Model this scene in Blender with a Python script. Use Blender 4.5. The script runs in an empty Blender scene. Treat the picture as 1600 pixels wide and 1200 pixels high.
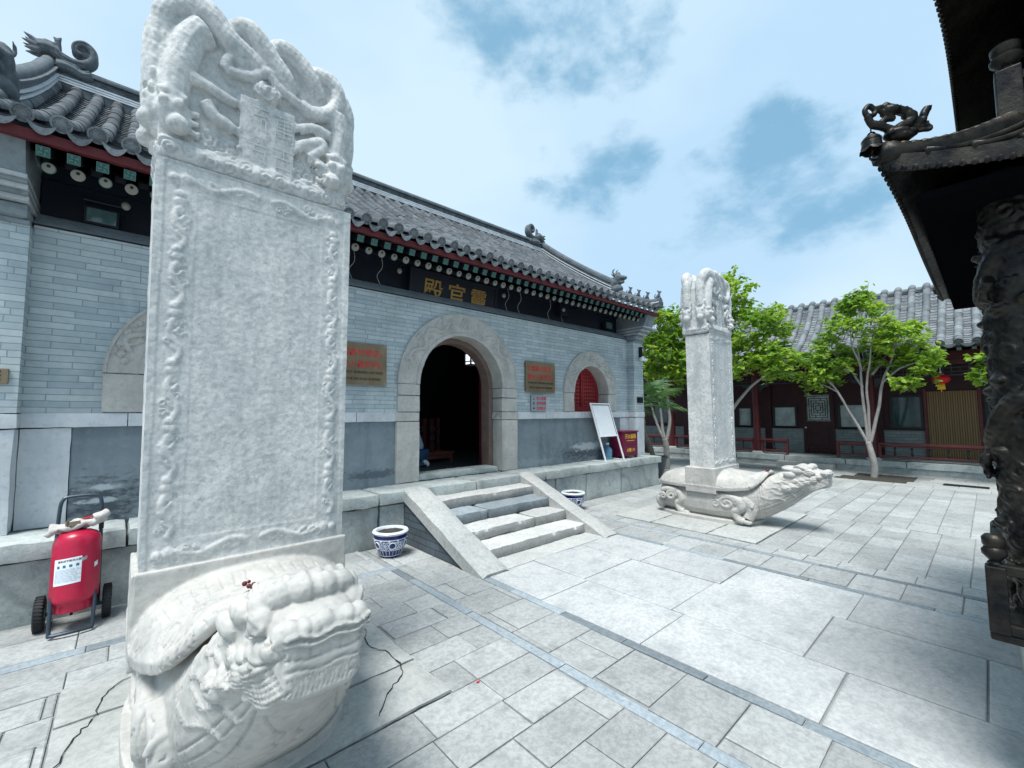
import bpy, math, random
import numpy as np
from mathutils import Vector, Matrix, noise, kdtree
from mathutils.bvhtree import BVHTree
S = bpy.context.scene
C = S.collection
PI = math.pi
rnd = random.Random(7)

# ------------------------------------------------------------ camera, sky, sun, exposure
def vec(*a): return Vector(a)
YAW, PITCH, ROLL, FPX = 0.73257, 0.068235, -0.0056977, 669.97
cam = bpy.data.cameras.new("camera")
cam.sensor_width = 36.0
cam.lens = 36.0 * FPX / 1600.0
cam.clip_start = 0.05
cam.clip_end = 2000
camo = bpy.data.objects.new("camera", cam)
C.objects.link(camo)
fw = Vector((math.sin(YAW) * math.cos(PITCH), math.cos(YAW) * math.cos(PITCH), math.sin(PITCH)))
ri = Vector((math.cos(YAW), -math.sin(YAW), 0))
up = ri.cross(fw)
r2 = math.cos(ROLL) * ri + math.sin(ROLL) * up
u2 = -math.sin(ROLL) * ri + math.cos(ROLL) * up
M = Matrix((r2, u2, -fw)).transposed().to_4x4()
M.translation = Vector((0, 0, 1.6))
camo.matrix_world = M
S.camera = camo

SUN_EL, SUN_AZ = math.radians(67), math.radians(247)     # compass from +Y (hall side), clockwise
W = bpy.data.worlds.new("World")
S.world = W
W.use_nodes = True
nt = W.node_tree
nt.nodes.clear()
def wn(t, **k):
    n = nt.nodes.new(t)
    for a, b in k.items(): setattr(n, a, b)
    return n
wout = wn('ShaderNodeOutputWorld')
bg = wn('ShaderNodeBackground')
bg.inputs['Strength'].default_value = 0.088
nt.links.new(bg.outputs[0], wout.inputs[0])
sky = wn('ShaderNodeTexSky', sky_type='NISHITA')
sky.sun_disc = False
sky.sun_elevation = SUN_EL
sky.sun_rotation = SUN_AZ
sky.air_density = 1.0
sky.dust_density = 0.6
tc = wn('ShaderNodeTexCoord')
def wmath(op, a, b=None, clamp=False):
    n = wn('ShaderNodeMath', operation=op)
    n.use_clamp = clamp
    for i, v in enumerate((a, b)):
        if v is None: continue
        if isinstance(v, (int, float)): n.inputs[i].default_value = v
        else: nt.links.new(v, n.inputs[i])
    return n.outputs[0]
nz = wn('ShaderNodeTexNoise')
nz.inputs['Scale'].default_value = 5.5
nz.inputs['Detail'].default_value = 7
nz.inputs['Roughness'].default_value = 0.58
wmap = wn('ShaderNodeMapping')
wmap.inputs['Scale'].default_value = (1, 1, 1.7)
nt.links.new(tc.outputs['Generated'], wmap.inputs['Vector'])
nt.links.new(wmap.outputs[0], nz.inputs['Vector'])
nz2 = wn('ShaderNodeTexNoise')
nz2.inputs['Scale'].default_value = 1.6
nz2.inputs['Detail'].default_value = 4
nt.links.new(wmap.outputs[0], nz2.inputs['Vector'])
# thin places in the cloud cover: (azimuth deg from +Y, elevation deg, angular radius deg, weight)
HOLES = [(32, 45, 6, .5), (38.6, 44, 6, .7), (46.8, 44, 6.5, .85), (49.4, 40.5, 4, .6), (56.4, 42, 6, .8), (61.4, 41.5, 4.5, .6),
         (49.2, 28.5, 4.5, .9), (54.4, 29.5, 4.5, .85), (59.4, 30, 3.5, .6), (70.7, 30.6, 4.2, .7), (74.7, 29.3, 4.5, .85), (77, 27.5, 3.5, .5),
         (66, 26.5, 3.5, .6), (69, 24.6, 4.2, .75), (73, 24.4, 3.6, .5), (77, 22.2, 4.5, .7), (81, 23.5, 4.5, .6), (83, 20, 4.5, .6), (79.6, 19.6, 4.5, .7),
         (54.2, 24.2, 3, .5), (63.8, 20.5, 4, .7), (70.3, 21, 4, .6), (60, 20, 3, .4), (75, 16, 4, .4),
         (110, 40, 15, .7), (-40, 40, 14, .6), (180, 50, 20, .6), (230, 35, 15, .6)]
wz = wn('ShaderNodeTexNoise'); wz.inputs['Scale'].default_value = 7; wz.inputs['Detail'].default_value = 6; wz.inputs['Roughness'].default_value = .62
nt.links.new(wmap.outputs[0], wz.inputs['Vector'])
ws = wn('ShaderNodeVectorMath', operation='SUBTRACT'); nt.links.new(wz.outputs['Color'], ws.inputs[0]); ws.inputs[1].default_value = (.5, .5, .5)
wd_ = wn('ShaderNodeVectorMath', operation='MULTIPLY_ADD'); nt.links.new(ws.outputs[0], wd_.inputs[0]); wd_.inputs[1].default_value = (.20, .20, .13); nt.links.new(tc.outputs['Generated'], wd_.inputs[2])
acc = None
for az, el, rad, wgt in HOLES:
    a, e = math.radians(az), math.radians(el)
    d = wn('ShaderNodeVectorMath', operation='DISTANCE')
    nt.links.new(wd_.outputs[0], d.inputs[0])
    d.inputs[1].default_value = (math.sin(a) * math.cos(e), math.cos(a) * math.cos(e), math.sin(e))
    mr = wn('ShaderNodeMapRange', interpolation_type='SMOOTHSTEP')
    mr.inputs['From Min'].default_value = math.radians(rad) * 1.7
    mr.inputs['From Max'].default_value = 0
    mr.inputs['To Max'].default_value = wgt * .66
    nt.links.new(d.outputs['Value'], mr.inputs['Value'])
    acc = mr.outputs[0] if acc is None else wmath('SUBTRACT', wmath('ADD', acc, mr.outputs[0]), wmath('MULTIPLY', acc, mr.outputs[0]))
nzc = wmath('MULTIPLY', wmath('SUBTRACT', nz.outputs['Fac'], 0.5), 3.6)
hole = wmath('ADD', wmath('MULTIPLY', acc, 1.15), wmath('MULTIPLY', nzc, wmath('ADD', acc, 0.12)))
hm = wn('ShaderNodeMapRange', interpolation_type='SMOOTHSTEP')
hm.inputs['From Min'].default_value = 0.30
hm.inputs['From Max'].default_value = 1.05
nt.links.new(hole, hm.inputs['Value'])
cloud = wn('ShaderNodeMix', data_type='RGBA')
cloud.inputs[6].default_value = (3.9, 5.6, 7.2, 1)
cloud.inputs[7].default_value = (5.0, 6.45, 7.5, 1)
cf = wn('ShaderNodeMapRange')
cf.inputs['From Min'].default_value = 0.38
cf.inputs['From Max'].default_value = 0.62
nt.links.new(nz2.outputs['Fac'], cf.inputs['Value'])
nt.links.new(cf.outputs[0], cloud.inputs[0])
thin = wn('ShaderNodeMix', data_type='RGBA', blend_type='MIX')
thin.inputs[0].default_value = 0.72
nt.links.new(sky.outputs[0], thin.inputs[6])
thin.inputs[7].default_value = (1.9, 4.1, 5.8, 1)
mixs = wn('ShaderNodeMix', data_type='RGBA')
nt.links.new(wmath('MULTIPLY', hm.outputs[0], 0.92), mixs.inputs[0])
nt.links.new(cloud.outputs[2], mixs.inputs[6])
nt.links.new(thin.outputs[2], mixs.inputs[7])
nt.links.new(mixs.outputs[2], bg.inputs['Color'])

sl = bpy.data.lights.new("sun", 'SUN')
sl.energy = 3.2
sl.angle = math.radians(22)
sl.color = (1.0, 0.985, 0.955)
so = bpy.data.objects.new("sun", sl)
C.objects.link(so)
sd = Vector((math.sin(SUN_AZ) * math.cos(SUN_EL), math.cos(SUN_AZ) * math.cos(SUN_EL), math.sin(SUN_EL)))
so.rotation_euler = (-sd).to_track_quat('-Z', 'Y').to_euler()
so.location = (0, -10, 30)
vs = S.view_settings
vs.view_transform = 'Standard'
vs.look = 'None'
vs.gamma = 1
vs.exposure = 0.64

# ------------------------------------------------------------ helpers
WL = {}
def root(name, label, cat, loc=(0, 0, 0), group=None):
    o = bpy.data.objects.new(name, None)
    C.objects.link(o)
    o.location = loc
    o.empty_display_size = 0.1
    o['label'] = label
    o['category'] = cat
    if group: o['group'] = group
    WL[o.name] = Vector(loc)
    return o
def tag(o, label, cat, group=None):
    o['label'] = label
    o['category'] = cat
    if group: o['group'] = group
    return o

class MB:
    def __init__(s):
        s.v = []; s.f = []; s.t = []; s.m = []; s.tone = 0.5; s.mi = 0
    def add(s, V, F, tone=None):
        b = len(s.v)
        s.v.extend([tuple(map(float, p)) for p in V])
        t = s.tone if tone is None else tone
        for f in F:
            s.f.append([i + b for i in f]); s.t.append(t); s.m.append(s.mi)
    def box(s, x0, y0, z0, x1, y1, z1, tone=None):
        V = [(x0, y0, z0), (x1, y0, z0), (x1, y1, z0), (x0, y1, z0), (x0, y0, z1), (x1, y0, z1), (x1, y1, z1), (x0, y1, z1)]
        s.add(V, [(3, 2, 1, 0), (4, 5, 6, 7), (0, 1, 5, 4), (1, 2, 6, 5), (2, 3, 7, 6), (3, 0, 4, 7)], tone)
    def bar(s, a, b, w, h, upv=(0, 0, 1), tone=None):
        a, b = Vector(a), Vector(b)
        d = (b - a).normalized()
        sx = d.cross(Vector(upv)).normalized()
        sz = sx.cross(d)
        V = []
        for p in (a, b):
            for i, j in ((-1, -1), (1, -1), (1, 1), (-1, 1)):
                V.append(p + sx * (i * w / 2) + sz * (j * h / 2))
        s.add(V, [(3, 2, 1, 0), (4, 5, 6, 7), (0, 1, 5, 4), (1, 2, 6, 5), (2, 3, 7, 6), (3, 0, 4, 7)], tone)
    def tube(s, pts, rad, n=8, tone=None, flat=None):
        P = [Vector(p) for p in pts]
        if not hasattr(rad, '__len__'): rad = [rad] * len(P)
        V = []; F = []
        T = [(P[min(i + 1, len(P) - 1)] - P[max(i - 1, 0)]).normalized() for i in range(len(P))]
        ref = Vector((0, 0, 1)) if abs(T[0].z) < .9 else Vector((0, 1, 0))
        nrm = (ref - T[0] * ref.dot(T[0])).normalized()
        for i, p in enumerate(P):
            nrm = (nrm - T[i] * nrm.dot(T[i])).normalized()
            bi = T[i].cross(nrm)
            for k in range(n):
                a = 2 * PI * k / n
                o = nrm * math.cos(a) * rad[i] + bi * math.sin(a) * rad[i]
                if flat is not None: o = Vector((o.x * flat[0], o.y * flat[1], o.z * flat[2]))
                V.append(p + o)
        for i in range(len(P) - 1):
            for k in range(n):
                F.append((i * n + k, i * n + (k + 1) % n, (i + 1) * n + (k + 1) % n, (i + 1) * n + k))
        F.append(tuple(range(n))[::-1])
        F.append(tuple((len(P) - 1) * n + k for k in range(n)))
        s.add(V, F, tone)
    def lathe(s, prof, c=(0, 0, 0), n=24, tone=None, ax='z', cap=True):
        V = []; F = []
        for r, z in prof:
            for k in range(n):
                a = 2 * PI * k / n
                x, y = r * math.cos(a), r * math.sin(a)
                V.append((c[0] + x, c[1] + y, c[2] + z) if ax == 'z' else ((c[0] + x, c[1] + z, c[2] + y) if ax == 'y' else (c[0] + z, c[1] + x, c[2] + y)))
        for i in range(len(prof) - 1):
            for k in range(n):
                q = (i * n + k, i * n + (k + 1) % n, (i + 1) * n + (k + 1) % n, (i + 1) * n + k)
                F.append(q if ax != 'y' else q[::-1])
        if cap:
            F.append(tuple(range(n))[::-1] if ax != 'y' else tuple(range(n)))
            t = tuple((len(prof) - 1) * n + k for k in range(n))
            F.append(t if ax != 'y' else t[::-1])
        s.add(V, F, tone)
    def ball(s, c, r, n=10, tone=None):
        if not hasattr(r, '__len__'): r = (r, r, r)
        m = max(5, n // 2 + 1)
        V = [(c[0], c[1], c[2] - r[2])]
        for i in range(1, m):
            t = -PI / 2 + PI * i / m
            for k in range(n):
                a = 2 * PI * k / n
                V.append((c[0] + r[0] * math.cos(t) * math.cos(a), c[1] + r[1] * math.cos(t) * math.sin(a), c[2] + r[2] * math.sin(t)))
        V.append((c[0], c[1], c[2] + r[2]))
        F = []
        for k in range(n): F.append((0, 1 + (k + 1) % n, 1 + k))
        for i in range(m - 2):
            for k in range(n):
                F.append((1 + i * n + k, 1 + i * n + (k + 1) % n, 1 + (i + 1) * n + (k + 1) % n, 1 + (i + 1) * n + k))
        L = len(V) - 1
        for k in range(n): F.append((L, L - n + k, L - n + (k + 1) % n))
        s.add(V, F, tone)
    def prism(s, poly, mp, d0, d1, tone=None):
        n = len(poly)
        V = [mp(a, b, d0) for a, b in poly] + [mp(a, b, d1) for a, b in poly]
        F = [tuple(range(n)), tuple(range(2 * n - 1, n - 1, -1))]
        for i in range(n): F.append((i, i + n, (i + 1) % n + n, (i + 1) % n))
        s.add(V, F, tone)
    def strip(s, inner, outer, mp, d0, d1, tone=None):
        "closed solid between two open polylines of equal length"
        n = len(inner)
        V = []
        for (a, b), (c, d) in zip(inner, outer):
            V += [mp(a, b, d0), mp(c, d, d0), mp(c, d, d1), mp(a, b, d1)]
        F = []
        for i in range(n - 1):
            for k in range(4):
                F.append((4 * i + k, 4 * i + (k + 1) % 4, 4 * i + 4 + (k + 1) % 4, 4 * i + 4 + k))
        F.append((0, 3, 2, 1)); F.append((4 * n - 4, 4 * n - 3, 4 * n - 2, 4 * n - 1))
        s.add(V, F, tone)
    def loft(s, rings, n=20, tone=None):
        "rings: (cx,cy,cz, rx,rz, pw) across the y axis"
        V = []; F = []
        for cx, cy, cz, rx, rz, pw in rings:
            for k in range(n):
                a = 2 * PI * k / n
                c_, s_ = math.cos(a), math.sin(a)
                V.append((cx + rx * math.copysign(abs(c_) ** pw, c_), cy, cz + rz * math.copysign(abs(s_) ** pw, s_)))
        for i in range(len(rings) - 1):
            for k in range(n):
                F.append((i * n + k, i * n + (k + 1) % n, (i + 1) * n + (k + 1) % n, (i + 1) * n + k))
        F.append(tuple(range(n))[::-1]); F.append(tuple((len(rings) - 1) * n + k for k in range(n)))
        s.add(V, F, tone)
    def grid(s, P, tone=None):
        P = np.asarray(P); a, b = P.shape[:2]
        V = P.reshape(-1, 3)
        F = [(i * b + j, i * b + j + 1, (i + 1) * b + j + 1, (i + 1) * b + j) for i in range(a - 1) for j in range(b - 1)]
        s.add(V, F, tone)
    def rough(s, x0, y0, z0, x1, y1, z1, st=0.08, amp=0.006, tone=None, seed=0, rnd_=0.012):
        "box with worn faces and softened edges"
        d = (x1 - x0, y1 - y0, z1 - z0)
        nn = [max(1, min(60, int(round(k / st)))) for k in d]
        idx = {}; V = []; F = []
        lo = (x0, y0, z0)
        def vid(i, j, k):
            key = (i, j, k)
            if key not in idx:
                p = Vector((x0 + d[0] * i / nn[0], y0 + d[1] * j / nn[1], z0 + d[2] * k / nn[2]))
                e = Vector(((i == 0) - (i == nn[0]), (j == 0) - (j == nn[1]), (k == 0) - (k == nn[2])))
                ne = abs(e.x) + abs(e.y) + abs(e.z)
                q = p * 3.1 + Vector((seed * 3.7, seed * 1.3, seed))
                nv = noise.noise_vector(q) * amp + noise.noise_vector(q * 4.3) * amp * .6
                if ne >= 2: p = p + e * rnd_ * (.5 + .8 * abs(noise.noise(q * 2.1)))
                idx[key] = len(V); V.append(p + nv)
            return idx[key]
        for ax in range(3):
            o1, o2 = (ax + 1) % 3, (ax + 2) % 3
            for side in (0, nn[ax]):
                for a in range(nn[o1]):
                    for b in range(nn[o2]):
                        q = []
                        for da, db in ((0, 0), (1, 0), (1, 1), (0, 1)):
                            t = [0, 0, 0]; t[ax] = side; t[o1] = a + da; t[o2] = b + db
                            q.append(vid(*t))
                        F.append(q if side else q[::-1])
        s.add(V, F, tone)
    def leafy(s, V4):
        b = len(s.v); s.v.extend(V4)
    def mesh(s, off=Vector((0, 0, 0)), name="m"):
        me = bpy.data.meshes.new(name)
        o = (off.x, off.y, off.z)
        me.from_pydata([(a - o[0], b - o[1], c - o[2]) for a, b, c in s.v], [], s.f)
        return me
    def build(s, name, mats, parent=None, smooth=False, bevel=0, cat=None, kind=None, loc=None):
        off = WL[parent.name] if parent is not None else Vector(loc or (0, 0, 0))
        me = s.mesh(off, name)
        if not isinstance(mats, (list, tuple)): mats = [mats]
        for m in mats: me.materials.append(m)
        if any(s.m): me.polygons.foreach_set('material_index', s.m)
        if True:
            at = me.attributes.new('tone', 'FLOAT', 'FACE')
            at.data.foreach_set('value', s.t)
        if smooth: me.polygons.foreach_set('use_smooth', [True] * len(me.polygons))
        me.update()
        o = bpy.data.objects.new(name, me)
        C.objects.link(o)
        if parent is not None:
            o.parent = parent
        elif loc: o.location = loc
        WL[o.name] = off
        if bevel:
            b = o.modifiers.new('bevel', 'BEVEL')
            b.width = bevel; b.segments = 2; b.limit_method = 'ANGLE'; b.angle_limit = math.radians(40)
        if smooth == 'auto':
            me.polygons.foreach_set('use_smooth', [True] * len(me.polygons))
            for e in me.edges: pass
            me.set_sharp_from_angle(angle=math.radians(42))
        if kind: o['kind'] = kind
        return o

def copy_tree(o, loc=None, parent=None):
    c = o.copy()
    C.objects.link(c)
    WL[c.name] = WL[o.name]
    if parent is not None: c.parent = parent
    if loc is not None: c.location = loc
    for ch in list(o.children): copy_tree(ch, None, c)
    return c

def text_geo(body, size, mp, extrude=0.004, bold=0.0, align='CENTER', mb=None, space=1.0):
    cu = bpy.data.curves.new('txt', 'FONT')
    cu.body = body; cu.size = size; cu.extrude = extrude; cu.offset = bold; cu.align_x = align
    cu.space_character = space
    cu.resolution_u = 3
    o = bpy.data.objects.new('txt', cu)
    C.objects.link(o)
    dg = bpy.context.evaluated_depsgraph_get()
    me = bpy.data.meshes.new_from_object(o.evaluated_get(dg))
    V = [mp(*v.co) for v in me.vertices]
    F = [tuple(p.vertices) for p in me.polygons]
    bpy.data.objects.remove(o); bpy.data.curves.remove(cu); bpy.data.meshes.remove(me)
    mb = mb or MB()
    mb.add(V, F)
    return mb

def sculpt(mb, voxel, smooth=2, fac=0.5):
    me = mb.mesh()
    o = bpy.data.objects.new('tmp', me)
    C.objects.link(o)
    r = o.modifiers.new('r', 'REMESH'); r.mode = 'VOXEL'; r.voxel_size = voxel; r.adaptivity = 0
    if smooth:
        q = o.modifiers.new('s', 'SMOOTH'); q.factor = fac; q.iterations = smooth
    dg = bpy.context.evaluated_depsgraph_get()
    me2 = bpy.data.meshes.new_from_object(o.evaluated_get(dg))
    n = len(me2.vertices)
    V = np.empty(n * 3); me2.vertices.foreach_get('co', V)
    V = V.reshape(-1, 3)
    F = [tuple(p.vertices) for p in me2.polygons]
    bpy.data.objects.remove(o); bpy.data.meshes.remove(me); bpy.data.meshes.remove(me2)
    return V, F
def normals(V, F):
    A = np.array([f[:4] if len(f) >= 4 else (f[0], f[1], f[2], f[2]) for f in F])
    fn = np.cross(V[A[:, 2]] - V[A[:, 0]], V[A[:, 3]] - V[A[:, 1]])
    N = np.zeros_like(V)
    for k in range(4): np.add.at(N, A[:, k], fn)
    return N / (np.linalg.norm(N, axis=1, keepdims=True) + 1e-12)
def dens(pts, st):
    P = [Vector(p) for p in pts]; out = []
    for a, b in zip(P, P[1:]):
        n = max(1, int((b - a).length / st))
        for i in range(n): out.append(a.lerp(b, i / n))
    out.append(P[-1])
    return out
def curve(pts, n=6):
    "Catmull-Rom through the points"
    P = [Vector(p) for p in pts]; out = []
    for i in range(len(P) - 1):
        a, b, c, d = P[max(i - 1, 0)], P[i], P[i + 1], P[min(i + 2, len(P) - 1)]
        for k in range(n):
            t = k / n
            out.append(0.5 * ((2 * b) + (c - a) * t + (2 * a - 5 * b + 4 * c - d) * t * t + (3 * b - a - 3 * c + d) * t ** 3))
    out.append(P[-1])
    return out
def carve(V, F, strokes, r, h):
    "raise (h>0) or cut (h<0) the surface along 3D strokes"
    smp = [p for st in strokes for p in dens(st, r * .5)]
    if not smp: return V
    kd = kdtree.KDTree(len(smp))
    for i, p in enumerate(smp): kd.insert(p, i)
    kd.balance()
    A = np.array([tuple(p) for p in smp])
    lo, hi = A.min(0) - r, A.max(0) + r
    ids = np.nonzero(((V > lo) & (V < hi)).all(1))[0]
    N = normals(V, F)
    for i in ids:
        d = kd.find(V[i])[2]
        if d < r:
            w = (1 - (d / r) ** 2) ** 2
            V[i] += N[i] * h * w
    return V
def onto(V, F, strokes, axis, org):
    "drop 2D strokes on the surface along an axis; strokes are lists of 3D points outside the body"
    bv = BVHTree.FromPolygons([tuple(p) for p in V], F)
    out = []
    for st in strokes:
        q = []
        for p in dens(curve(st, 4), .012):
            hit = bv.ray_cast(p, Vector(axis))
            if hit[0] is not None: q.append(hit[0])
            elif len(q) > 1: out.append(q); q = []
        if len(q) > 1: out.append(q)
    return out
def jitter(V, F, amp, sc, seed=0):
    N = normals(V, F)
    for i in range(len(V)):
        p = Vector(V[i])
        V[i] += N[i] * amp * (noise.noise(p * sc + Vector((seed, 0, 0))) + .5 * noise.noise(p * sc * 2.7))
    return V
def mesh_obj(name, V, F, mat, parent, smooth=True):
    b = MB(); b.v = [tuple(p) for p in V]; b.f = F; b.t = [.5] * len(F); b.m = [0] * len(F)
    return b.build(name, mat, parent, smooth=smooth)
def spiral(c, r0, turns, e1, e2, n=18, r1=.15, ph=0, sgn=1):
    c = Vector(c); e1 = Vector(e1); e2 = Vector(e2)
    out = []
    for i in range(n + 1):
        t = i / n
        r = r0 * (1 - t * (1 - r1)); a = ph + sgn * 2 * PI * turns * t
        out.append(c + e1 * (r * math.cos(a)) + e2 * (r * math.sin(a)))
    return out

# ------------------------------------------------------------ materials
class NM:
    def __init__(s, name):
        s.m = bpy.data.materials.new(name); s.m.use_nodes = True
        s.t = s.m.node_tree; s.n = s.t.nodes; s.l = s.t.links
        s.b = s.n['Principled BSDF']
        s.tc = s.n.new('ShaderNodeTexCoord')
        s.co = s.tc.outputs['Object']
    def node(s, t, **k):
        n = s.n.new(t)
        for a, b in k.items(): setattr(n, a, b)
        return n
    def noise(s, sc, det=6, ro=.6, stretch=None, co=None):
        n = s.node('ShaderNodeTexNoise')
        n.inputs['Scale'].default_value = sc; n.inputs['Detail'].default_value = det; n.inputs['Roughness'].default_value = ro
        co = co or s.co
        if stretch:
            m = s.node('ShaderNodeMapping'); m.inputs['Scale'].default_value = stretch
            s.l.new(co, m.inputs['Vector']); co = m.outputs[0]
        s.l.new(co, n.inputs['Vector'])
        return n.outputs['Fac']
    def ramp(s, f, stops):
        r = s.node('ShaderNodeValToRGB')
        e = r.color_ramp.elements
        while len(e) < len(stops): e.new(.5)
        for k, (p, c) in zip(e, stops):
            k.position = p
            k.color = (c, c, c, 1) if isinstance(c, (int, float)) else (*c, 1)
        s.l.new(f, r.inputs[0])
        return r.outputs[0]
    def mix(s, f, a, b, bt='MIX'):
        n = s.node('ShaderNodeMix', data_type='RGBA', blend_type=bt)
        for i, v in ((0, f), (6, a), (7, b)):
            if isinstance(v, (int, float)): n.inputs[i].default_value = v
            elif isinstance(v, (tuple, list)): n.inputs[i].default_value = (*v, 1)
            else: s.l.new(v, n.inputs[i])
        return n.outputs[2]
    def attr(s, nm='tone'):
        a = s.node('ShaderNodeAttribute'); a.attribute_name = nm
        return a.outputs['Fac']
    def col(s, c):
        if isinstance(c, (tuple, list)): s.b.inputs['Base Color'].default_value = (*c, 1)
        else: s.l.new(c, s.b.inputs['Base Color'])
        return s
    def bump(s, f, st=.3, d=.01, prev=None):
        b = s.node('ShaderNodeBump'); b.inputs['Strength'].default_value = st; b.inputs['Distance'].default_value = d
        s.l.new(f, b.inputs['Height'])
        if prev is not None: s.l.new(prev, b.inputs['Normal'])
        s.l.new(b.outputs[0], s.b.inputs['Normal'])
        return b.outputs[0]
    def set(s, rough=.8, metal=0, spec=.3):
        s.b.inputs['Roughness'].default_value = rough
        s.b.inputs['Metallic'].default_value = metal
        s.b.inputs['Specular IOR Level'].default_value = spec
        return s.m
def stone(name, a, b, dark, sc=3.0, bump=.35, rough=.85, streak=.3, tone=0, fine=60, crack=0, grain=0):
    n = NM(name)
    c = n.mix(n.ramp(n.noise(sc, 8, .65), [(.36, 0), (.64, 1)]), a, b)
    c = n.mix(n.ramp(n.noise(sc * 7, 5, .7), [(.52, 0), (.72, .55)]), c, dark)
    if grain:
        c = n.mix(n.ramp(n.noise(30, 5, .75), [(.42, grain), (.56, 0)]), c, dark)
        c = n.mix(n.ramp(n.noise(16, 6, .7), [(.56, 0), (.70, grain * .8)]), c, tuple(min(.8, k * 1.3) for k in a))
    if streak:
        c = n.mix(n.ramp(n.noise(1.6, 6, .6, (2.6, 2.6, .35)), [(.5, 0), (.75, streak)]), c, dark)
    if crack:
        w = n.node('ShaderNodeTexWave', wave_type='BANDS', bands_direction='DIAGONAL')
        w.inputs['Scale'].default_value = crack; w.inputs['Distortion'].default_value = 9; w.inputs['Detail'].default_value = 4; w.inputs['Detail Scale'].default_value = 1.2
        n.l.new(n.co, w.inputs['Vector'])
        c = n.mix(n.ramp(w.outputs['Fac'], [(.0, .4), (.12, 0)]), c, dark)
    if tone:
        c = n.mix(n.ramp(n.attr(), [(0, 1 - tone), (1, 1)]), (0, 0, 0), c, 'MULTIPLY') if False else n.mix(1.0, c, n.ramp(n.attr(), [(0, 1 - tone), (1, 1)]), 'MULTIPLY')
    f = n.noise(fine, 4, .7)
    p = n.bump(f, bump, .004)
    n.bump(n.noise(sc * 5, 6, .65), bump * .8, .012, p)
    n.col(c)
    return n.set(rough, 0, .25)
def paint(name, c, rough=.5, var=.25, metal=0, spec=.4, sc=8):
    n = NM(name)
    d = tuple(k * (1 - var) for k in c)
    n.col(n.mix(n.ramp(n.noise(sc, 6, .65), [(.35, 0), (.7, 1)]), c, d))
    n.bump(n.noise(sc * 8, 3), .12, .003)
    return n.set(rough, metal, spec)
def dado_mat():
    n = NM('grey_plaster_dado')
    c = n.mix(n.ramp(n.noise(1.7, 8, .65), [(.36, 0), (.64, 1)]), (.215, .26, .285), (.155, .195, .225))
    c = n.mix(n.ramp(n.noise(9, 6, .7), [(.5, 0), (.72, .5)]), c, (.28, .325, .35))
    c = n.mix(n.ramp(n.noise(1.6, 6, .6, (3.0, 3.0, .3)), [(.52, 0), (.75, .5)]), c, (.08, .105, .125))
    # soot and peeling whitewash low on the wall, as real stains with their own outline
    sp = n.node('ShaderNodeSeparateXYZ'); n.l.new(n.co, sp.inputs[0])
    def blob(cx, cz, rx, rz):
        v = n.node('ShaderNodeVectorMath', operation='DISTANCE')
        m = n.node('ShaderNodeMapping'); m.inputs['Scale'].default_value = (1 / rx, 0, 1 / rz); n.l.new(n.co, m.inputs['Vector'])
        n.l.new(m.outputs[0], v.inputs[0]); v.inputs[1].default_value = ((cx - 3.915) / rx, 0, cz / rz)
        return v.outputs['Value']
    nz = n.noise(9, 8, .72, (1, 1, 2.2))
    for cx, cz, rx, rz, colr, k, sh in ((6.95, .83, 1.3, .30, (.055, .07, .085), .8, 1.0), (-.12, .80, .45, .36, (.055, .068, .08), .9, 1.0), (7.0, .92, .75, .12, (.47, .52, .55), .85, .70), (-.12, .94, .22, .045, (.45, .50, .53), .9, .8), (-.13, .82, .24, .04, (.42, .47, .50), .9, .8), (2.5, .80, .55, .10, (.08, .10, .12), .8, .8), (5.4, .72, .9, .12, (.30, .35, .36), .6, .8)):
        d = blob(cx, cz, rx, rz)
        s = n.node('ShaderNodeMath', operation='MULTIPLY_ADD'); n.l.new(nz, s.inputs[0]); s.inputs[1].default_value = 2.6; 
        sb = n.node('ShaderNodeMath', operation='SUBTRACT'); sb.inputs[0].default_value = -.35; n.l.new(d, sb.inputs[1]); n.l.new(sb.outputs[0], s.inputs[2])
        c = n.mix(n.ramp(s.outputs[0], [(.25 * sh, 0), (.55 * sh + .15, k)]), c, colr)
    n.bump(n.noise(40, 5, .7), .35, .005)
    n.col(c)
    return n.set(.85, 0, .25)
M_ = {}
M_['stele'] = stone('weathered_marble', (.66, .655, .63), (.48, .495, .49), (.22, .255, .27), 3.2, .45, .8, .7, fine=70, grain=.34)
M_['turtle'] = stone('carved_marble', (.54, .525, .49), (.40, .395, .375), (.25, .25, .24), 3.2, .28, .75, .5, fine=80, grain=.14)
M_['band'] = stone('white_marble_course', (.68, .71, .73), (.55, .59, .62), (.33, .37, .40), 2.8, .3, .75, .35, .2)
M_['plat'] = stone('veined_platform_stone', (.56, .60, .585), (.43, .475, .465), (.20, .23, .23), 1.6, .6, .85, .4, .25, crack=.55, grain=.3)
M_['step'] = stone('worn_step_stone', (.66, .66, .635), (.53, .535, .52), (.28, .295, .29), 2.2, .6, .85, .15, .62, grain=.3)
M_['paver'] = stone('courtyard_paver', (.47, .482, .472), (.385, .40, .395), (.18, .195, .20), 1.3, .55, .8, .45, .24, grain=.36)
M_['slab'] = stone('granite_slab', (.565, .575, .57), (.44, .46, .462), (.23, .25, .26), 0.9, .5, .78, .45, .18, fine=140, grain=.34)
M_['strip'] = stone('blue_stone_strip', (.40, .455, .49), (.31, .365, .40), (.17, .21, .24), 3, .4, .7, 0, .5, grain=.4)
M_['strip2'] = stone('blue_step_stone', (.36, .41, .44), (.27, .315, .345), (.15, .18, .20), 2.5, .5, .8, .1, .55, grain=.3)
M_['bed'] = stone('stele_bed_stone', (.53, .54, .52), (.42, .435, .42), (.23, .245, .24), 1.6, .5, .8, 0, .2, grain=.3)
M_['mortar'] = stone('ground_mortar', (.30, .315, .315), (.23, .245, .25), (.14, .15, .155), 3, .3, .9, 0)
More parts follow.
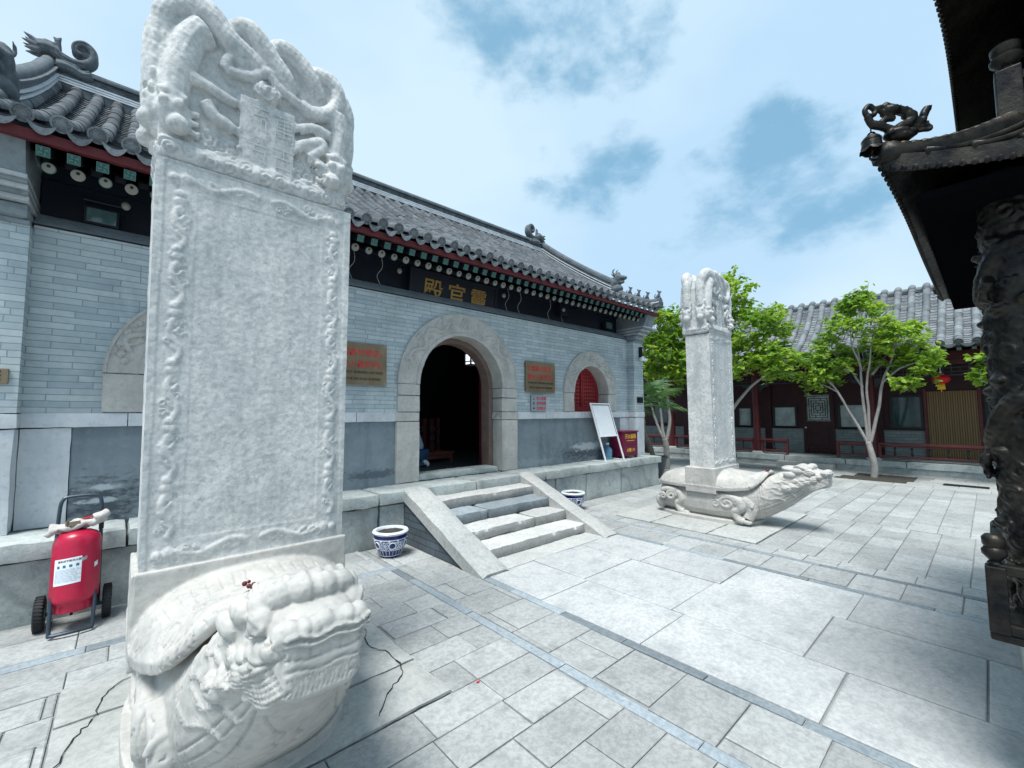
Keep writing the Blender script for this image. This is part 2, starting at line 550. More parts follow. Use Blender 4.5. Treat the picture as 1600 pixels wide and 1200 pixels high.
M_['dado'] = dado_mat()
M_['corbel'] = stone('grey_corbel', (.26, .30, .32), (.19, .225, .245), (.09, .11, .12), 3, .4, .85, .4)
M_['corbel_light'] = stone('pale_corbel_course', (.50, .53, .54), (.40, .43, .44), (.2, .22, .23), 3, .4, .85, .3)
M_['tile'] = stone('grey_roof_tile', (.165, .185, .20), (.095, .11, .125), (.035, .042, .05), 5, .5, .8, 0, .5, grain=.4)
M_['drip'] = stone('pale_eave_tile', (.30, .33, .35), (.19, .215, .235), (.07, .08, .09), 9, .5, .8, 0, .4, grain=.3)
M_['ridge'] = stone('ridge_masonry', (.155, .18, .195), (.09, .105, .12), (.035, .042, .05), 4, .5, .85, .4, grain=.3)
M_['ridge_line'] = paint('white_ridge_line', (.62, .66, .69), .8, .3)
M_['tile2'] = stone('pale_gallery_tile', (.25, .275, .295), (.165, .185, .20), (.08, .09, .10), 4, .5, .8, 0, .4)
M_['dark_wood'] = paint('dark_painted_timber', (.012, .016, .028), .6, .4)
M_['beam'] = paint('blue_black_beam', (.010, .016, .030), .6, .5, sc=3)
M_['red_board'] = paint('red_fascia', (.13, .016, .020), .65, .5, sc=6)
M_['cream'] = paint('cream_paint', (.30, .295, .26), .6, .25)
M_['green'] = paint('green_paint', (.018, .11, .085), .6, .3)
M_['pale_green'] = paint('pale_green_paint', (.11, .22, .21), .6, .3)
M_['black'] = paint('black_paint', (.008, .009, .012), .5, .3)
M_['red_wood'] = paint('red_lacquer', (.085, .008, .012), .5, .4, sc=5)
M_['red_lattice'] = paint('red_window_paint', (.30, .022, .028), .5, .25)
M_['brown'] = paint('brown_reveal', (.21, .15, .125), .7, .3)
M_['gold'] = paint('old_gold', (.42, .25, .07), .45, .3, .35)
M_['brass'] = paint('brass_plate', (.31, .235, .15), .32, .35, .75, sc=4)
M_['red_ink'] = paint('red_ink', (.62, .03, .035), .6, .1)
M_['black_ink'] = paint('black_ink', (.015, .015, .018), .6, .1)
M_['steel'] = paint('steel_plate', (.36, .41, .46), .4, .2, .4)
M_['white'] = paint('white_enamel', (.80, .82, .84), .45, .06)
M_['paper'] = paint('paper', (.78, .81, .84), .8, .08)
M_['ext_red'] = paint('extinguisher_red', (.50, .008, .050), .30, .22, 0, .5, sc=5)
M_['maroon'] = paint('maroon_box_paint', (.16, .010, .045), .4, .15)
M_['yellow'] = paint('yellow_ink', (.75, .48, .05), .5, .1)
M_['rubber'] = paint('black_rubber', (.02, .022, .025), .75, .3)
M_['steel_blue'] = paint('dark_steel_tube', (.055, .075, .10), .35, .3, .5)
M_['cloth'] = paint('dusty_cloth', (.55, .52, .50), .9, .25, sc=20)
M_['skin'] = paint('skin', (.45, .27, .2), .55, .1)
M_['hair'] = paint('black_hair', (.012, .010, .010), .5, .2)
M_['shirt'] = paint('grey_shirt', (.36, .45, .54), .9, .15)
M_['jeans'] = paint('blue_denim', (.03, .10, .22), .9, .25)
M_['soil'] = stone('dark_soil', (.07, .065, .055), (.04, .038, .034), (.02, .02, .02), 8, .8, .95, 0)
M_['bench'] = paint('red_brown_bench', (.19, .06, .04), .55, .3)
M_['berry'] = paint('dried_berries', (.12, .012, .022), .5, .4, sc=30)
M_['lantern_red'] = paint('red_lantern_silk', (.62, .012, .022), .55, .15)
M_['tassel'] = paint('yellow_tassel', (.80, .50, .03), .7, .2)
M_['gal_wall'] = paint('dark_red_timber', (.045, .008, .012), .55, .5, sc=4)
M_['gal_rail'] = paint('faded_red_rail', (.15, .030, .035), .55, .4, sc=6)
M_['gal_dark'] = paint('dark_green_black_timber', (.022, .026, .028), .55, .4)
M_['gal_fret'] = paint('dark_green_fretwork', (.035, .05, .055), .6, .4)
M_['planter'] = paint('dark_teal_glaze', (.03, .05, .06), .35, .3)
M_['jug'] = paint('blue_jug_plastic', (.10, .26, .40), .15, .5, 0, .6)
M_['blue_glaze'] = paint('cobalt_glaze', (.005, .014, .12), .15, .1, 0, .6)
M_['blue_ink'] = paint('teal_ink', (.02, .20, .32), .6, .3)
M_['pale_ink'] = paint('pale_blue_print', (.42, .56, .68), .7, .2)
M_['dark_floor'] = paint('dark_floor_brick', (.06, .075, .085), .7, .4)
M_['inscr'] = stone('worn_inscription', (.50, .535, .54), (.42, .455, .465), (.33, .36, .375), 8, .4, .85, 0)
def shade_black():
    n = NM('shade_black_underside'); n.col((.004, .004, .005)); return n.set(1.0, 0, 0.0)  # near black colour stands in for deep shade under the burner roof
M_['shade_black'] = shade_black()
M_['iron'] = paint('iron_grate', (.03, .035, .04), .6, .3, .6)
M_['grey_brick2'] = stone('grey_gallery_brick', (.26, .30, .29), (.19, .22, .22), (.10, .12, .12), 4, .4, .85, .2)

def brick_mat(name, c1, c2, mort, bw=.34, rh=.083, ms=.006, stain=(.09, .12, .14), ss=.45):
    n = NM(name)
    sp = n.node('ShaderNodeSeparateXYZ'); n.l.new(n.co, sp.inputs[0])
    ad = n.node('ShaderNodeMath', operation='ADD'); n.l.new(sp.outputs[0], ad.inputs[0]); n.l.new(sp.outputs[1], ad.inputs[1])
    cb = n.node('ShaderNodeCombineXYZ'); n.l.new(ad.outputs[0], cb.inputs[0]); n.l.new(sp.outputs[2], cb.inputs[1])
    wob = n.node('ShaderNodeTexNoise'); wob.inputs['Scale'].default_value = 2.2; n.l.new(n.co, wob.inputs['Vector'])
    wv = n.node('ShaderNodeVectorMath', operation='MULTIPLY_ADD'); n.l.new(wob.outputs['Color'], wv.inputs[0]); wv.inputs[1].default_value = (.03, .018, 0); n.l.new(cb.outputs[0], wv.inputs[2])
    br = n.node('ShaderNodeTexBrick')
    br.inputs['Scale'].default_value = 1; br.inputs['Brick Width'].default_value = bw; br.inputs['Row Height'].default_value = rh
    br.inputs['Mortar Size'].default_value = ms; br.inputs['Mortar Smooth'].default_value = .3; br.inputs['Bias'].default_value = -.1
    br.offset = .5; br.squash = 1.35; br.squash_frequency = 3
    br.inputs['Color1'].default_value = (*c1, 1); br.inputs['Color2'].default_value = (*c2, 1); br.inputs['Mortar'].default_value = (*mort, 1)
    n.l.new(wv.outputs[0], br.inputs['Vector'])
    c = br.outputs['Color']
    c = n.mix(n.ramp(n.noise(14, 6, .7), [(.4, 0), (.75, .35)]), c, mort)
    c = n.mix(n.ramp(n.noise(1.3, 7, .65), [(.5, 0), (.75, ss)]), c, stain)
    c = n.mix(n.ramp(n.noise(2.3, 7, .6, (1.6, 1.6, .5)), [(.55, 0), (.75, .4)]), c, tuple(min(1, k * 1.3) for k in c1))
    p = n.bump(br.outputs['Fac'], -.5, .008)
    n.bump(n.noise(50, 5, .7), .3, .004, p)
    n.col(c)
    return n.set(.85, 0, .25)
M_['brick'] = brick_mat('grey_wall_brick', (.49, .55, .56), (.335, .405, .435), (.23, .28, .305), .285, .058, .0045)
M_['brick_dark'] = brick_mat('dark_step_brick', (.10, .125, .145), (.07, .09, .105), (.04, .05, .06), .28, .075)
M_['brick_g'] = brick_mat('gallery_brick', (.26, .305, .305), (.20, .235, .24), (.11, .13, .135), .3, .08)

def bronze():
    n = NM('aged_bronze')
    f = n.noise(7, 8, .7)
    n.col(n.mix(n.ramp(f, [(.35, 0), (.68, 1)]), (.005, .006, .009), (.050, .044, .034)))
    rr = n.ramp(n.noise(20, 4), [(.3, .28), (.7, .55)])
    n.l.new(rr, n.b.inputs['Roughness'])
    n.bump(n.noise(30, 6, .7), .5, .006)
    n.b.inputs['Metallic'].default_value = .75
    return n.m
M_['bronze'] = bronze()
def porcelain():
    n = NM('blue_white_porcelain')
    sp = n.node('ShaderNodeSeparateXYZ'); n.l.new(n.co, sp.inputs[0])
    v = n.node('ShaderNodeTexVoronoi', feature='DISTANCE_TO_EDGE'); v.inputs['Scale'].default_value = 55
    n.l.new(n.co, v.inputs['Vector'])
    pat = n.ramp(v.outputs['Distance'], [(.10, 1), (.16, 0)])
    zone = n.ramp(sp.outputs[2], [(.085, 0), (.09, 1), (.19, 1), (.195, 0)])
    fz = n.mix(1, pat, zone, 'MULTIPLY')
    n.col(n.mix(fz, (.006, .016, .13), (.62, .68, .80)))
    return n.set(.12, 0, .6)
M_['porcelain'] = porcelain()
M_['porcelain_white'] = paint('white_glaze', (.72, .76, .82), .15, .05)
def leaf_mat(name, a, b, tr=.35):
    n = NM(name)
    c = n.mix(n.attr(), a, b)
    n.col(c); n.set(.5, 0, .3)
    t = n.node('ShaderNodeBsdfTranslucent'); n.l.new(n.mix(1.0, c, (1.15, 1.1, .6), 'MULTIPLY'), t.inputs[0])
    mx = n.node('ShaderNodeMixShader'); mx.inputs[0].default_value = tr
    out = n.n['Material Output']
    n.l.new(n.b.outputs[0], mx.inputs[1]); n.l.new(t.outputs[0], mx.inputs[2]); n.l.new(mx.outputs[0], out.inputs[0])
    return n.m
M_['leaf'] = leaf_mat('fresh_green_leaf', (.125, .28, .03), (.38, .54, .065), .45)
M_['palm'] = leaf_mat('palm_leaf', (.05, .13, .06), (.13, .23, .09), .35)
M_['bark'] = stone('grey_bark', (.36, .345, .325), (.25, .24, .23), (.12, .115, .11), 6, .7, .9, .3)
M_['palm_bark'] = stone('brown_palm_bark', (.20, .17, .14), (.13, .11, .09), (.06, .05, .045), 12, .8, .9, 0)
def glass(name, c):
    n = NM(name); n.col(n.mix(n.ramp(n.noise(3, 4), [(.3, 0), (.7, 1)]), c, tuple(k * .45 for k in c)))
    return n.set(.08, 0, .6)
M_['glass_pale'] = glass('curtained_pane', (.52, .60, .60))
M_['glass_teal'] = glass('dark_teal_pane', (.035, .085, .085))
M_['lamp_glass'] = glass('floodlight_glass', (.12, .22, .22))
def emis(name, c, s):
    n = NM(name); n.col(c)
    n.b.inputs['Emission Color'].default_value = (*c, 1); n.b.inputs['Emission Strength'].default_value = s
    return n.set(.6)
M_['lit'] = emis('lit_lantern_pane', (.80, .86, .95), .9)
def blind():
    n = NM('bamboo_blind')
    sp = n.node('ShaderNodeSeparateXYZ'); n.l.new(n.co, sp.inputs[0])
    w = n.node('ShaderNodeTexWave', wave_type='BANDS', bands_direction='Y'); w.inputs['Scale'].default_value = 7; w.inputs['Distortion'].default_value = .3
    n.l.new(n.co, w.inputs['Vector'])
    h = n.node('ShaderNodeTexWave', wave_type='BANDS', bands_direction='Z'); h.inputs['Scale'].default_value = 18
    n.l.new(n.co, h.inputs['Vector'])
    c = n.mix(n.ramp(w.outputs['Fac'], [(.45, 0), (.6, 1)]), (.13, .085, .04), (.30, .20, .10))
    c = n.mix(n.ramp(h.outputs['Fac'], [(.2, .35), (.5, 0)]), c, (.09, .055, .03))
    n.col(c)
    return n.set(.7)
M_['blind'] = blind()

# ------------------------------------------------------------ ground, paving
g = MB()
g.grid([[(x, y, -0.014) for y in np.linspace(-60, 90, 16)] for x in np.linspace(-70, 100, 18)])
g.build('ground', M_['mortar'], kind='structure')
def tiles(x0, x1, y0, y1, along, w, l0, l1, mb, gap=.006, z=0.0, skip=None, seed=1, jz=.0024):
    "courses of width w, running along 'x' or 'y', staggered, each stone a slightly uneven block"
    r = random.Random(seed)
    a0, a1, b0, b1 = (x0, x1, y0, y1) if along == 'x' else (y0, y1, x0, x1)
    n = max(1, round((b1 - b0) / w)); w = (b1 - b0) / n
    for i in range(n):
        p = a0 - r.random() * l0
        while p < a1:
            L = r.uniform(l0, l1)
            q0, q1 = max(p, a0), min(p + L, a1)
            p += L
            if q1 - q0 < .03: continue
            c0, c1 = b0 + i * w, b0 + (i + 1) * w
            X0, X1, Y0, Y1 = (q0, q1, c0, c1) if along == 'x' else (c0, c1, q0, q1)
            if skip and skip((X0 + X1) / 2, (Y0 + Y1) / 2): continue
            gg = [gap / 2 * r.uniform(.5, 1.9) for _ in range(4)]
            X0 += gg[0]; X1 -= gg[1]; Y0 += gg[2]; Y1 -= gg[3]
            zz = [z + r.uniform(-jz, jz) for _ in range(4)]
            e = r.uniform(.003, .010)
            V = [(X0, Y0, z - .013), (X1, Y0, z - .013), (X1, Y1, z - .013), (X0, Y1, z - .013),
                 (X0, Y0, zz[0] - .004), (X1, Y0, zz[1] - .004), (X1, Y1, zz[2] - .004), (X0, Y1, zz[3] - .004),
                 (X0 + e, Y0 + e, zz[0]), (X1 - e, Y0 + e, zz[1]), (X1 - e, Y1 - e, zz[2]), (X0 + e, Y1 - e, zz[3])]
            F = []
            for k in range(4):
                F.append((k, (k + 1) % 4, 4 + (k + 1) % 4, 4 + k)); F.append((4 + k, 4 + (k + 1) % 4, 8 + (k + 1) % 4, 8 + k))
            F.append((8, 9, 10, 11))
            mb.add(V, F, r.random())
BED_L = (-.22, 1.47, 2.16, 3.70)
BED_R = (5.75, 7.95, 1.98, 4.0)
def in_bed(x, y):
    for b in (BED_L, BED_R):
        if b[0] < x < b[1] and b[2] < y < b[3]: return True
    return False
pv = MB()
XA, XB, XC, XD = 2.13, 2.68, 4.92, 5.47       # strip centre lines
h = .04
tiles(-9, XA - h, -6, 2.16, 'x', .245, .43, .46, pv, seed=3)
tiles(-9, BED_L[0], 2.16, 3.70, 'x', .245, .43, .46, pv, seed=4)
tiles(BED_L[1], XA - h, 2.16, 3.70, 'x', .245, .43, .46, pv, seed=5)
tiles(-9, XA - h, 3.70, 4.20, 'x', .25, .4, .55, pv, seed=6)
tiles(-9, XA - h, 4.30, 5.05, 'x', .37, .5, .8, pv, seed=7)
tiles(XA + h, XB - h, -6, 5.0, 'x', .37, .46, .461, pv, seed=8)
tiles(XC + h, XD - h, -6, 5.0, 'x', .37, .46, .461, pv, seed=9)
tiles(XD + h, BED_R[0], -6, 5.02, 'x', .30, .46, .48, pv, seed=10)
tiles(BED_R[0], BED_R[1], -6, 1.98, 'x', .30, .46, .48, pv, seed=11)
tiles(BED_R[0], BED_R[1], 4.0, 5.02, 'x', .30, .46, .48, pv, seed=12)
tiles(BED_R[1], 12.5, -6, 5.02, 'x', .30, .46, .48, pv, seed=13)
tiles(9.4, 14.76, 5.02, 14, 'x', .30, .46, .48, pv, seed=14)
tiles(12.5, 14.76, -6, 5.02, 'y', .40, .5, .9, pv, seed=15, skip=lambda x, y: 12.9 < x < 14.3 and 1.25 < y < 2.65)
tiles(-9, -1.2, 5.05, 9, 'x', .30, .46, .48, pv, seed=16)
pv.build('courtyard_paving', M_['paver'], kind='structure')
sl_ = MB()
tiles(XB + h, 3.37, -6, 3.42, 'y', .64, .62, 1.05, sl_, seed=21, gap=.009)
tiles(3.37, 4.20, -6, 3.42, 'y', .83, .8, 1.15, sl_, seed=24, gap=.009)
tiles(4.20, XC - h, -6, 3.42, 'y', .67, .75, 1.2, sl_, seed=29, gap=.009)
sl_.build('granite_path', M_['slab'], kind='structure')
st_ = MB()
for x, y1 in ((XA, 4.2), (XB, 3.38), (XC, 3.38), (XD, 5.0)):
    tiles(x - h, x + h, -6, y1, 'y', .1, .5, 1.0, st_, seed=int(x * 10), gap=.006)
tiles(-9, XA + h, 4.2, 4.3, 'x', .1, .6, 1.1, st_, seed=31, gap=.006)
st_.build('blue_stone_strips', M_['strip'], kind='structure')
so_ = MB()
so_.grid([[(x, y, -.006 + .012 * noise.noise(Vector((x * 3, y * 3, 0)))) for y in np.linspace(1.25, 2.65, 16)] for x in np.linspace(12.9, 14.3, 16)])
so_.build('tree_pit_soil', M_['soil'], kind='structure')

def bed(name, label, b, cuts, seed):
    r_ = root(name, label, 'stone slab', ((b[0] + b[1]) / 2, (b[2] + b[3]) / 2, 0))
    mb = MB()
    ys = [b[2]] + [b[2] + (b[3] - b[2]) * c for c in cuts] + [b[3]]
    for i in range(len(ys) - 1):
        n = 2 if i % 2 else 1
        xs = [b[0], b[1]] if n == 1 else [b[0], b[0] + (b[1] - b[0]) * (.45 + .1 * i), b[1]]
        for j in range(len(xs) - 1):
            mb.rough(xs[j] + .004, ys[i] + .004, -.013, xs[j + 1] - .004, ys[i + 1] - .004, .016, .07, .005, rnd.random(), seed + i * 3 + j, .01)
    o = mb.build('bed_stone', M_['bed'], r_, smooth='auto')
    return r_
bl = bed('stone_bed_slab', 'cracked pale bed of flat stone blocks under the large nearby tortoise', BED_L, (.28, .72), 3)
cr = MB()
for path in ([(-.17, 2.9, 0), (-.12, 3.1, 0), (-.06, 3.22, 0), (-.03, 3.42, 0), (.05, 3.55, 0), (.3, 3.62, 0)], [(1.05, 2.22, 0), (1.2, 2.4, 0), (1.33, 2.5, 0), (1.36, 2.75, 0), (1.3, 2.95, 0), (1.38, 3.2, 0), (1.3, 3.5, 0)]):
    P = dens(curve(path, 5), .03)
    for a, b in zip(P, P[1:]):
        a = a + Vector((noise.noise(a * 31) * .02, noise.noise(a * 31 + Vector((9, 0, 0))) * .02, .0205)); b = b + Vector((noise.noise(b * 31) * .02, noise.noise(b * 31 + Vector((9, 0, 0))) * .02, .0205))
        cr.bar(a, b, .0025 + .010 * abs(noise.noise(a * 13)), .002)
cr.build('crack', M_['black'], bl)
bed('stone_bed_slab', 'flat stone bed under the smaller tortoise near the trees', BED_R, (.3, .7), 13)

# ------------------------------------------------------------ temple hall
CX = 3.915                 # axis of the hall
YW = 5.5                   # front wall plane
PZ = .64                   # platform top
hall = root('temple_hall', 'grey brick temple hall with three arched openings and grey tiled roof', 'temple', (CX, YW, 0))
def fy(x, z, d): return (x, YW + d, z)

# platform
pf = MB()
x = -2.6; k = 0
rr_ = random.Random(5)
while x < 8.94:
    L = min(rr_.uniform(.9, 1.5), 8.94 - x)
    if 8.94 - x - L < .4: L = 8.94 - x
    pf.rough(x + .002, 4.96, .485, x + L - .002, 5.53, PZ, .07, .012, rr_.random(), k, .016)
    x += L; k += 1
pf.box(-2.6, 5.53, 0, 9.3, 8.6, PZ - .003, .5)
pf.box(8.3, 5.45, 0, 9.3, 8.6, PZ - .006, .5)
x = -2.6
while x < 8.91:
    L = min(rr_.uniform(.7, 1.3), 8.91 - x)
    if 8.91 - x - L < .35: L = 8.91 - x
    pf.rough(x + .003, 5.02, -.02, x + L - .003, 5.4, .482, .08, .01, rr_.random(), k + 40, .012)
    x += L; k += 1
pf.build('platform', M_['plat'], hall, smooth='auto')

# brick wall with three arched openings
DOOR = (CX, .776, 2.03, PZ)              # centre, half width, spring height, bottom
WINS = [(7.14, .56, 2.0, 1.625), (2 * CX - 7.14, .56, 2.0, 1.625)]
WX0, WX1, WTOP = -.665, 8.50, 3.27
wl = MB()
ops = sorted([DOOR] + WINS)
x = WX0
zb = 1.56
for cx, hw, sp, bt in ops:
    R_ = hw + .05
    wl.box(x, YW, zb, cx - R_, YW + .4, WTOP)
    n = 24
    for i in range(n):
        a0, a1 = PI - PI * i / n, PI - PI * (i + 1) / n
        xa, xb = cx + R_ * math.cos(a0), cx + R_ * math.cos(a1)
        za, zb2 = sp + R_ * math.sin(a0), sp + R_ * math.sin(a1)
        wl.prism([(xa, za), (xb, zb2), (xb, WTOP), (xa, WTOP)], fy, 0, .4)
    x = cx + R_
wl.box(x, YW, zb, WX1, YW + .4, WTOP)
wl.build('brick_wall', M_['brick'], hall)
da = MB()
da.box(-.35, YW + .012, PZ - .02, DOOR[0] - DOOR[1] - .05, YW + .4, 1.5)
da.box(DOOR[0] + DOOR[1] + .05, YW + .012, PZ - .02, 8.16, YW + .4, 1.5)
da.build('dado', M_['dado'], hall)
r_ = random.Random(3)
# pale corner stones and white course
for q in ((-.664, -.352, 4), (8.163, 8.499, 5)):
    cs = MB(); cs.rough(q[0], YW - .004, PZ, q[1], YW + .3, 1.494, .1, .004, .6, q[2], .006)
    cs.build('corner_stone', M_['band'], hall, smooth='auto')
for a, b in [(WX0, DOOR[0] - DOOR[1]), (DOOR[0] + DOOR[1], WX1)]:
    bd = MB()
    p = a
    while p < b - .01:
        L = r_.uniform(.55, 1.1)
        if b - p - L < .35: L = b - p
        bd.rough(p + .001, YW - .022, 1.495, p + L - .001, YW + .3, 1.625, .08, .004, r_.random(), int(p * 9) + 60, .006)
        p += L
    bd.build('white_course', M_['band'], hall, smooth='auto')

def surround(name, cx, hw, sp, bt, ro, depth, mat, parent, relief=True, pill=None):
    "arched stone frame: pillars, arch ring with carved relief"
    r0 = root(name, '', '', (cx, YW, bt)) if False else None
    mb = MB()
    n = 40
    hw_, ro_ = hw, ro
    # the face of the ring, a grid with carved relief (dragons and clouds), polar coordinates
    na, nr = 300, 40
    sag = lambda a: .012 * math.sin(a * 9) * (1 if hw > .6 else .6)
    def pt(a, r): return (cx + r * math.cos(a), sp + r * math.sin(a) * 1.0)
    strokes = []
    rm = (hw + ro) / 2 + .015
    wd = ro - hw
    rr = random.Random(int(cx * 10))
    def pol(a, r): return Vector((a * rm, r, 0))
    for sgn in (0, 1):
        f = (lambda a: a) if sgn == 0 else (lambda a: PI - a)
        # dragon body: sine along the ring from the foot to the crown
        strokes.append(([pol(f(.32 + .95 * t), rm + wd * .2 * math.sin(t * 13)) for t in np.linspace(0, 1, 40)], .030, .020))
        for t in np.linspace(.05, .95, 9):
            a = .32 + .95 * t; c0 = rm + wd * .2 * math.sin(t * 13)
            d = rr.choice((-1, 1))
            strokes.append(([pol(f(a), c0), pol(f(a + .04), c0 + d * wd * .18), pol(f(a + .09), c0 + d * wd * .22)], .016, .014))
        for t in range(16):
            a = rr.uniform(.1, 1.35); c0 = rr.uniform(hw + wd * .3, ro - wd * .15)
            sp_ = spiral((0, 0, 0), wd * .1, 1.3, (1, 0, 0), (0, 1, 0), 10)
            strokes.append(([pol(f(a), c0) + q for q in sp_], .012, .011))
    for q in ((0, .045), (-.045, -.03), (.045, -.03)):
        cc = pol(PI / 2, rm) + Vector((q[0], q[1], 0))
        strokes.append(([cc + Vector((.036 * math.cos(t), .036 * math.sin(t), 0)) for t in np.linspace(0, 2 * PI, 16)], .014, .016))
    A = np.linspace(0, PI, na); Rr = np.linspace(0, 1, nr)
    U = np.array([[a * rm for _ in Rr] for a in A]); Rg = np.array([[hw + wd * t for t in Rr] for a in A])
    H = np.zeros_like(U)
    if relief:
        for st, rad, hh in strokes:
            for q in dens(st, rad * .5):
                i0 = int((q.x / rm) / PI * (na - 1)); di = int(rad / rm / PI * (na - 1)) + 2
                a0, a1 = max(0, i0 - di), min(na, i0 + di + 1)
                if a1 <= a0: continue
                d2 = ((U[a0:a1] - q.x) ** 2 + (Rg[a0:a1] - q.y) ** 2) / rad ** 2
                w = np.clip((1 - np.sqrt(d2)) * 2.6, 0, 1) * hh * 1.5
                H[a0:a1] = np.maximum(H[a0:a1], w)
        H += np.where(Rg < hw + wd * .16, .014, 0) + np.where(Rg > ro - .025, .012, 0)
    P = []
    for i, a in enumerate(A):
        row = []
        for j, t in enumerate(Rr):
            r = hw + wd * t
            if j == 0: r += .010 * (abs(math.sin(a * 4.5)) ** .4 - .6) + .006 * noise.noise(Vector((a * 9, cx, 0)))
            xx, zz = pt(a, r)
            row.append((xx, YW - .03 - H[i, j] + .003 * noise.noise(Vector((xx * 8, zz * 8, 1))), zz))
        P.append(row)
    P = np.array(P)
    mb.grid(P[:, ::-1] if False else P)
    # inner soffit and outer rim
    for jj, flip in ((0, False), (nr - 1, True)):
        rim = P[:, jj]
        back = rim.copy(); back[:, 1] = YW + (depth if jj == 0 else .02)
        q = np.stack([rim, back], 1)
        mb.grid(q if not flip else q[:, ::-1])
    o = mb.build(name, mat, parent, smooth='auto')
    for sx in (-1, 1):
        pm = MB()
        zc = bt; k = 0
        segs = pill or [(bt, sp)]
        for (z0, z1, wo) in segs:
            xa, xb = cx + sx * hw, cx + sx * wo
            pm.rough(min(xa, xb), YW - .034, z0 + .002, max(xa, xb), YW + depth, z1 - .002, .08, .004, rnd.random(), int(z0 * 10 + cx * 7 + sx), .008)
        pm.build('jamb_stone', mat, o, smooth='auto')
    return o
surround('door_surround', *DOOR[:3], PZ, 1.124, .22, M_['turtle'], hall, True,
         [(PZ, 1.495, 1.135), (1.495, 1.625, 1.15), (1.625, 1.86, 1.124), (1.86, 2.03, 1.124)])
for w_ in WINS:
    surround('window_surround', *w_[:3], 1.625, .865, .26, M_['turtle'], hall, True, [(1.625, 2.0, .865)])
# door: sill, brown inner arch, red frame, leaves folded back
sm_ = MB()
sm_.rough(CX - .775, YW - .01, PZ, CX + .72, YW + .32, .735, .06, .01, .5, 77, .015)
sm_.build('door_sill', M_['plat'], hall, smooth='auto')
ia = MB()
n = 28
inn = [(CX - .70, PZ), (CX - .70, 2.03)] + [(CX + .70 * math.cos(PI - PI * i / n), 2.03 + .70 * math.sin(PI * i / n)) for i in range(1, n)] + [(CX + .70, 2.03), (CX + .70, PZ)]
out_ = [(CX - .80, PZ), (CX - .80, 2.03)] + [(CX + .80 * math.cos(PI - PI * i / n), 2.03 + .80 * math.sin(PI * i / n)) for i in range(1, n)] + [(CX + .80, 2.03), (CX + .80, PZ)]
ia.strip(inn, out_, fy, .225, .43)
ia.build('inner_arch', M_['brown'], hall)
for sx in (-1, 1):
    dl = MB()
    dl.box(CX + sx * .715 - .02, YW + .435, PZ + .02, CX + sx * .715 + .02, YW + .50, 2.5)
    dl.box(CX + sx * 1.15 - .40, YW + .46, PZ + .02, CX + sx * 1.15 + .40, YW + .50, 2.6)
    dl.build('door_leaf', M_['red_wood'], hall, bevel=.004)
# red lattice shutters in the windows
for cx, hw, sp, bt in WINS:
    mb = MB()
    yb = .24
    fo = MB()
    n = 24
    R0 = hw + .02
    arch = lambda R, z0: [(cx - R, z0)] + [(cx - R * math.cos(PI * i / n), sp + R * math.sin(PI * i / n)) for i in range(n + 1)] + [(cx + R, z0)]
    mb.strip(arch(hw - .07, bt + .09), arch(R0, bt + .09), fy, yb - .01, yb + .04)
    mb.box(cx - R0, YW + yb - .02, bt, cx + R0, YW + yb + .05, bt + .10)
    mb.box(cx - .045, YW + yb - .022, bt + .1, cx + .045, YW + yb + .035, sp + hw)
    mb.box(cx - .006, YW + yb - .03, bt + .1, cx + .006, YW + yb - .02, sp + hw)
    s_ = .078
    for i in range(-7, 8):          # square lattice with dark holes
        xx = cx + i * s_ + (.039 if True else 0)
        if abs(xx - cx) > hw - .03: continue
        top = sp + math.sqrt(max(0, (hw - .02) ** 2 - (xx - cx) ** 2))
        mb.box(xx - .02, YW + yb, bt + .1, xx + .02, YW + yb + .018, top)
    for j in range(0, 13):
        zz = bt + .13 + j * s_
        if zz > sp + hw - .03: continue
        ww = hw - .02 if zz < sp else math.sqrt(max(0, (hw - .02) ** 2 - (zz - sp) ** 2))
        mb.box(cx - ww, YW + yb + .003, zz - .021, cx + ww, YW + yb + .021, zz + .021)
    o = mb.build('shutter', M_['red_lattice'], hall)
    bk = MB(); bk.prism(arch(R0, bt), fy, yb + .07, yb + .10)
    bk.build('shutter_backing', M_['black'], o)

# end piers with corbelled heads
def pier(x0, x1, sg):
    mb = MB()
    mb.box(x0, 5.33, 1.625, x1, 8.2, 3.20)
    o = mb.build('brick_pier', M_['brick'], hall)
    b2 = MB()
    b2.rough(x0 - .01, 5.315, 1.495, x1 + .01, 5.72, 1.622, .08, .004, .5, 91, .008)
    b2.rough(x0, 5.325, PZ, x1, 5.72, 1.493, .09, .006, .6, 92 + sg, .01)
    b2.box(x0 + .01, 5.72, PZ - .05, x1 - .01, 8.2, 1.622)
    b2.build('pier_base', M_['band'], o, smooth='auto')
    c = MB()
    c.box(x0, 5.30, 3.20, x1, 6.0, 3.235)
    c.rough(x0, 5.25, 3.238, x1, 6.0, 3.36, .06, .004, .4, 95, .02)
    c.box(x0, 5.15, 3.40, x1, 6.0, 3.43); c.box(x0, 5.08, 3.47, x1, 6.0, 3.50)
    c.prism([(5.06, 3.535), (4.93, 3.83), (6.0, 3.83), (6.0, 3.535)], lambda a, b, d: (d, a, b), x0 + .01, x1 - .01)
    c.box(x0, 5.35, 3.83, x1, 8.1, 3.87)
    c.build('pier_corbel', M_['corbel'], o)
    c = MB()
    c.box(x0, 5.19, 3.362, x1, 6.0, 3.398); c.box(x0, 5.11, 3.432, x1, 6.0, 3.468); c.box(x0, 5.05, 3.502, x1, 6.0, 3.533)
    c.build('corbel_course', M_['corbel_light'], o)
    # gable wall above the pier head
    gb = MB()
    pts = [(5.0, 3.87)] + [(y, z - .16) for y, z in ROOF[1:]] + [(8.33, 3.87)]
    gb.prism(pts, lambda a, b, d: (d, a, b), x0 + .015, x1 - .015)
    gb.build('gable', M_['corbel'], o)
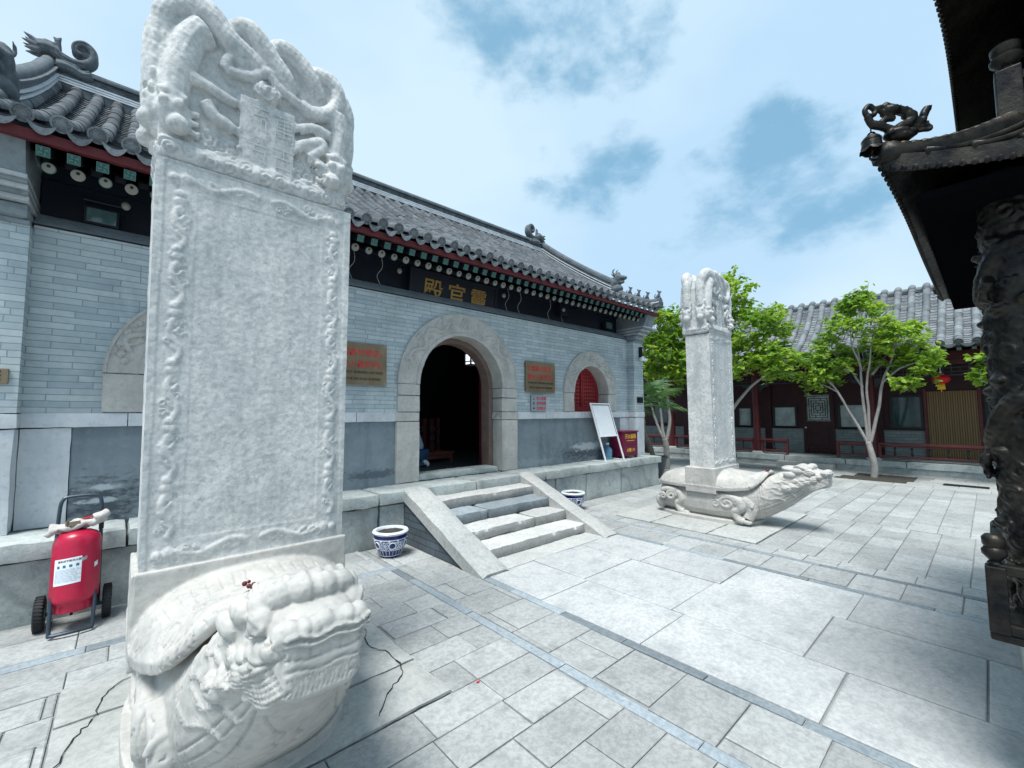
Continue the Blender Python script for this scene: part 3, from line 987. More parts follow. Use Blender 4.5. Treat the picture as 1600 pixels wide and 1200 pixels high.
ROOF = [(4.84, 3.90), (5.15, 4.04), (5.6, 4.27), (6.1, 4.56), (6.6, 4.88), (7.0, 5.15), (7.5, 5.50), (7.9, 5.80), (8.33, 6.14)]
RY = np.array([p[0] for p in ROOF]); RZ = np.array([p[1] for p in ROOF])
RL = np.concatenate([[0], np.cumsum(np.hypot(np.diff(RY), np.diff(RZ)))])
def roofp(s): return float(np.interp(s, RL, RY)), float(np.interp(s, RL, RZ))
pier(WX1, 8.88, 0); pier(2 * CX - 8.88, WX0, 1)

# sloped cornice course over the wall, beam and dark zone under the eave
co = MB()
co.prism([(-.02, 3.285), (.14, 3.42), (.4, 3.42), (.4, 3.285)], lambda a, b, d: (d, YW + a, b), WX0, WX1)
co.build('cornice', M_['corbel'], hall)
bl_ = MB()
bl_.box(WX0, YW - .004, 3.268, WX1, YW + .3, 3.287)
bl_.build('cornice_line', M_['black'], hall)
be = MB()
be.box(WX0, YW + .27, 3.40, WX1, YW + .45, 3.80)
be.box(WX0, YW + .22, 3.80, WX1, YW + .42, 3.92)
be.tube([(WX0, YW + .26, 4.0), (WX1, YW + .26, 4.0)], .09, 10)
for xx in (1.35, 6.5):
    be.box(xx - .13, YW + .12, 3.55, xx + .13, YW + .3, 3.78)
be.build('eave_beam', M_['beam'], hall)
# boards above the rafters
bo = MB()
for off, y0 in ((-.15, 4.90), (-.26, 5.15)):
    P = [[(x, y, float(np.interp(y, RY, RZ)) + off * (1 if y > 5.0 else .75)) for y in np.linspace(y0, 8.3, 18)] for x in (-1.0, 8.85)]
    bo.grid(P)
bo.build('soffit_board', M_['beam'], hall)
fb = MB()
fb.prism([(4.865, 3.75), (4.86, 3.825), (4.92, 3.84), (4.93, 3.755)], lambda a, b, d: (d, a, b), -1.02, 8.86)
fb.build('fascia', M_['red_board'], hall)
# round rafters and square flying rafters
sp_r = .172
def rafter_round():
    mb = MB()
    a, b = Vector((0, 5.12, 3.655)), Vector((0, 5.66, 3.93))
    mb.tube([a, b], .046, 14)
    mb.mi = 1
    d = (a - b).normalized()
    mb.tube([a, a + d * .004], .0465, 16)
    mb.mi = 2
    mb.tube([a + d * .004, a + d * .007], .040, 16)
    mb.mi = 3
    u = Vector((0, d.z, -d.y))
    mb.tube([a + d * .007 + u * .017, a + d * .0095 + u * .017], .0135, 10)
    return mb
def rafter_square():
    mb = MB()
    a, b = Vector((0, 4.925, 3.70)), Vector((0, 5.62, 4.00))
    mb.bar(a, b, .078, .078)
    d = (a - b).normalized(); w = Vector((1, 0, 0)); u = w.cross(d)
    if u.z < 0: u = -u
    mb.mi = 1
    mb.bar(a + d * .001, a + d * .004, .079, .079)
    mb.mi = 2
    e = a + d * .0055
    def seg(p, q, t=.0075):
        P, Q = e + w * p[0] + u * p[1], e + w * q[0] + u * q[1]
        mb.bar(P, Q, t, .003, d)
    k = .026
    for p, q in (((-k - .006, -k - .006), (k + .006, -k - .006)), ((k + .006, -k - .006), (k + .006, k + .006)), ((k + .006, k + .006), (-k - .006, k + .006)), ((-k - .006, k + .006), (-k - .006, -k - .006))): seg(p, q, .004)
    k = .022
    for p, q in (((0, -k), (0, k)), ((-k, 0), (k, 0)), ((0, k), (k, k)), ((k, 0), (k, -k)), ((0, -k), (-k, -k)), ((-k, 0), (-k, k))): seg(p, q)
    return mb
x0r = -.56
nR = 53
pr = rafter_round().build('round_rafter', [M_['dark_wood'], M_['green'], M_['cream'], M_['black']], hall)
pr2 = rafter_round().build('round_rafter', [M_['dark_wood'], M_['cream'], M_['cream'], M_['black']], hall)
ps = rafter_square().build('square_rafter', [M_['dark_wood'], M_['pale_green'], M_['green']], hall)
def at(o, dx): o.location = Vector((dx, 0, 0))
at(pr, x0r); at(pr2, x0r + sp_r); at(ps, x0r - .015)
for i in range(nR):
    X_ = x0r + i * sp_r
    if X_ > 8.42: break
    if i > 1: c = copy_tree(pr if i % 2 == 0 else pr2); at(c, X_)
    if i > 0: c = copy_tree(ps); at(c, X_ - .015)

# tiled roof
def tile_roof(mb, lip, mp, L, u0, u1, sp, r, tl=.2, npan=5, end=True):
    "mp(u, s, n): along the eave, up the slope, height off the roof plane"
    n = int((u1 - u0) / sp)
    rs = random.Random(11)
    for i in range(n + 1):
        u = u0 + i * sp
        s = 0.0
        if i <= n:
            while s < L - .01:
                e = min(s + tl * rs.uniform(.95, 1.05), L)
                ju = rs.uniform(-.006, .006); jn = rs.uniform(-.003, .004)
                V = []; F = []
                for ss, rr in ((s - .005, r), (s + .003, r * 1.015), (e - .01, r * .965), (e + .01, r * .93)):
                    for k in range(9):
                        a = PI * k / 8
                        V.append(mp(u + ju + rr * math.cos(a), ss, .012 + jn + rr * math.sin(a) * 1.02))
                for q in range(3):
                    for k in range(8): F.append((q * 9 + k, q * 9 + k + 1, (q + 1) * 9 + k + 1, (q + 1) * 9 + k))
                F.append(tuple(range(9))[::-1])
                mb.add(V, F, rs.random())
                s = e
        if i == n: continue
        # pan tiles, lapped
        s = 0.0; pl_ = tl * .55
        while s < L - .01:
            e = min(s + pl_, L)
            V = []; F = []
            tn = rs.random()
            for ss, up_ in ((s - .012, -.012), (s - .012, .008), (e, -.006)):
                for k in range(npan):
                    t = k / (npan - 1)
                    V.append(mp(u + sp * t, ss, up_ - .035 * math.sin(PI * t)))
            for q in range(2):
                for k in range(npan - 1): F.append((q * npan + k, q * npan + k + 1, (q + 1) * npan + k + 1, (q + 1) * npan + k))
            mb.add(V, F, tn)
            s = e
        if end:
            # drip tile between two round ends
            m = 9; V = []
            for t_ in (0, 1):
                for k in range(m):
                    t = k / (m - 1)
                    V.append(mp(u + sp * (.12 + .76 * t), -.02 - .018 * t_, -.008 - .035 * math.sin(PI * t)))
                for k in range(m):
                    t = 1 - k / (m - 1)
                    V.append(mp(u + sp * (.12 + .76 * t), -.035 - .018 * t_, -.022 - .075 * math.sin(PI * t) ** .8))
            F = [tuple(range(2 * m)), tuple(range(4 * m - 1, 2 * m - 1, -1))]
            for k in range(2 * m): F.append((k, k + 2 * m, (k + 1) % (2 * m) + 2 * m, (k + 1) % (2 * m)))
            lip.add(V, F, rs.random())
    if end:
        for i in range(n + 1):
            u = u0 + i * sp
            # round end disc: rim ring, sunken face, boss
            V = []; F = []; nn = 18
            prof = [(0, r * 1.0, .0), (-.022, r * 1.04, 0), (-.024, r * .84, 0), (-.014, r * .78, 0), (-.014, r * .55, 0), (-.02, r * .42, 0), (-.022, .001, 0)]
            for ds, rr, _ in prof:
                for k in range(nn):
                    a = 2 * PI * k / nn
                    V.append(mp(u + rr * math.cos(a), ds, .022 + rr * math.sin(a)))
            for q in range(len(prof) - 1):
                for k in range(nn): F.append((q * nn + k, q * nn + (k + 1) % nn, (q + 1) * nn + (k + 1) % nn, (q + 1) * nn + k))
            lip.add(V, F, rs.random() * .6)
            for k in range(6):
                a = k * PI / 3 + i
                c = mp(u + r * .66 * math.cos(a), -.016, .022 + r * .66 * math.sin(a))
                lip.ball(c, r * .13, 6, .3)
def mp_hall(u, s, nrm):
    y, z = roofp(max(s, 0)); 
    y2, z2 = roofp(min(max(s, 0) + .05, RL[-1])); y1, z1 = roofp(max(max(s, 0) - .05, 0))
    d = Vector((y2 - y1, z2 - z1)).normalized()
    if s < 0: y += d.x * s; z += d.y * s
    return (u, y - d.y * nrm, z + d.x * nrm)
rf = MB(); lip = MB()
tile_roof(rf, lip, mp_hall, RL[-1] - .05, -1.10, 8.82, .2085, .064, .26)
roof = rf.build('roof', M_['tile'], hall, smooth='auto')
lip.build('eave_tiles', M_['drip'], roof, smooth='auto')
bk = MB()
bk.grid([[(x, y, z - .05) for y, z in ROOF] for x in (-1.02, 8.86)])
bk.grid([[(x, 16.66 - y, z - .02) for y, z in ROOF] for x in (-1.02, 8.86)])
bk.build('roof_deck', M_['ridge'], roof)
# ridge
RX0, RX1 = -.96, 8.66
rd = MB()
rd.box(RX0, 8.23, 6.0, RX1, 8.43, 6.145)
rd.box(RX0, 8.255, 6.145, RX1, 8.405, 6.27); rd.box(RX0, 8.26, 6.27, RX1, 8.40, 6.36)
rd.box(RX0, 8.22, 6.36, RX1, 8.44, 6.385)
rd.tube([(RX0, 8.33, 6.40), (RX1, 8.33, 6.40)], .075, 12)
x = RX0 + .3
while x < RX1:
    w_ = rnd.uniform(.25, .5)
    rd.tube(spiral((x, 8.255, 6.28), .06, 1.4, (1, 0, 0), (0, 0, 1), 10), .008, 5)
    rd.tube(spiral((x + w_ * .5, 8.255, 6.28), .055, 1.2, (-1, 0, 0), (0, 0, 1), 10), .008, 5)
    x += w_
rg = rd.build('main_ridge', M_['ridge'], roof, smooth='auto')
ln = MB()
ln.box(RX0, 8.215, 6.148, RX1, 8.44, 6.172); ln.box(RX0, 8.225, 6.190, RX1, 8.43, 6.212); ln.box(RX0, 8.235, 6.232, RX1, 8.42, 6.254)
ln.build('white_moulding', M_['ridge_line'], rg)
# ridge-end dragons
def ridge_dragon(x, sg, parent):
    mb = MB()
    f = lambda a, b: (x + sg * a * .72, 8.33, 6.43 + b * .95)
    P3 = lambda L, y=0: [Vector(f(a, b)) + Vector((0, y, 0)) for a, b in L]
    fl = lambda L, r, n=6: mb.tube(curve(P3(L), n), r, 10, flat=None)
    # bitten ridge block with scrolled jaw
    for y in (-.07, .0, .07):
        mb.tube(curve(P3([(-.05, -.06), (.12, -.04), (.30, -.08), (.42, -.04)], y), 5), [.085] * 8 + [.075] * 8, 8)
    # wave-shaped body rising into a big tail scroll
    for y in (-.045, .045):
        mb.tube(curve(P3([(-.30, .13), (-.16, .17), (-.02, .11), (.14, .08), (.30, .11), (.42, .22), (.41, .36), (.29, .43), (.18, .37), (.18, .27), (.27, .25)], y), 5), [.075 - .0008 * i for i in range(51)], 9)
    mb.ball(f(.29, .29), (.10, .05, .10), 12)
    # head with open snout, mane spikes to the outside, horn
    mb.ball(f(-.22, .19), (.12, .10, .09), 12)
    mb.tube(P3([(-.28, .22), (-.22, .27), (-.12, .26)]), .045, 8)
    for k, (da, db) in enumerate(((-.24, .10), (-.26, .04), (-.22, -.03))):
        for y in (-.05, .05): mb.tube(P3([(-.26, .16 - .04 * k), (-.26 + da * .6, .17 + db * .6 - .04 * k), (-.26 + da, .17 + db - .04 * k)], y), [.045, .030, .006], 7)
    mb.tube(P3([(-.06, .18), (-.055, .27), (-.07, .35), (-.03, .42)]), [.045, .034, .036, .012], 8)
    mb.tube(P3([(-.08, .36), (-.14, .40)]), [.028, .008], 6)
    V, F = sculpt(mb, .0125, 1, .3)
    gl_ = []
    for sy in (-1, 1):
        gl_ += onto(V, F, [[Vector(f(q[0], q[1])) + Vector((0, sy * .5, 0)) for q in L] for L in ([(-.30, .12), (-.1, .13), (.1, .05), (.3, .08)], [(-.1, .02), (.1, .0), (.3, -.03), (.4, -.02)], [(-.1, .16), (.05, .12), (.2, .12)])], (0, -sy, 0), None)
        gl_ += onto(V, F, [[Vector((f(.29, .30)[0], 8.33 + sy * .5, f(.29, .30)[2])) + (q - Vector((0, 0, 0))) for q in spiral((0, 0, 0), .13, 1.6, (sg, 0, 0), (0, 0, 1), 20, .1)]], (0, -sy, 0), None)
    V = carve(V, F, gl_, .017, -.016)
    return mesh_obj('ridge_dragon', V, F, M_['ridge'], parent)
ridge_dragon(-.86, 1, roof); ridge_dragon(8.42, -1, roof)
# descending ridges with roof beasts
def descend(x, parent):
    mb = MB()
    P = [(y, z) for y, z in ROOF]
    ys = np.linspace(4.72, 8.33, 46)
    def zr(y): return float(np.interp(y, RY, RZ)) + (.03 if y < 4.9 else 0) + max(0, 5.1 - y) * .12
    def sec(w0, h0, h1, cond):
        V = []; rows = [y for y in ys if cond(y)]
        for y in rows:
            z = zr(y)
            for dx, dz in ((-w0, h0), (w0, h0), (w0, h1), (-w0, h1)): V.append((x + dx, y, z + dz))
        F = []
        for i in range(len(rows) - 1):
            for k in range(4): F.append((4 * i + k, 4 * i + (k + 1) % 4, 4 * i + 4 + (k + 1) % 4, 4 * i + 4 + k))
        F.append((3, 2, 1, 0)); b = 4 * (len(rows) - 1); F.append((b, b + 1, b + 2, b + 3))
        mb.add(V, F)
    up_ = lambda y: y > 5.85
    sec(.11, -.05, .09, up_); sec(.085, .09, .26, up_); sec(.105, .26, .285, up_)
    mb.tube([(x, y, zr(y) + .30) for y in ys if up_(y)], .07, 10)
    lo = lambda y: y <= 5.9
    sec(.10, -.05, .07, lo)
    mb.tube([(x, y, zr(y) + .09) for y in ys if lo(y)], .075, 10)
    o = mb.build('descending_ridge', M_['ridge'], parent, smooth='auto')
    mb = MB()
    for w0, h0, h1, c_ in ((.115, .10, .125, lambda y: y > 5.85), (.115, .165, .185, lambda y: y > 5.85)):
        rows = [y for y in ys if c_(y)]
        V = []
        for y in rows:
            z = zr(y)
            for dx, dz in ((-w0, h0), (w0, h0), (w0, h1), (-w0, h1)): V.append((x + dx, y, z + dz))
        F = []
        for i in range(len(rows) - 1):
            for k in range(4): F.append((4 * i + k, 4 * i + (k + 1) % 4, 4 * i + 4 + (k + 1) % 4, 4 * i + 4 + k))
        mb.add(V, F)
    rows = [y for y in ys if y < 5.9]
    mb.tube([(x - .10, y, zr(y) + .045) for y in rows], .014, 6); mb.tube([(x + .10, y, zr(y) + .045) for y in rows], .014, 6)
    mb.build('white_moulding', M_['ridge_line'], o)
    # dragon head beast
    b = MB(); y0 = 5.86; z0 = zr(5.86) + .16
    b.tube(curve([(x, y0 + .18, z0 - .05), (x, y0 + .05, z0 + .1), (x, y0 - .06, z0 + .24), (x, y0 - .02, z0 + .36)], 5), [.12] * 8 + [.10] * 4 + [.08] * 10, 10)
    b.tube(curve([(x, y0, z0 + .24), (x, y0 - .16, z0 + .24), (x, y0 - .28, z0 + .20)], 4), [.09, .085, .08, .07, .06, .055, .05, .045, .04], 8)
    b.tube([(x, y0 - .05, z0 + .14), (x, y0 - .22, z0 + .12)], [.06, .03], 8)
    for sx in (-1, 1):
        b.tube(curve([(x + sx * .04, y0, z0 + .3), (x + sx * .07, y0 + .05, z0 + .42), (x + sx * .06, y0 - .01, z0 + .48)], 4), [.03, .028, .026, .024, .022, .02, .018, .015, .012], 6)
        b.ball((x + sx * .07, y0 - .10, z0 + .28), .028, 8)
    for k in range(4): b.tube([(x, y0 + .05, z0 + .08 + k * .08), (x, y0 + .17, z0 + .12 + k * .1)], [.03, .01], 6)
    b.ball((x, y0 + .02, z0 - .02), (.13, .2, .12), 10)
    V, F = sculpt(b, .018, 1)
    mesh_obj('ridge_beast', V, F, M_['ridge'], o)
    for k, y in enumerate((5.50, 5.28, 5.06, 4.78)):
        b = MB(); z = zr(y) + .14; bz = z; by = y
        b.tube(curve([(x, y + .06, z), (x, y + .02, z + .08), (x, y - .03, z + .16), (x, y - .02, z + .22)], 4), [.05, .052, .05, .048, .045, .042, .038, .034, .032, .03, .03, .03, .028], 8)
        b.tube([(x, y - .02, z + .21), (x, y - .09, z + .2)], [.035, .018], 7)
        b.tube([(x, y - .03, z + .14), (x, y - .06, z)], [.022, .02], 6)
        b.tube([(x, y, z + .22), (x, y + .03, z + .28)], [.02, .008], 6)
        b.tube(curve([(x, y + .07, z + .02), (x, y + .11, z + .1), (x, y + .08, z + .17)], 3), [.02, .02, .018, .016, .014, .012, .01], 6)
        b.v = [(x + (p[0] - x) * .8, by + (p[1] - by) * .8, bz + (p[2] - bz) * .74) for p in b.v]
        b.build('small_beast', M_['ridge'], o, smooth=True)
    return o
descend(8.68, roof); descend(-.98, roof)
# shell of the hall: back and side walls, floor, ceiling
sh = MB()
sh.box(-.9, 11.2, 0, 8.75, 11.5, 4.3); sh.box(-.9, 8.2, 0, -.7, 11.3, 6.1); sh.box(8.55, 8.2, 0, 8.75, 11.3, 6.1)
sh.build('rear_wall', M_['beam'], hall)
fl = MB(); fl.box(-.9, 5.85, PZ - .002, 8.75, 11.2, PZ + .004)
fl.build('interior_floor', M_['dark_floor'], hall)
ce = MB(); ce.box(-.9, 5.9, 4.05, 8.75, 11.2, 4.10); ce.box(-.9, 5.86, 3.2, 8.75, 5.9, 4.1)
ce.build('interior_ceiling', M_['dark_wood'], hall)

# ------------------------------------------------------------ staircase
stair = root('stone_staircase', 'worn stone steps with sloping side slabs leading up to the hall doorway', 'staircase', (3.75, 3.4, 0))
SX0, SX1 = 2.64, 4.90
hr = PZ / 5
mbk = 0
for i in range(5):
    mb = MB()
    y0 = 3.70 + .325 * i; z1 = hr * (i + 1)
    if i < 4:
        xs = [SX0 + .30, CX - .15 + .3 * math.sin(i * 2.1), SX1 - .24] if i in (1, 2) else [SX0 + .30, SX1 - .24]
        for a, b in zip(xs, xs[1:]):
            mb.rough(a, y0, z1 - hr - .01, b - .003, y0 + .42, z1, .05, .010, rnd.random(), i * 5 + int(a), .018)
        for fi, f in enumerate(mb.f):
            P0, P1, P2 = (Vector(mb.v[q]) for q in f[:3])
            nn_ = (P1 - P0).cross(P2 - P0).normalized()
            mb.t[fi] = .75 + .5 * (mb.t[fi] - .5) if nn_.z > .5 else .12 + .2 * mb.t[fi]  # treads lighter, risers darker: shade put into the stone's tone
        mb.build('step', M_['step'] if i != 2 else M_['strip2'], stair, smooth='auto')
mb = MB(); mb.rough(SX0 + .28, 3.40, -.03, SX1 - .2, 3.72, .012, .06, .004, .7, 55, .01)
mb.build('landing_slab', M_['step'], stair, smooth='auto')
for (xa, xb) in ((SX0, SX0 + .34), (SX1 - .27, SX1)):
    mb = MB()
    n = 30; m = 6
    P = []
    top = []; V = []; F = []
    for i in range(n + 1):
        t = i / n
        y = 3.37 + (5.0 - 3.37) * t
        z = .02 + (PZ + .01) * t
        for j in range(m + 1):
            u = j / m
            xx = xa + (xb - xa) * u
            q = Vector((xx * 3, y * 2.3, 7))
            dz = .010 * noise.noise(q) + .006 * noise.noise(q * 4) - (.02 * (abs(u - .5) * 2) ** 8)
            ex = .008 * noise.noise(Vector((y * 4, u * 3, 3))) if j in (0, m) else 0
            V.append((xx + ex, y, z + dz))
        for j in range(m + 1):
            u = j / m
            V.append((xa + (xb - xa) * u, y + .02, max(-.02, z - .15)))
    w = m + 1
    for i in range(n):
        b0, b1 = i * 2 * w, (i + 1) * 2 * w
        for j in range(m):
            F.append((b0 + j, b0 + j + 1, b1 + j + 1, b1 + j)); F.append((b0 + w + j + 1, b0 + w + j, b1 + w + j, b1 + w + j + 1))
        F.append((b0 + w, b0, b1, b1 + w)); F.append((b0 + m, b0 + w + m, b1 + w + m, b1 + m))
    F.append(tuple(range(w)) [::-1] + tuple(w + j for j in range(w)))
    b1 = n * 2 * w
    F.append(tuple(b1 + j for j in range(w)) + tuple(b1 + w + j for j in range(w))[::-1])
    mb.add(V, F)
    o = mb.build('sloping_side_slab', M_['bed'] if xa < 3 else M_['step'], stair, smooth='auto')
    cw = MB()
    cw.prism([(3.42, -.02), (5.02, -.02), (5.02, PZ - .13)], lambda a, b, d: (d, a, b), xa + .025, xb - .025)
    cw.build('cheek_wall', M_['brick_dark'], o)

# ------------------------------------------------------------ tortoise, tablet and crown (marble)
def tortoise_geo():
    """local frame: x across, -y towards the head, origin on the ground under the tablet's front face"""
    mb = MB()
    n = 40
    mb.prism([(.49 * math.copysign(abs(math.cos(2 * PI * k / n)) ** .7, math.cos(2 * PI * k / n)), .27 + .70 * math.copysign(abs(math.sin(2 * PI * k / n)) ** .8, math.sin(2 * PI * k / n))) for k in range(n)], lambda a, b, d: (a, b, d), -.02, .06)
    # trunk
    mb.loft([(0, .98, .36, .08, .12, .9), (0, .94, .33, .26, .24, .85), (0, .80, .31, .39, .29, .8), (0, .45, .30, .435, .30, .75), (0, .05, .30, .44, .30, .72), (0, -.18, .31, .435, .30, .75), (0, -.34, .33, .39, .30, .8), (0, -.44, .35, .30, .26, .9)])
    # chest, neck and head
    mb.loft([(0, -.05, .36, .38, .31, .8), (0, -.30, .355, .385, .315, .82), (0, -.46, .40, .355, .315, .82), (0, -.60, .51, .315, .31, .8), (0, -.74, .63, .28, .295, .78), (0, -.88, .745, .25, .255, .72),
             (0, -1.00, .80, .215, .19, .62), (0, -1.10, .815, .180, .145, .5), (0, -1.175, .82, .160, .125, .42), (0, -1.19, .82, .145, .110, .42)], 32)
    # shell: squarish dome with a thick rim, its front lip raised over the neck
    nn = 48; V = []; F = []
    def sh(u, v, top):
        a = math.atan2(v, u); r = max(abs(u), abs(v))
        ca, sa = math.cos(a), math.sin(a)
        q = (abs(ca) ** 3.4 + abs(sa) ** 3.4) ** (-1 / 3.4)
        xx, yy = r * q * ca * .488, r * q * sa
        yy = .20 + yy * (.78 if yy > 0 else .72)
        fr = min(1, max(0, (-.10 - yy) / .40))
        zr = .545 + .07 * fr ** 1.2 + .21 * fr ** 1.5 * max(0, 1 - (xx / .40) ** 2)
        dome = (1 - r ** 2.6)
        z = zr + .05 * min(1, (1 - r) * 9) + .022 + (.80 - zr - .04) * max(0, dome) ** .75 if top else zr - .03 + .05 * max(0, dome)
        if not top: xx *= .985
        return (xx, yy, z)
    for top in (1, 0):
        b = len(V)
        for i in range(nn + 1):
            for j in range(nn + 1): V.append(sh(-1 + 2 * i / nn, -1 + 2 * j / nn, top))
        for i in range(nn):
            for j in range(nn):
                q = (b + i * (nn + 1) + j, b + (i + 1) * (nn + 1) + j, b + (i + 1) * (nn + 1) + j + 1, b + i * (nn + 1) + j + 1)
                F.append(q if top else q[::-1])
    B = (nn + 1) ** 2
    ring = [i * (nn + 1) for i in range(nn + 1)] + [nn * (nn + 1) + j for j in range(1, nn + 1)] + [i * (nn + 1) + nn for i in range(nn - 1, -1, -1)] + [j for j in range(nn - 1, 0, -1)]
    for a, c in zip(ring, ring[1:] + ring[:1]): F.append((c, a, a + B, c + B))
    mb.add(V, F)
    lipf = [sh(u, -1, 1) for u in np.linspace(-.97, .97, 41)]
    for L in (lipf,): mb.tube([(p[0] * .945, p[1] + .008, p[2] - .010) for p in L], .036, 10)
    mb.box(-.482, -.03, .45, .475, .42, .872)          # plinth block on the back
    rl = random.Random(12)
    # brow ridge: a row of curls across the forehead, trench, then the nostril row
    mb.tube(curve([(-.205, -.93, .955), (-.15, -.975, 1.0), (-.05, -1.0, 1.018), (.05, -1.0, 1.015), (.15, -.975, .998), (.205, -.93, .95)], 6), [.05 + .005 * math.sin(i * 1.1) + .004 * math.sin(i * 2.3 + 1) for i in range(31)], 12)
    mb.tube(curve([(-.19, -.87, .965), (-.07, -.90, .99), (.07, -.90, .99), (.19, -.87, .965)], 6), [.06 + .008 * math.sin(i * 2.3) for i in range(19)], 12)
    mb.ball((0, -.80, .93), (.20, .14, .055), 14)
    for x, r, dz in ((-.128, .040, 0), (-.076, .030, .006), (-.036, .034, -.004), (.012, .042, .004), (.062, .032, -.002), (.105, .036, .004), (.135, .030, -.006)):
        mb.ball((x, -1.150 - .006 * rl.random(), .932 + dz), (r * 1.05, .046, r), 12)
    for sx in (-1, 1):
        mb.ball((sx * .160, -1.150, .925), (.044, .044, .046), 12)
        mb.tube(spiral((sx * .163, -1.178, .922), .040, 1.1, (sx, 0, 0), (0, 0, -1), 14, .3), .009, 6)
        # eye with lids, filled socket
        mb.ball((sx * .190, -.985, .925), (.055, .075, .06), 14)
        mb.ball((sx * .225, -1.000, .925), (.028, .034, .03), 12)
        for d in (-1, 1): mb.tube(curve([(sx * .205, -1.06, .925), (sx * .243, -1.0, .925 + d * .036), (sx * .225, -.93, .925)], 4), .011, 6)
        for k in range(5):       # cheek curls
            mb.ball((sx * (.185 + .016 * k), -1.09 + .062 * k, .862 - .026 * k), (.038, .042, .040), 10)
            mb.ball((sx * (.205 + .018 * k), -1.02 + .065 * k, .80 - .04 * k), (.046, .060, .050), 12)
        mb.ball((sx * .235, -.86, .935), (.045, .07, .05), 10); mb.ball((sx * .255, -.79, .86), (.04, .07, .05), 10)
        # jaw tuft
        for k in range(5):
            mb.tube(curve([(sx * (.150 + .012 * k), -1.15 + .035 * k, .735 + .012 * k), (sx * (.19 + .012 * k), -1.05 + .035 * k, .675 + .012 * k), (sx * (.215 + .016 * k), -.93 + .035 * k, .645 + .018 * k)], 4), [.022] * 5 + [.018, .014, .010, .006], 7)
        # legs with scrolls
        for yl, k_ in ((-.20 if sx < 0 else .06, 1), (.62, .85)):
            mb.tube(curve([(sx * .38, yl + .22, .40), (sx * .40, yl + .08, .44), (sx * .405, yl - .06, .40), (sx * .405, yl - .10, .28), (sx * .395, yl - .03, .20), (sx * .40, yl - .07, .10), (sx * .40, yl - .13, .075)], 5), [.05] * 10 + [.060] * 10 + [.055] * 12, 10)
            mb.tube(spiral((sx * .425, yl + .06, .33), .105 * k_, 1.6, (0, -1, 0), (0, 0, 1), 24), .028, 8)
            mb.tube(spiral((sx * .425, yl + .20, .30), .07 * k_, 1.4, (0, 1, 0), (0, 0, 1), 20), .022, 8)
            for t in range(3): mb.ball((sx * (.37 + .03 * t), yl - .17, .07), (.022, .05, .035), 8)
        mb.ball((sx * .3, .9, .2), (.1, .1, .14), 10)
        if sx > 0: continue
        # folded foreleg under the shell's front corner
        mb.tube(curve([(sx * .37, -.30, .42), (sx * .36, -.385, .33), (sx * .355, -.40, .22), (sx * .37, -.36, .12)], 5), [.06] * 8 + [.065] * 8, 10)
        mb.tube(spiral((sx * .352, -.425, .30), .065, 1.4, (sx, 0, 0), (0, 0, 1), 18), .018, 7)
    mb.tube(curve([(0, .95, .30), (.1, 1.0, .25), (.16, .96, .16)], 5), .05, 8)
    def warp(p):
        x, y, z = p
        t = min(1, max(0, (-.58 - y) / .36)); t = t * t * (3 - 2 * t)
        return (x * (1 - .23 * t) - .015 * t, y + .05 * t * max(0, min(1, (-.8 - y) / .4)), z - .012 * t if z < .8 else .788 * t + z * (1 - t) + (z - .8) * .86 * t if t > 0 else z)
    mb.v = [warp(p) for p in mb.v]
    V, F = sculpt(mb, .0068, 1, .35)
    fx = lambda z, am, ph, n=18, w=.132: [(w * (2 * t / n - 1), -1.6, z + am * math.sin(ph + 6.5 * (2 * t / n - 1)) + .010 * abs(2 * t / n - 1)) for t in range(n + 1)]
    V = carve(V, F, onto(V, F, [fx(.882, .007, .4), fx(.858, .007, 1.0)], (0, 1, 0), None), .011, .012)
    V = carve(V, F, onto(V, F, [fx(.870, .007, .7), fx(.845, .006, 1.2), fx(.812, .004, 1.4), fx(.778, .005, .2)], (0, 1, 0), None), .0065, -.010)
    V = carve(V, F, onto(V, F, [[(xx, -1.6, .842), (xx, -1.6, .830), (xx, -1.6, .815)] for xx in np.linspace(-.12, .10, 8)], (0, 1, 0), None), .005, -.006)
    V = carve(V, F, onto(V, F, [[(xx, -1.6, .765), (xx * 1.06 + .010, -1.6, .74), (xx * 1.05, -1.6, .712)] for xx in np.linspace(-.125, .10, 16)], (0, 1, 0), None), .0055, -.006)
    side = []; fine = []
    for sx in (-1, 1):
        ax = (-sx, 0, 0); X = sx * .9
        side += onto(V, F, [[(X, -.445 - .026 * k - .035 * math.sin(z * 5), z) for z in np.linspace(.08, .74, 14)] for k in range(3)], ax, None)
        side += onto(V, F, [curve([(X, -.50, .16 + .05 * k), (X, -.66, .26 + .055 * k), (X, -.80, .40 + .05 * k), (X, -.92, .56 + .03 * k)], 3) for k in range(4)], ax, None)
        for k in range(5):
            side += onto(V, F, [curve([(X, -1.13, .89 - .012 * k), (X, -1.06, .86 - .016 * k), (X, -.98, .87 - .02 * k), (X, -.90, .83 - .02 * k)], 3)], ax, None) if k in (0, 4) else []
        for (y, z, dy, dz, r) in ((-.84, .66, .15, .05, .030), (-.77, .55, .16, .03, .030), (-.72, .72, .14, .06, .028), (-.67, .46, .15, .02, .028), (-.64, .62, .13, .05, .026), (-.80, .78, .12, .05, .03)):
            flame = onto(V, F, [curve([(X, y - .06, z - .02), (X, y, z + .015), (X, y + dy * .6, z - .01), (X, y + dy, z + dz)], 3)], ax, None)
            V = carve(V, F, flame, .026, .010)
            for k in (-1.0, .1, 1.1):
                fine += onto(V, F, [curve([(X, y - .06, z - .02 + k * .011), (X, y, z + .015 + k * .012), (X, y + dy * .6, z - .01 + k * .010), (X, y + dy, z + dz + k * .004)], 3)], ax, None)
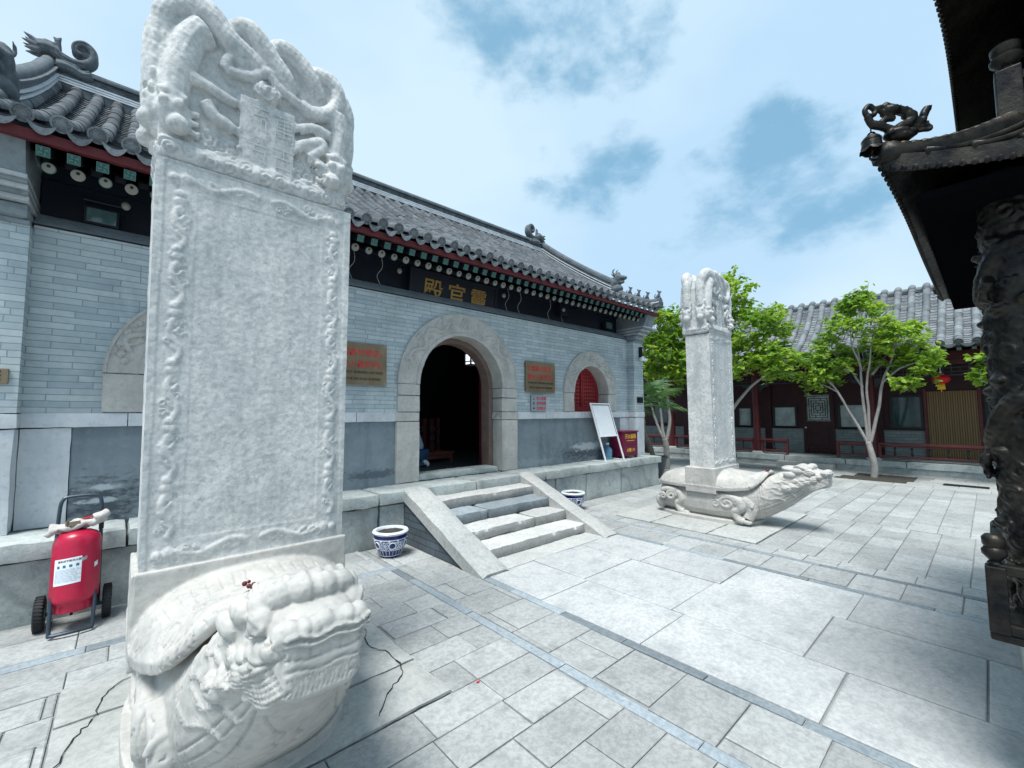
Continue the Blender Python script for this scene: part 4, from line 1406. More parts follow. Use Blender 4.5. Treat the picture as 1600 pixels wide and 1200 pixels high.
        for k in range(7):
            fine += onto(V, F, [curve([(X, -1.14 + .016 * k, .73 + .011 * k), (X, -1.05 + .016 * k, .67 + .012 * k), (X, -.93 + .014 * k, .645 + .014 * k)], 3)], ax, None)
    V = carve(V, F, side, .008, -.012)
    V = carve(V, F, fine, .0055, -.008)
    wh = []
    for sx in (-1, 1):
        wh += onto(V, F, [spiral((sx * .9, -.86 + .09 * k, .70 - .05 * k), .030, 1.3, (0, 1, 0), (0, 0, 1), 18) for k in range(2)], (-sx, 0, 0), None)
    V = carve(V, F, wh, .007, -.009)
    # shell pattern: nested cells, ribs and an edge band
    tp = []
    for sx in (-1, 1):
        for cxx, cyy, s_, ro in ((.36, -.36, .085, .3), (.22, -.33, .07, .1), (.435, -.20, .06, .5)):
            for k in (1, .66, .33):
                q = s_ * k
                P = []
                for j in range(7):
                    a = ro + PI / 3 * j
                    P.append((sx * (cxx + q * math.cos(a)), cyy + q * math.sin(a) * .8, 2))
                tp.append(P)
        for k in range(7):
            tp.append([(sx * (.05 + .055 * k), -.10 - .005 * k, 2), (sx * (.06 + .050 * k), -.22 - .012 * k, 2)])
        tp.append([(sx * .478, y, 2) for y in np.linspace(-.42, .90, 14)])
        tp += [[(sx * .455, y, 2), (sx * .49, y + .02, 2)] for y in np.linspace(-.38, .9, 22)]
    tp.append([(x, -.475 + .05 * (abs(x) / .46) ** 5, 2) for x in np.linspace(-.46, .46, 18)])
    tp += [[(x, -.48, 2), (x + .012, -.515, 2)] for x in np.linspace(-.40, .40, 26)]
    V = carve(V, F, onto(V, F, tp, (0, 0, -1), None), .0065, -.010)
    V = jitter(V, F, .0022, 11, 3)
    top_ = (V[:, 1] < -.84) & (V[:, 2] > .90)
    N = normals(V, F)
    for i in np.nonzero(top_)[0]: V[i] += N[i] * (.0022 * noise.noise(Vector(V[i]) * 40))
    return V, F
print('tortoise...')
TV, TF = tortoise_geo()
print('tortoise verts', len(TV))

def crown_geo():
    "x across, z up from the crown's foot, front face at y=0, back at y=.40"
    mb = MB()
    out = [(-.49, .01), (.47, .01), (.475, .50), (.44, .64), (.33, .72), (.18, .755), (-.0, .76), (-.16, .765), (-.33, .775), (-.44, .72), (-.49, .60)]
    mb.prism(out, lambda a, b, d: (a, d, b), .03, .38)
    # rolled foot band
    mb.rough(-.505, -.02, .0, .490, .42, .125, .05, .004, .5, 9, .03)
    C3 = lambda L, y=.02: curve([(a, y if len(p_) < 3 else p_[2], b) for p_ in L for a, b in [p_[:2]]], 5)
    for side, y0, sg in ((0, 0, 1), (1, .40, -1)):
        Y = lambda d: y0 + sg * d
        def T(L, r, d=.02, r1=None):
            pts = curve([(p[0], Y(p[2] if len(p) > 2 else d), p[1]) for p in L], 5)
            n = len(pts)
            mb.tube(pts, [r + ((r1 or r) - r) * i / (n - 1) for i in range(n)], 12)
        T([(-.47, .62, .10), (-.475, .72, .08), (-.43, .775, .06), (-.36, .80, .05), (-.29, .785, .03), (-.24, .735, .03), (-.18, .69, .03), (-.10, .66, .04), (-.03, .63, .06)], .068)
        T([(-.17, .73, .08), (-.155, .80, .06), (-.10, .815, .04), (-.045, .775, .03), (.02, .715, .03), (.085, .645, .03), (.14, .59, .06)], .060)
        T([(.03, .73, .08), (.05, .795, .06), (.11, .805, .04), (.18, .765, .03), (.245, .70, .03), (.30, .64, .06)], .058)
        T([(.25, .68, .08), (.275, .755, .06), (.345, .765, .04), (.405, .72, .03), (.41, .63, .03), (.345, .545, .02), (.255, .515, .02), (.19, .53, .03)], .056, .03, .045)
        T([(-.31, .69, .04), (-.37, .62, .04), (-.405, .50, .04), (-.43, .38, .04), (-.43, .27, .04)], .085, .04, .07)
        T([(.41, .57, .04), (.43, .46, .04), (.415, .32, .04), (.40, .20, .04)], .07, .04, .06)
        T([(-.365, .43), (-.29, .42), (-.22, .40), (-.155, .39)], .033, .01, .026)
        T([(-.30, .34), (-.255, .285), (-.20, .27), (-.16, .25)], .036, .01, .026)
        T([(-.22, .54), (-.195, .605), (-.155, .635), (-.13, .59)], .03, .01)
        T([(-.215, .545), (-.135, .55), (-.067, .575)], .028, .01); T([(-.067, .575), (0, .625), (.05, .58), (.127, .545), (.187, .53)], .03, .01, .025)
        T([(.18, .389), (.27, .43), (.367, .42)], .03, .01); T([(.175, .26), (.19, .30), (.30, .365), (.32, .33), (.235, .25)], .03, .01); T([(.235, .25), (.305, .235), (.34, .21)], .028, .01)
        # claws
        for cx_, cz_ in ((-.15, .39), (-.155, .25), (.18, .39), (.17, .26), (.34, .21)):
            for k in range(3): T([(cx_, cz_), (cx_ + .03 * (1 if cx_ < 0 else -1), cz_ + .025 * (k - 1))], .014, .005, .007)
        # dragon heads hanging at the corners
        for sx, cz in ((-1, .21), (1, .19)):
            cx_ = -.44 if sx < 0 else .405
            mb.ball((cx_, Y(.03), cz + .03), (.075, .075, .08), 12)
            mb.ball((cx_ + sx * -.03, Y(-.02), cz - .04), (.055, .05, .045), 10)
            mb.ball((cx_ + .03, Y(-.035), cz + .05), .024, 8); mb.ball((cx_ - .035, Y(-.03), cz + .05), .024, 8)
            T([(cx_ - .06, cz + .09), (cx_, cz + .11), (cx_ + .06, cz + .085)], .025, -.005)
            for k in range(3): T([(cx_ + .07 * (-sx), cz + .04 - .04 * k), (cx_ + .12 * (-sx), cz + .05 - .05 * k)], .02, .01, .012)
        mb.ball((0, Y(.02), .508), (.085, .05, .052), 14)
        # central tablet panel
        mb.box(-.135, min(Y(.0), Y(.06)), .115, .155, max(Y(.0), Y(.06)), .455)
    # the narrow sides: heads hanging from arched bodies
    for sx, xs in ((-1, -.49), (1, .475)):
        for yc in (.10, .30):
            mb.tube(curve([(xs * .8, yc, .74), (xs * 1.0, yc, .66), (xs * 1.03, yc, .48), (xs * 1.02, yc, .36)], 5), [.07] * 8 + [.065] * 8, 10)
            mb.ball((xs * 1.03, yc, .27), (.06, .075, .09), 12); mb.ball((xs * 1.09, yc, .21), (.045, .055, .045), 10)
            for d in (-1, 1): mb.ball((xs * 1.10, yc + d * .04, .30), .024, 8); mb.tube([(xs * 1.04, yc + d * .05, .36), (xs * 1.07, yc + d * .075, .42)], [.022, .012], 6)
            mb.tube([(xs * 1.06, yc - .07, .335), (xs * 1.08, yc + .07, .335)], .022, 7)
            mb.tube(spiral((xs * 1.03, yc, .17), .05, 1.3, (0, 1, 0), (0, 0, 1), 14), .016, 6)
    V, F = sculpt(mb, .0075, 2, .45)
    # cloud scrolls, scales, foot band scrolls
    sw = []
    for cx_, cz_, r_ in ((-.275, .18, .05), (-.22, .155, .045), (-.165, .17, .035), (-.17, .135, .03), (-.31, .15, .035), (.195, .195, .035), (.237, .14, .045), (.31, .15, .04), (.287, .205, .04), (.18, .15, .03), (0, .508, .06), (-.04, .50, .03), (.04, .51, .03)):
        sw.append(spiral((cx_, -.4, cz_), r_, 1.5, (1, 0, 0), (0, 0, 1), 18, .2, cx_ * 9))
    V = carve(V, F, onto(V, F, sw, (0, 1, 0), None), .012, .014)
    band = []
    for k in range(11): band.append(spiral((-.44 + .088 * k, -.4, .06 + .012 * math.sin(k * 2)), .042, 1.6, (1 if k % 2 else -1, 0, 0), (0, 0, 1), 18, .15, k))
    V = carve(V, F, onto(V, F, band, (0, 1, 0), None), .008, -.008)
    bs = []
    for k in range(4): bs.append(spiral((-.9, .05 + .095 * k, .06), .042, 1.5, (0, 1 if k % 2 else -1, 0), (0, 0, 1), 16, .15, k))
    V = carve(V, F, onto(V, F, bs, (1, 0, 0), None), .008, -.008)
    # shallow scales on the bodies
    N = normals(V, F)
    m = (V[:, 2] > .45) & (N[:, 2] > -.4)
    ph = np.sin(V[:, 0] * 150 + V[:, 2] * 60) * np.sin(V[:, 2] * 150 - V[:, 0] * 60)
    V[m] += N[m] * (.0013 * ph[m])[:, None]
    V = jitter(V, F, .004, 10, 5)
    return V, F
print('crown...')
KV, KF = crown_geo()
print('crown verts', len(KV))

def tablet_geo(w0, w1, hgt, dep):
    "slab with a dragon border carved on its front; x centred, z from 0, front at y=0"
    nx, nz = 170, 330
    Z = np.linspace(0, hgt, nz); U = np.linspace(-.5, .5, nx)
    ww = w0 + (w1 - w0) * (Z / hgt)
    X = U[None, :] * ww[:, None]; ZZ = np.repeat(Z[:, None], nx, 1)
    H = np.zeros((nz, nx))
    wm = (w0 + w1) / 2
    def dab(x, z, r, h):
        i0, i1 = np.searchsorted(Z, [z - r, z + r]); 
        u0, u1 = np.searchsorted(U * wm, [x - r, x + r])
        if i1 <= i0 or u1 <= u0: return
        d2 = ((X[i0:i1, u0:u1] - x) ** 2 + (ZZ[i0:i1, u0:u1] - z) ** 2) / r ** 2
        H[i0:i1, u0:u1] = np.maximum(H[i0:i1, u0:u1], np.clip((1 - np.sqrt(d2)) * 2.0, 0, 1) * h * .8 * (.8 + .2 * np.clip(1 - d2, 0, 1)))
    def stroke(pts, r, h):
        for q in dens([(a, 0, b) for a, b in pts], .006): dab(q.x, q.z, r, h)
    r = random.Random(2)
    def dragon(f, L):
        "f(t,s): along the strip t in 0..L, across s in -1..1"
        body = [f(L * t, .5 * math.sin(2 * PI * t * 1.3) + .1) for t in np.linspace(.05, .8, 30)]
        stroke(body, .017, .011)
        hd = f(L * .86, .1)
        dab(*hd, .032, .015)
        for k in range(4): stroke([hd, f(L * (.86 + .05 * math.cos(k * 1.6)), .1 + .5 * math.sin(k * 1.6))], .010, .009)
        for t in (.2, .35, .5, .62):
            s0 = .5 * math.sin(2 * PI * t * 1.3) + .1
            d = -1 if s0 > 0 else 1
            stroke([f(L * t, s0), f(L * (t + .05), s0 + d * .6), f(L * (t + .1), s0 + d * .75)], .011, .009)
        dab(*f(L * .985, .0), .026, .016)
        for k in range(5):
            c = f(L * r.uniform(.1, .9), r.uniform(-.7, .7))
            stroke([(c[0] + .02 * math.cos(a) * (1 - a / 9), c[1] + .02 * math.sin(a) * (1 - a / 9)) for a in np.linspace(0, 7, 12)], .007, .006)
    bw = .115
    for sx in (-1, 1):
        xc = sx * (wm / 2 - .035 - bw / 2)
        n = 6; L = (hgt - .30) / n
        for k in range(n): dragon(lambda t, s, k=k: (xc + s * bw * .36, .14 + k * L + t), L)
    for zc in (.07, hgt - .085):
        L = (wm - .16) / 2
        for k in (0, 1):
            dragon((lambda t, s: (-.02 - t, zc + s * .045)) if k == 0 else (lambda t, s: (.02 + t, zc + s * .045)), L)
    # frame lines: inner field slightly sunk, outer fillet
    inx = wm / 2 - .035 - bw - .012
    field = (np.abs(X) < inx) & (ZZ > .135) & (ZZ < hgt - .15)
    H[field] -= .0025
    edge = (np.abs(X) > wm / 2 - .03) | (ZZ < .012) | (ZZ > hgt - .012)
    H[edge] += .004
    Hn = np.array([[noise.noise(Vector((x * 9, z * 9, 1))) * .003 + noise.noise(Vector((x * 40, z * 40, 5))) * .0013 for x in X[0]] for z in Z])
    H += Hn
    # faint worn lettering columns in the field
    Pf = np.stack([X, -H, ZZ], -1)
    V = Pf.reshape(-1, 3).tolist(); F = [(i * nx + j, i * nx + j + 1, (i + 1) * nx + j + 1, (i + 1) * nx + j) for i in range(nz - 1) for j in range(nx - 1)]
    mb = MB(); mb.add(V, F)
    # sides and back, softly worn
    nb = 14
    def side(xf):
        rows = []
        for i in range(0, nz, 5):
            z = Z[i]
            row = []
            for k in range(nb):
                y = dep * k / (nb - 1)
                x = xf(i)
                row.append((x + (.006 * noise.noise(Vector((y * 14, z * 9, 3))) if 0 < k < nb - 1 else 0), y if k else -H[i, 0 if x < 0 else nx - 1], z))
            rows.append(row)
        return np.array(rows)
    L_ = side(lambda i: X[i, 0]); mb.grid(L_[:, ::-1]); R_ = side(lambda i: X[i, -1]); mb.grid(R_)
    mb.add([(-w0 / 2, dep, 0), (w0 / 2, dep, 0), (w1 / 2, dep, hgt), (-w1 / 2, dep, hgt)], [(1, 0, 3, 2)])
    mb.add([(-w1 / 2, 0, hgt), (w1 / 2, 0, hgt), (w1 / 2, dep, hgt), (-w1 / 2, dep, hgt)], [(0, 1, 2, 3)])
    return mb

def set_tone(o): pass
def place(name, V, F, mat, parent, off, sc=(1, 1, 1)):
    A = np.asarray(V) * np.array(sc) + np.array(off)
    return mesh_obj(name, A, F, mat, parent)
def shear(V, ztop):
    return V
# the near stele
SLX, SLY = .53, 2.63
s1 = root('stone_stele', 'tall white marble stele on a big carved tortoise whose head fills the lower left', 'stele', (SLX, SLY, 0))
place('tortoise', TV, TF, M_['turtle'], s1, (SLX, SLY, .012))
tb = tablet_geo(.915, .945, 1.985, .34)
tb.v = [(x + SLX, y + SLY, z + .875) for x, y, z in tb.v]
tb.build('tablet', M_['stele'], s1, smooth='auto')
kv = KV.copy()
place('crown', kv, KF, M_['stele'], s1, (SLX - .008, SLY - .004, 2.85), (.945, 1.0, 1.09))
ins = MB()
for ch, cx_, cz_ in (('萬', .085, .335), ('古', .085, .175), ('流', -.055, .345), ('芳', -.055, .185)):
    text_geo(ch, .13, lambda x, y, z: (SLX + cx_ * .94 + x, SLY - .0125 - z, 2.85 + (cz_ - .045 + y * 1.25) * 1.09), .0015, -.0022, mb=ins)
ins.build('inscription', M_['inscr'], s1)
# the far stele, smaller, same carving
SRX, SRY = 6.85, 2.75
s2 = root('stone_stele', 'narrower marble stele standing on its tortoise out in the courtyard before the trees', 'stele', (SRX, SRY, 0))
TV2 = TV.copy(); TV2[:, 1] = np.where(TV2[:, 1] < 0, TV2[:, 1] * 1.155, TV2[:, 1])
place('tortoise', TV2, TF, M_['turtle'], s2, (SRX, SRY, .012), (.94, 1.0, .88))
tb = tablet_geo(.80, .83, 2.03, .36)
tb.v = [(x + SRX, y + SRY, z + .775) for x, y, z in tb.v]
tb.build('tablet', M_['stele'], s2, smooth='auto')
place('crown', KV, KF, M_['stele'], s2, (SRX, SRY - .012, 2.79), (.90, 1.02, 1.17))
ins = MB()
for ch, cx_, cz_ in (('萬', .085, .335), ('古', .085, .175), ('流', -.055, .345), ('芳', -.055, .185)):
    text_geo(ch, .10, lambda x, y, z: (SRX + cx_ * .88 + x, SRY - .016 - z, 2.79 + (cz_ - .045 + y * 1.2) * 1.17), .0015, -.0015, mb=ins)
ins.build('inscription', M_['inscr'], s2)

# dried red berries laid on the tortoises' necks
def berries(loc, label):
    r_ = random.Random(3)
    mb = MB()
    for i in range(16): mb.ball((loc[0] + r_.gauss(0, .013), loc[1] + r_.gauss(0, .012), loc[2] + .012 + abs(r_.gauss(0, .009))), r_.uniform(.007, .011), 7, r_.random())
    o = mb.build('dried_berries', M_['berry'], None, smooth=True, loc=loc)
    tag(o, label, 'berries', 'offerings on the tortoises')
BVT = BVHTree.FromPolygons([tuple(p) for p in TV], TF)
def topz(x, y):
    h_ = BVT.ray_cast(Vector((x, y, 3)), Vector((0, 0, -1)))
    return h_[0].z
zz = topz(-.10, -.53)
berries((SLX - .10, SLY - .53, zz + .016), 'clump of dark red berries behind the near tortoise head')
berries((SRX - .10 * .94, SRY - .53 * 1.155, zz * .88 + .012), 'tiny dark red clump on the neck of the far tortoise')

# ------------------------------------------------------------ gallery across the courtyard
GX = 14.8
gal = root('side_gallery', 'long red timbered side gallery with grey tiled roof behind the trees', 'gallery', (GX, 4, 0))
GY0, GY1 = -4.5, 13.0
gp = MB()
y = GY0; k = 0
while y < GY1:
    L = min(rnd.uniform(1.0, 1.8), GY1 - y)
    gp.rough(GX, y + .003, .14, GX + .5, y + L - .003, .30, .12, .006, rnd.random(), k + 200, .01); k += 1
    y += L
gp.box(GX + .48, GY0, 0, 19.5, GY1, .296)
gp.box(GX + .03, GY0, -.02, GX + .5, GY1, .145, .1)
gp.build('plinth', M_['plat'], gal, smooth='auto')
stp = MB(); stp.rough(GX - .34, 2.95, -.02, GX + .02, 4.35, .15, .08, .006, .5, 300, .012)
stp.build('door_step', M_['step'], gal, smooth='auto')
BX = 16.1                  # back wall plane of the veranda
def gx(y, z, d): return (BX + d, y, z)
bays = [5.0 + 2.85 * k for k in range(-4, 4)]
cm = MB().lathe
col0 = None
for i, yc in enumerate(bays):
    mb = MB()
    mb.lathe([(.105, .36), (.10, 1.6), (.095, 2.9)], (15.0, yc, 0), 16)
    o = mb.build('column', M_['red_wood'], gal, smooth='auto')
    b = MB(); b.lathe([(.17, .29), (.175, .32), (.15, .36), (.11, .375)], (15.0, yc, 0), 18)
    b.build('column_base', M_['plat'], o, smooth='auto')
# beams, lattice frieze
bm = MB()
bm.box(14.90, GY0, 2.86, 15.10, GY1, 3.06); bm.box(14.93, GY0, 2.76, 15.07, GY1, 2.85)
for yc in bays: bm.box(14.95, yc - .07, 2.7, 16.2, yc + .07, 2.86)
bm.build('eave_beam', M_['red_wood'], gal)
for a, b_ in zip(bays, bays[1:]):
    mb = MB()
    ya, yb = a + .1, b_ - .1
    for z in (2.46, 2.74): mb.box(14.98, ya, z, 15.02, yb, z + .03)
    for z in (2.55, 2.65): mb.box(14.985, ya, z, 15.015, yb, z + .018)
    n = 9
    for k in range(n + 1):
        yy = ya + (yb - ya) * k / n
        mb.box(14.987, yy - .009, 2.46, 15.013, yy + .009, 2.76)
        if k < n:
            ym = yy + (yb - ya) / n / 2
            mb.box(14.987, ym - .009, 2.55 if k % 2 else 2.46, 15.013, ym + .009, 2.66 if k % 2 else 2.76)
    mb.build('lattice_frieze', M_['gal_fret'], gal)
    br_ = MB()
    for sg, yy in ((1, a + .1), (-1, b_ - .1)):
        br_.prism([(yy, 2.455), (yy + sg * .3, 2.455), (yy + sg * .28, 2.40), (yy + sg * .12, 2.36), (yy + sg * .08, 2.26), (yy, 2.24)], lambda p, q, d: (d, p, q), 14.985, 15.015)
    br_.build('corner_bracket', M_['gal_fret'], gal)
# bench rails between the columns, open at the door
def rail(ya, yb):
    mb = MB()
    mb.box(14.92, ya, .715, 15.10, yb, .765)
    mb.box(14.97, ya, .655, 15.05, yb, .69)
    for yy in (ya + .03, yb - .03): mb.box(14.96, yy - .03, .30, 15.06, yy + .03, .715)
    n = max(1, int((yb - ya) / .30))
    mb.build('bench_rail', M_['gal_rail'], gal, bevel=.005)
    lo = MB(); lo.box(14.97, ya, .40, 15.05, yb, .44)
    lo.build('lower_rail', M_['gal_rail'], gal)
    for k in range(1, n):
        bs = MB()
        yy = ya + (yb - ya) * k / n
        bs.lathe([(.020, .44), (.028, .49), (.016, .53), (.016, .58), (.028, .62), (.018, .66)], (15.01, yy, 0), 8)
        bs.build('baluster', M_['gal_dark'], gal, smooth=True)
for a, b_ in zip(bays, bays[1:]):
    if abs(a - 5.0) < .01: rail(a + .1, b_ - .1)
    elif abs(a - 2.15) < .01: rail(a + .1, 2.95); rail(4.15, b_ - .1)
    else: rail(a + .1, b_ - .1)
# back wall of the veranda
bw = MB()
bw.box(BX, GY0, .296, BX + .2, 3.18, 1.06); bw.box(BX, 4.0, .296, BX + .2, GY1, 1.06)
bw.build('brick_apron', M_['brick_g'], gal)
fr = MB()
fr.box(BX + .03, GY0, 1.06, BX + .2, 3.18, 2.95); fr.box(BX + .03, 4.0, 1.06, BX + .2, GY1, 2.95); fr.box(BX + .03, 3.18, 2.22, BX + .2, 4.0, 2.95)
fr.box(BX - .02, GY0, 1.06, BX + .06, 3.18, 1.11); fr.box(BX - .02, 4.0, 1.06, BX + .06, GY1, 1.11)
for yc in bays: fr.box(BX - .03, yc - .1, .296, BX + .1, yc + .1, 2.95)
fr.build('timber_wall', M_['gal_wall'], gal)
def window(y0, y1, z0, z1, m):
    mb = MB()
    for a, b_, c, d in ((y0 - .06, z0 - .06, y1 + .06, z0), (y0 - .06, z1, y1 + .06, z1 + .06), (y0 - .06, z0, y0, z1), (y1, z0, y1 + .06, z1)):
        mb.box(BX - .02, a, b_, BX + .045, c, d)
    o = mb.build('window', M_['gal_dark'], gal)
    g_ = MB(); g_.box(BX + .015, y0, z0, BX + .028, y1, z1)
    g_.build('pane', m, o)
gp_, gt_ = M_['glass_pale'], M_['glass_teal']
for (a, b_, c, d, m) in ((4.22, 4.80, 1.14, 1.74, gp_), (2.42, 3.03, 1.14, 1.78, gp_), (1.27, 1.84, 1.16, 1.98, gt_), (5.55, 5.92, 1.14, 1.72, gp_), (-.6, .02, 1.16, 1.98, gt_), (6.7, 7.3, 1.2, 1.9, gt_), (8.6, 9.2, 1.2, 1.9, gt_), (-2.4, -1.2, 1.16, 1.98, gt_)):
    window(a, b_, c, d, m)
# door with a maze lattice
dm = MB()
dm.box(BX, 3.18, .296, BX + .05, 4.0, .45); dm.box(BX - .01, 3.26, .46, BX + .05, 3.92, 1.22)
for a, b_, c, d in ((3.18, .296, 3.27, 2.22), (3.91, .296, 4.0, 2.22), (3.27, 2.12, 3.91, 2.22), (3.27, 1.22, 3.91, 1.30)): dm.box(BX - .03, a, b_, BX + .06, c, d)
for a, b_, c, d in ((3.34, .55, 3.84, .57), (3.34, 1.10, 3.84, 1.12), (3.34, .55, 3.36, 1.12), (3.82, .55, 3.84, 1.12)): dm.box(BX - .022, a, b_, BX, c, d)
do = dm.build('door', M_['gal_wall'], gal)
pn = MB(); pn.box(BX + .02, 3.27, 1.30, BX + .03, 3.91, 2.12); pn.build('pane', gp_, do)
la = MB()
cy, cz = 3.59, 1.71
for k, q in enumerate((.30, .24, .18, .12, .06)):
    qz = q * 1.25
    for a, b_, c, d in ((cy - q, cz - qz, cy + q, cz - qz), (cy - q, cz + qz, cy + q, cz + qz), (cy - q, cz - qz, cy - q, cz + qz), (cy + q, cz - qz, cy + q, cz + qz)):
        la.box(BX + .0, min(a, c) - .008, min(b_, d) - .008, BX + .018, max(a, c) + .008, max(b_, d) + .008)
    s_ = 1 if k % 2 else -1
    la.box(BX + .002, cy - .008 + s_ * q * .4, cz + qz, BX + .016, cy + .008 + s_ * q * .4, cz + qz + .075)
    la.box(BX + .002, cy - .008 - s_ * q * .4, cz - qz - .075, BX + .016, cy + .008 - s_ * q * .4, cz - qz)
    la.box(BX + .002, cy + q, cz - .008 + s_ * q * .4, BX + .016, cy + q + .06, cz + .008 + s_ * q * .4)
    la.box(BX + .002, cy - q - .06, cz - .008 - s_ * q * .4, BX + .016, cy - q, cz + .008 - s_ * q * .4)
la.build('maze_lattice', M_['gal_dark'], do)
kn = MB(); kn.ball((BX - .05, 3.93, 1.10), .03, 10); kn.build('handle', M_['white'], do, smooth=True)
bd_ = MB()
n = 40
bd_.grid([[(BX - .03 + .006 * math.sin(k * 1.3), .2 + .93 * k / n, z) for k in range(n + 1)] for z in (.36, 1.2, 2.12)])
bd_.build('bamboo_blind', M_['blind'], gal)
bf = MB()
for yy in (.16, 1.165): bf.box(BX - .05, yy - .03, .296, BX + .05, yy + .03, 2.2)
bf.build('blind_frame', M_['gal_rail'], gal)
rwm = MB(); rwm.box(19.3, GY0, 0, 19.5, GY1, 3.6); rwm.box(15, GY0 - .2, 0, 19.5, GY0, 3.4); rwm.box(16.3, GY0, 2.95, 19.4, GY1, 3.0)
rwm.build('rear_wall', M_['brick_g'], gal)
# roof
GPR = [(14.2, 3.17), (14.6, 3.36), (15.1, 3.66), (15.6, 4.02), (16.1, 4.48), (16.5, 5.02)]
gxs = np.array([p[0] for p in GPR]); gzs = np.array([p[1] for p in GPR])
gl = np.concatenate([[0], np.cumsum(np.hypot(np.diff(gxs), np.diff(gzs)))])
def mp_gal(u, s, nrm):
    f = lambda t: (float(np.interp(t, gl, gxs)), float(np.interp(t, gl, gzs)))
    q = max(s, 0)
    x, z = f(q); a = f(max(q - .05, 0)); b_ = f(min(q + .05, gl[-1]))
    d = Vector((b_[0] - a[0], b_[1] - a[1])).normalized()
    if s < 0: x += d.x * s; z += d.y * s
    return (x - d.y * nrm, -u, z + d.x * nrm)
rf = MB(); lip = MB()
tile_roof(rf, lip, mp_gal, gl[-1] - .01, -GY1, -GY0, .30, .083, .24)
gr = rf.build('roof', M_['tile2'], gal, smooth='auto')
lip.build('eave_tiles', M_['tile2'], gr, smooth='auto')
dk = MB()
dk.grid([[(x, y, z - .05) for x, z in GPR] for y in (GY0, GY1)]); dk.grid([[(33.2 - x, y, z - .05) for x, z in GPR] for y in (GY0, GY1)])
dk.grid([[(16.45, y, 4.95), (16.75, y, 4.95)] for y in (GY0, GY1)])
dk.build('roof_deck', M_['ridge'], gr)
# rounded crest: the cover tiles run over the top
cr_ = MB()
n = int((GY1 - GY0) / .30)
for i in range(n + 1):
    yy = GY1 - .30 * i
    cr_.tube([(16.46, yy, 5.0), (16.53, yy, 5.09), (16.62, yy, 5.13), (16.72, yy, 5.09), (16.78, yy, 5.0)], .083, 10)
cr_.box(16.5, GY0, 4.95, 16.72, GY1, 5.09)
cr_.build('roof_crest', M_['tile2'], gr, smooth=True)
ra = MB()
fa = MB(); fa.box(14.22, GY0, 3.06, 14.26, GY1, 3.13); fa.build('fascia', M_['gal_wall'], gal)
yy = GY0 + .1; first = None
while yy < 9.5:
    if first is None:
        ra.bar((14.28, 0, 3.04), (15.2, 0, 3.53), .075, .075, (0, 1, 0)); ra.mi = 1; ra.bar((14.272, 0, 3.036), (14.28, 0, 3.04), .077, .077, (0, 1, 0))
        first = ra.build('rafter', [M_['gal_wall'], M_['pale_green']], gal); first.location = (0, yy, 0)
    else:
        c = copy_tree(first); c.location = (0, yy, 0)
    yy += .24
under = MB()
under.grid([[(x, y, z - .11) for x, z in GPR[:4]] for y in (GY0, GY1)])
under.build('soffit_board', M_['gal_wall'], gal)
# red paper lantern
lt = root('red_lantern', 'round red palace lantern with yellow tassel hanging above the bamboo blind', 'lantern', (14.95, .77, 2.1))
mb = MB()
rib = 16; V = []; F = []
nz_ = 12
for i in range(nz_ + 1):
    t = -PI / 2 + PI * i / nz_
    for k in range(rib * 4):
        a = 2 * PI * k / (rib * 4)
        rr = .175 * max(.38, math.cos(t) ** .75) * (1 - .035 * abs(math.sin(a * rib / 2)) ** 3)
        V.append((14.95 + rr * math.cos(a), .77 + rr * math.sin(a), 2.38 + .105 * math.sin(t)))
m_ = rib * 4
for i in range(nz_):
    for k in range(m_): F.append((i * m_ + k, i * m_ + (k + 1) % m_, (i + 1) * m_ + (k + 1) % m_, (i + 1) * m_ + k))
mb.add(V, F)
mb.build('lantern_body', M_['lantern_red'], lt, smooth=True)
mb = MB()
mb.lathe([(.068, 2.485), (.068, 2.51), (.03, 2.52)], (14.95, .77, 0), 16); mb.lathe([(.068, 2.255), (.068, 2.275)], (14.95, .77, 0), 16)
mb.build('lantern_collar', M_['gold'], lt, smooth='auto')
mb = MB(); mb.tube([(14.95, .77, 2.51), (14.95, .77, 2.78)], .006, 6)
mb.ball((14.95, .77, 2.555), .025, 8)
mb.build('hook', M_['white'], lt)
mb = MB()
for k in range(26):
    a = 2 * PI * k / 26
    mb.tube([(14.95 + .055 * math.cos(a), .77 + .055 * math.sin(a), 2.255), (14.95 + .066 * math.cos(a), .77 + .066 * math.sin(a), 2.12 + .01 * (k % 3))], .011, 5)
mb.tube([(14.95, .77, 2.2), (14.95, .77, 2.07)], .012, 6)
mb.build('tassel', M_['tassel'], lt, smooth=True)

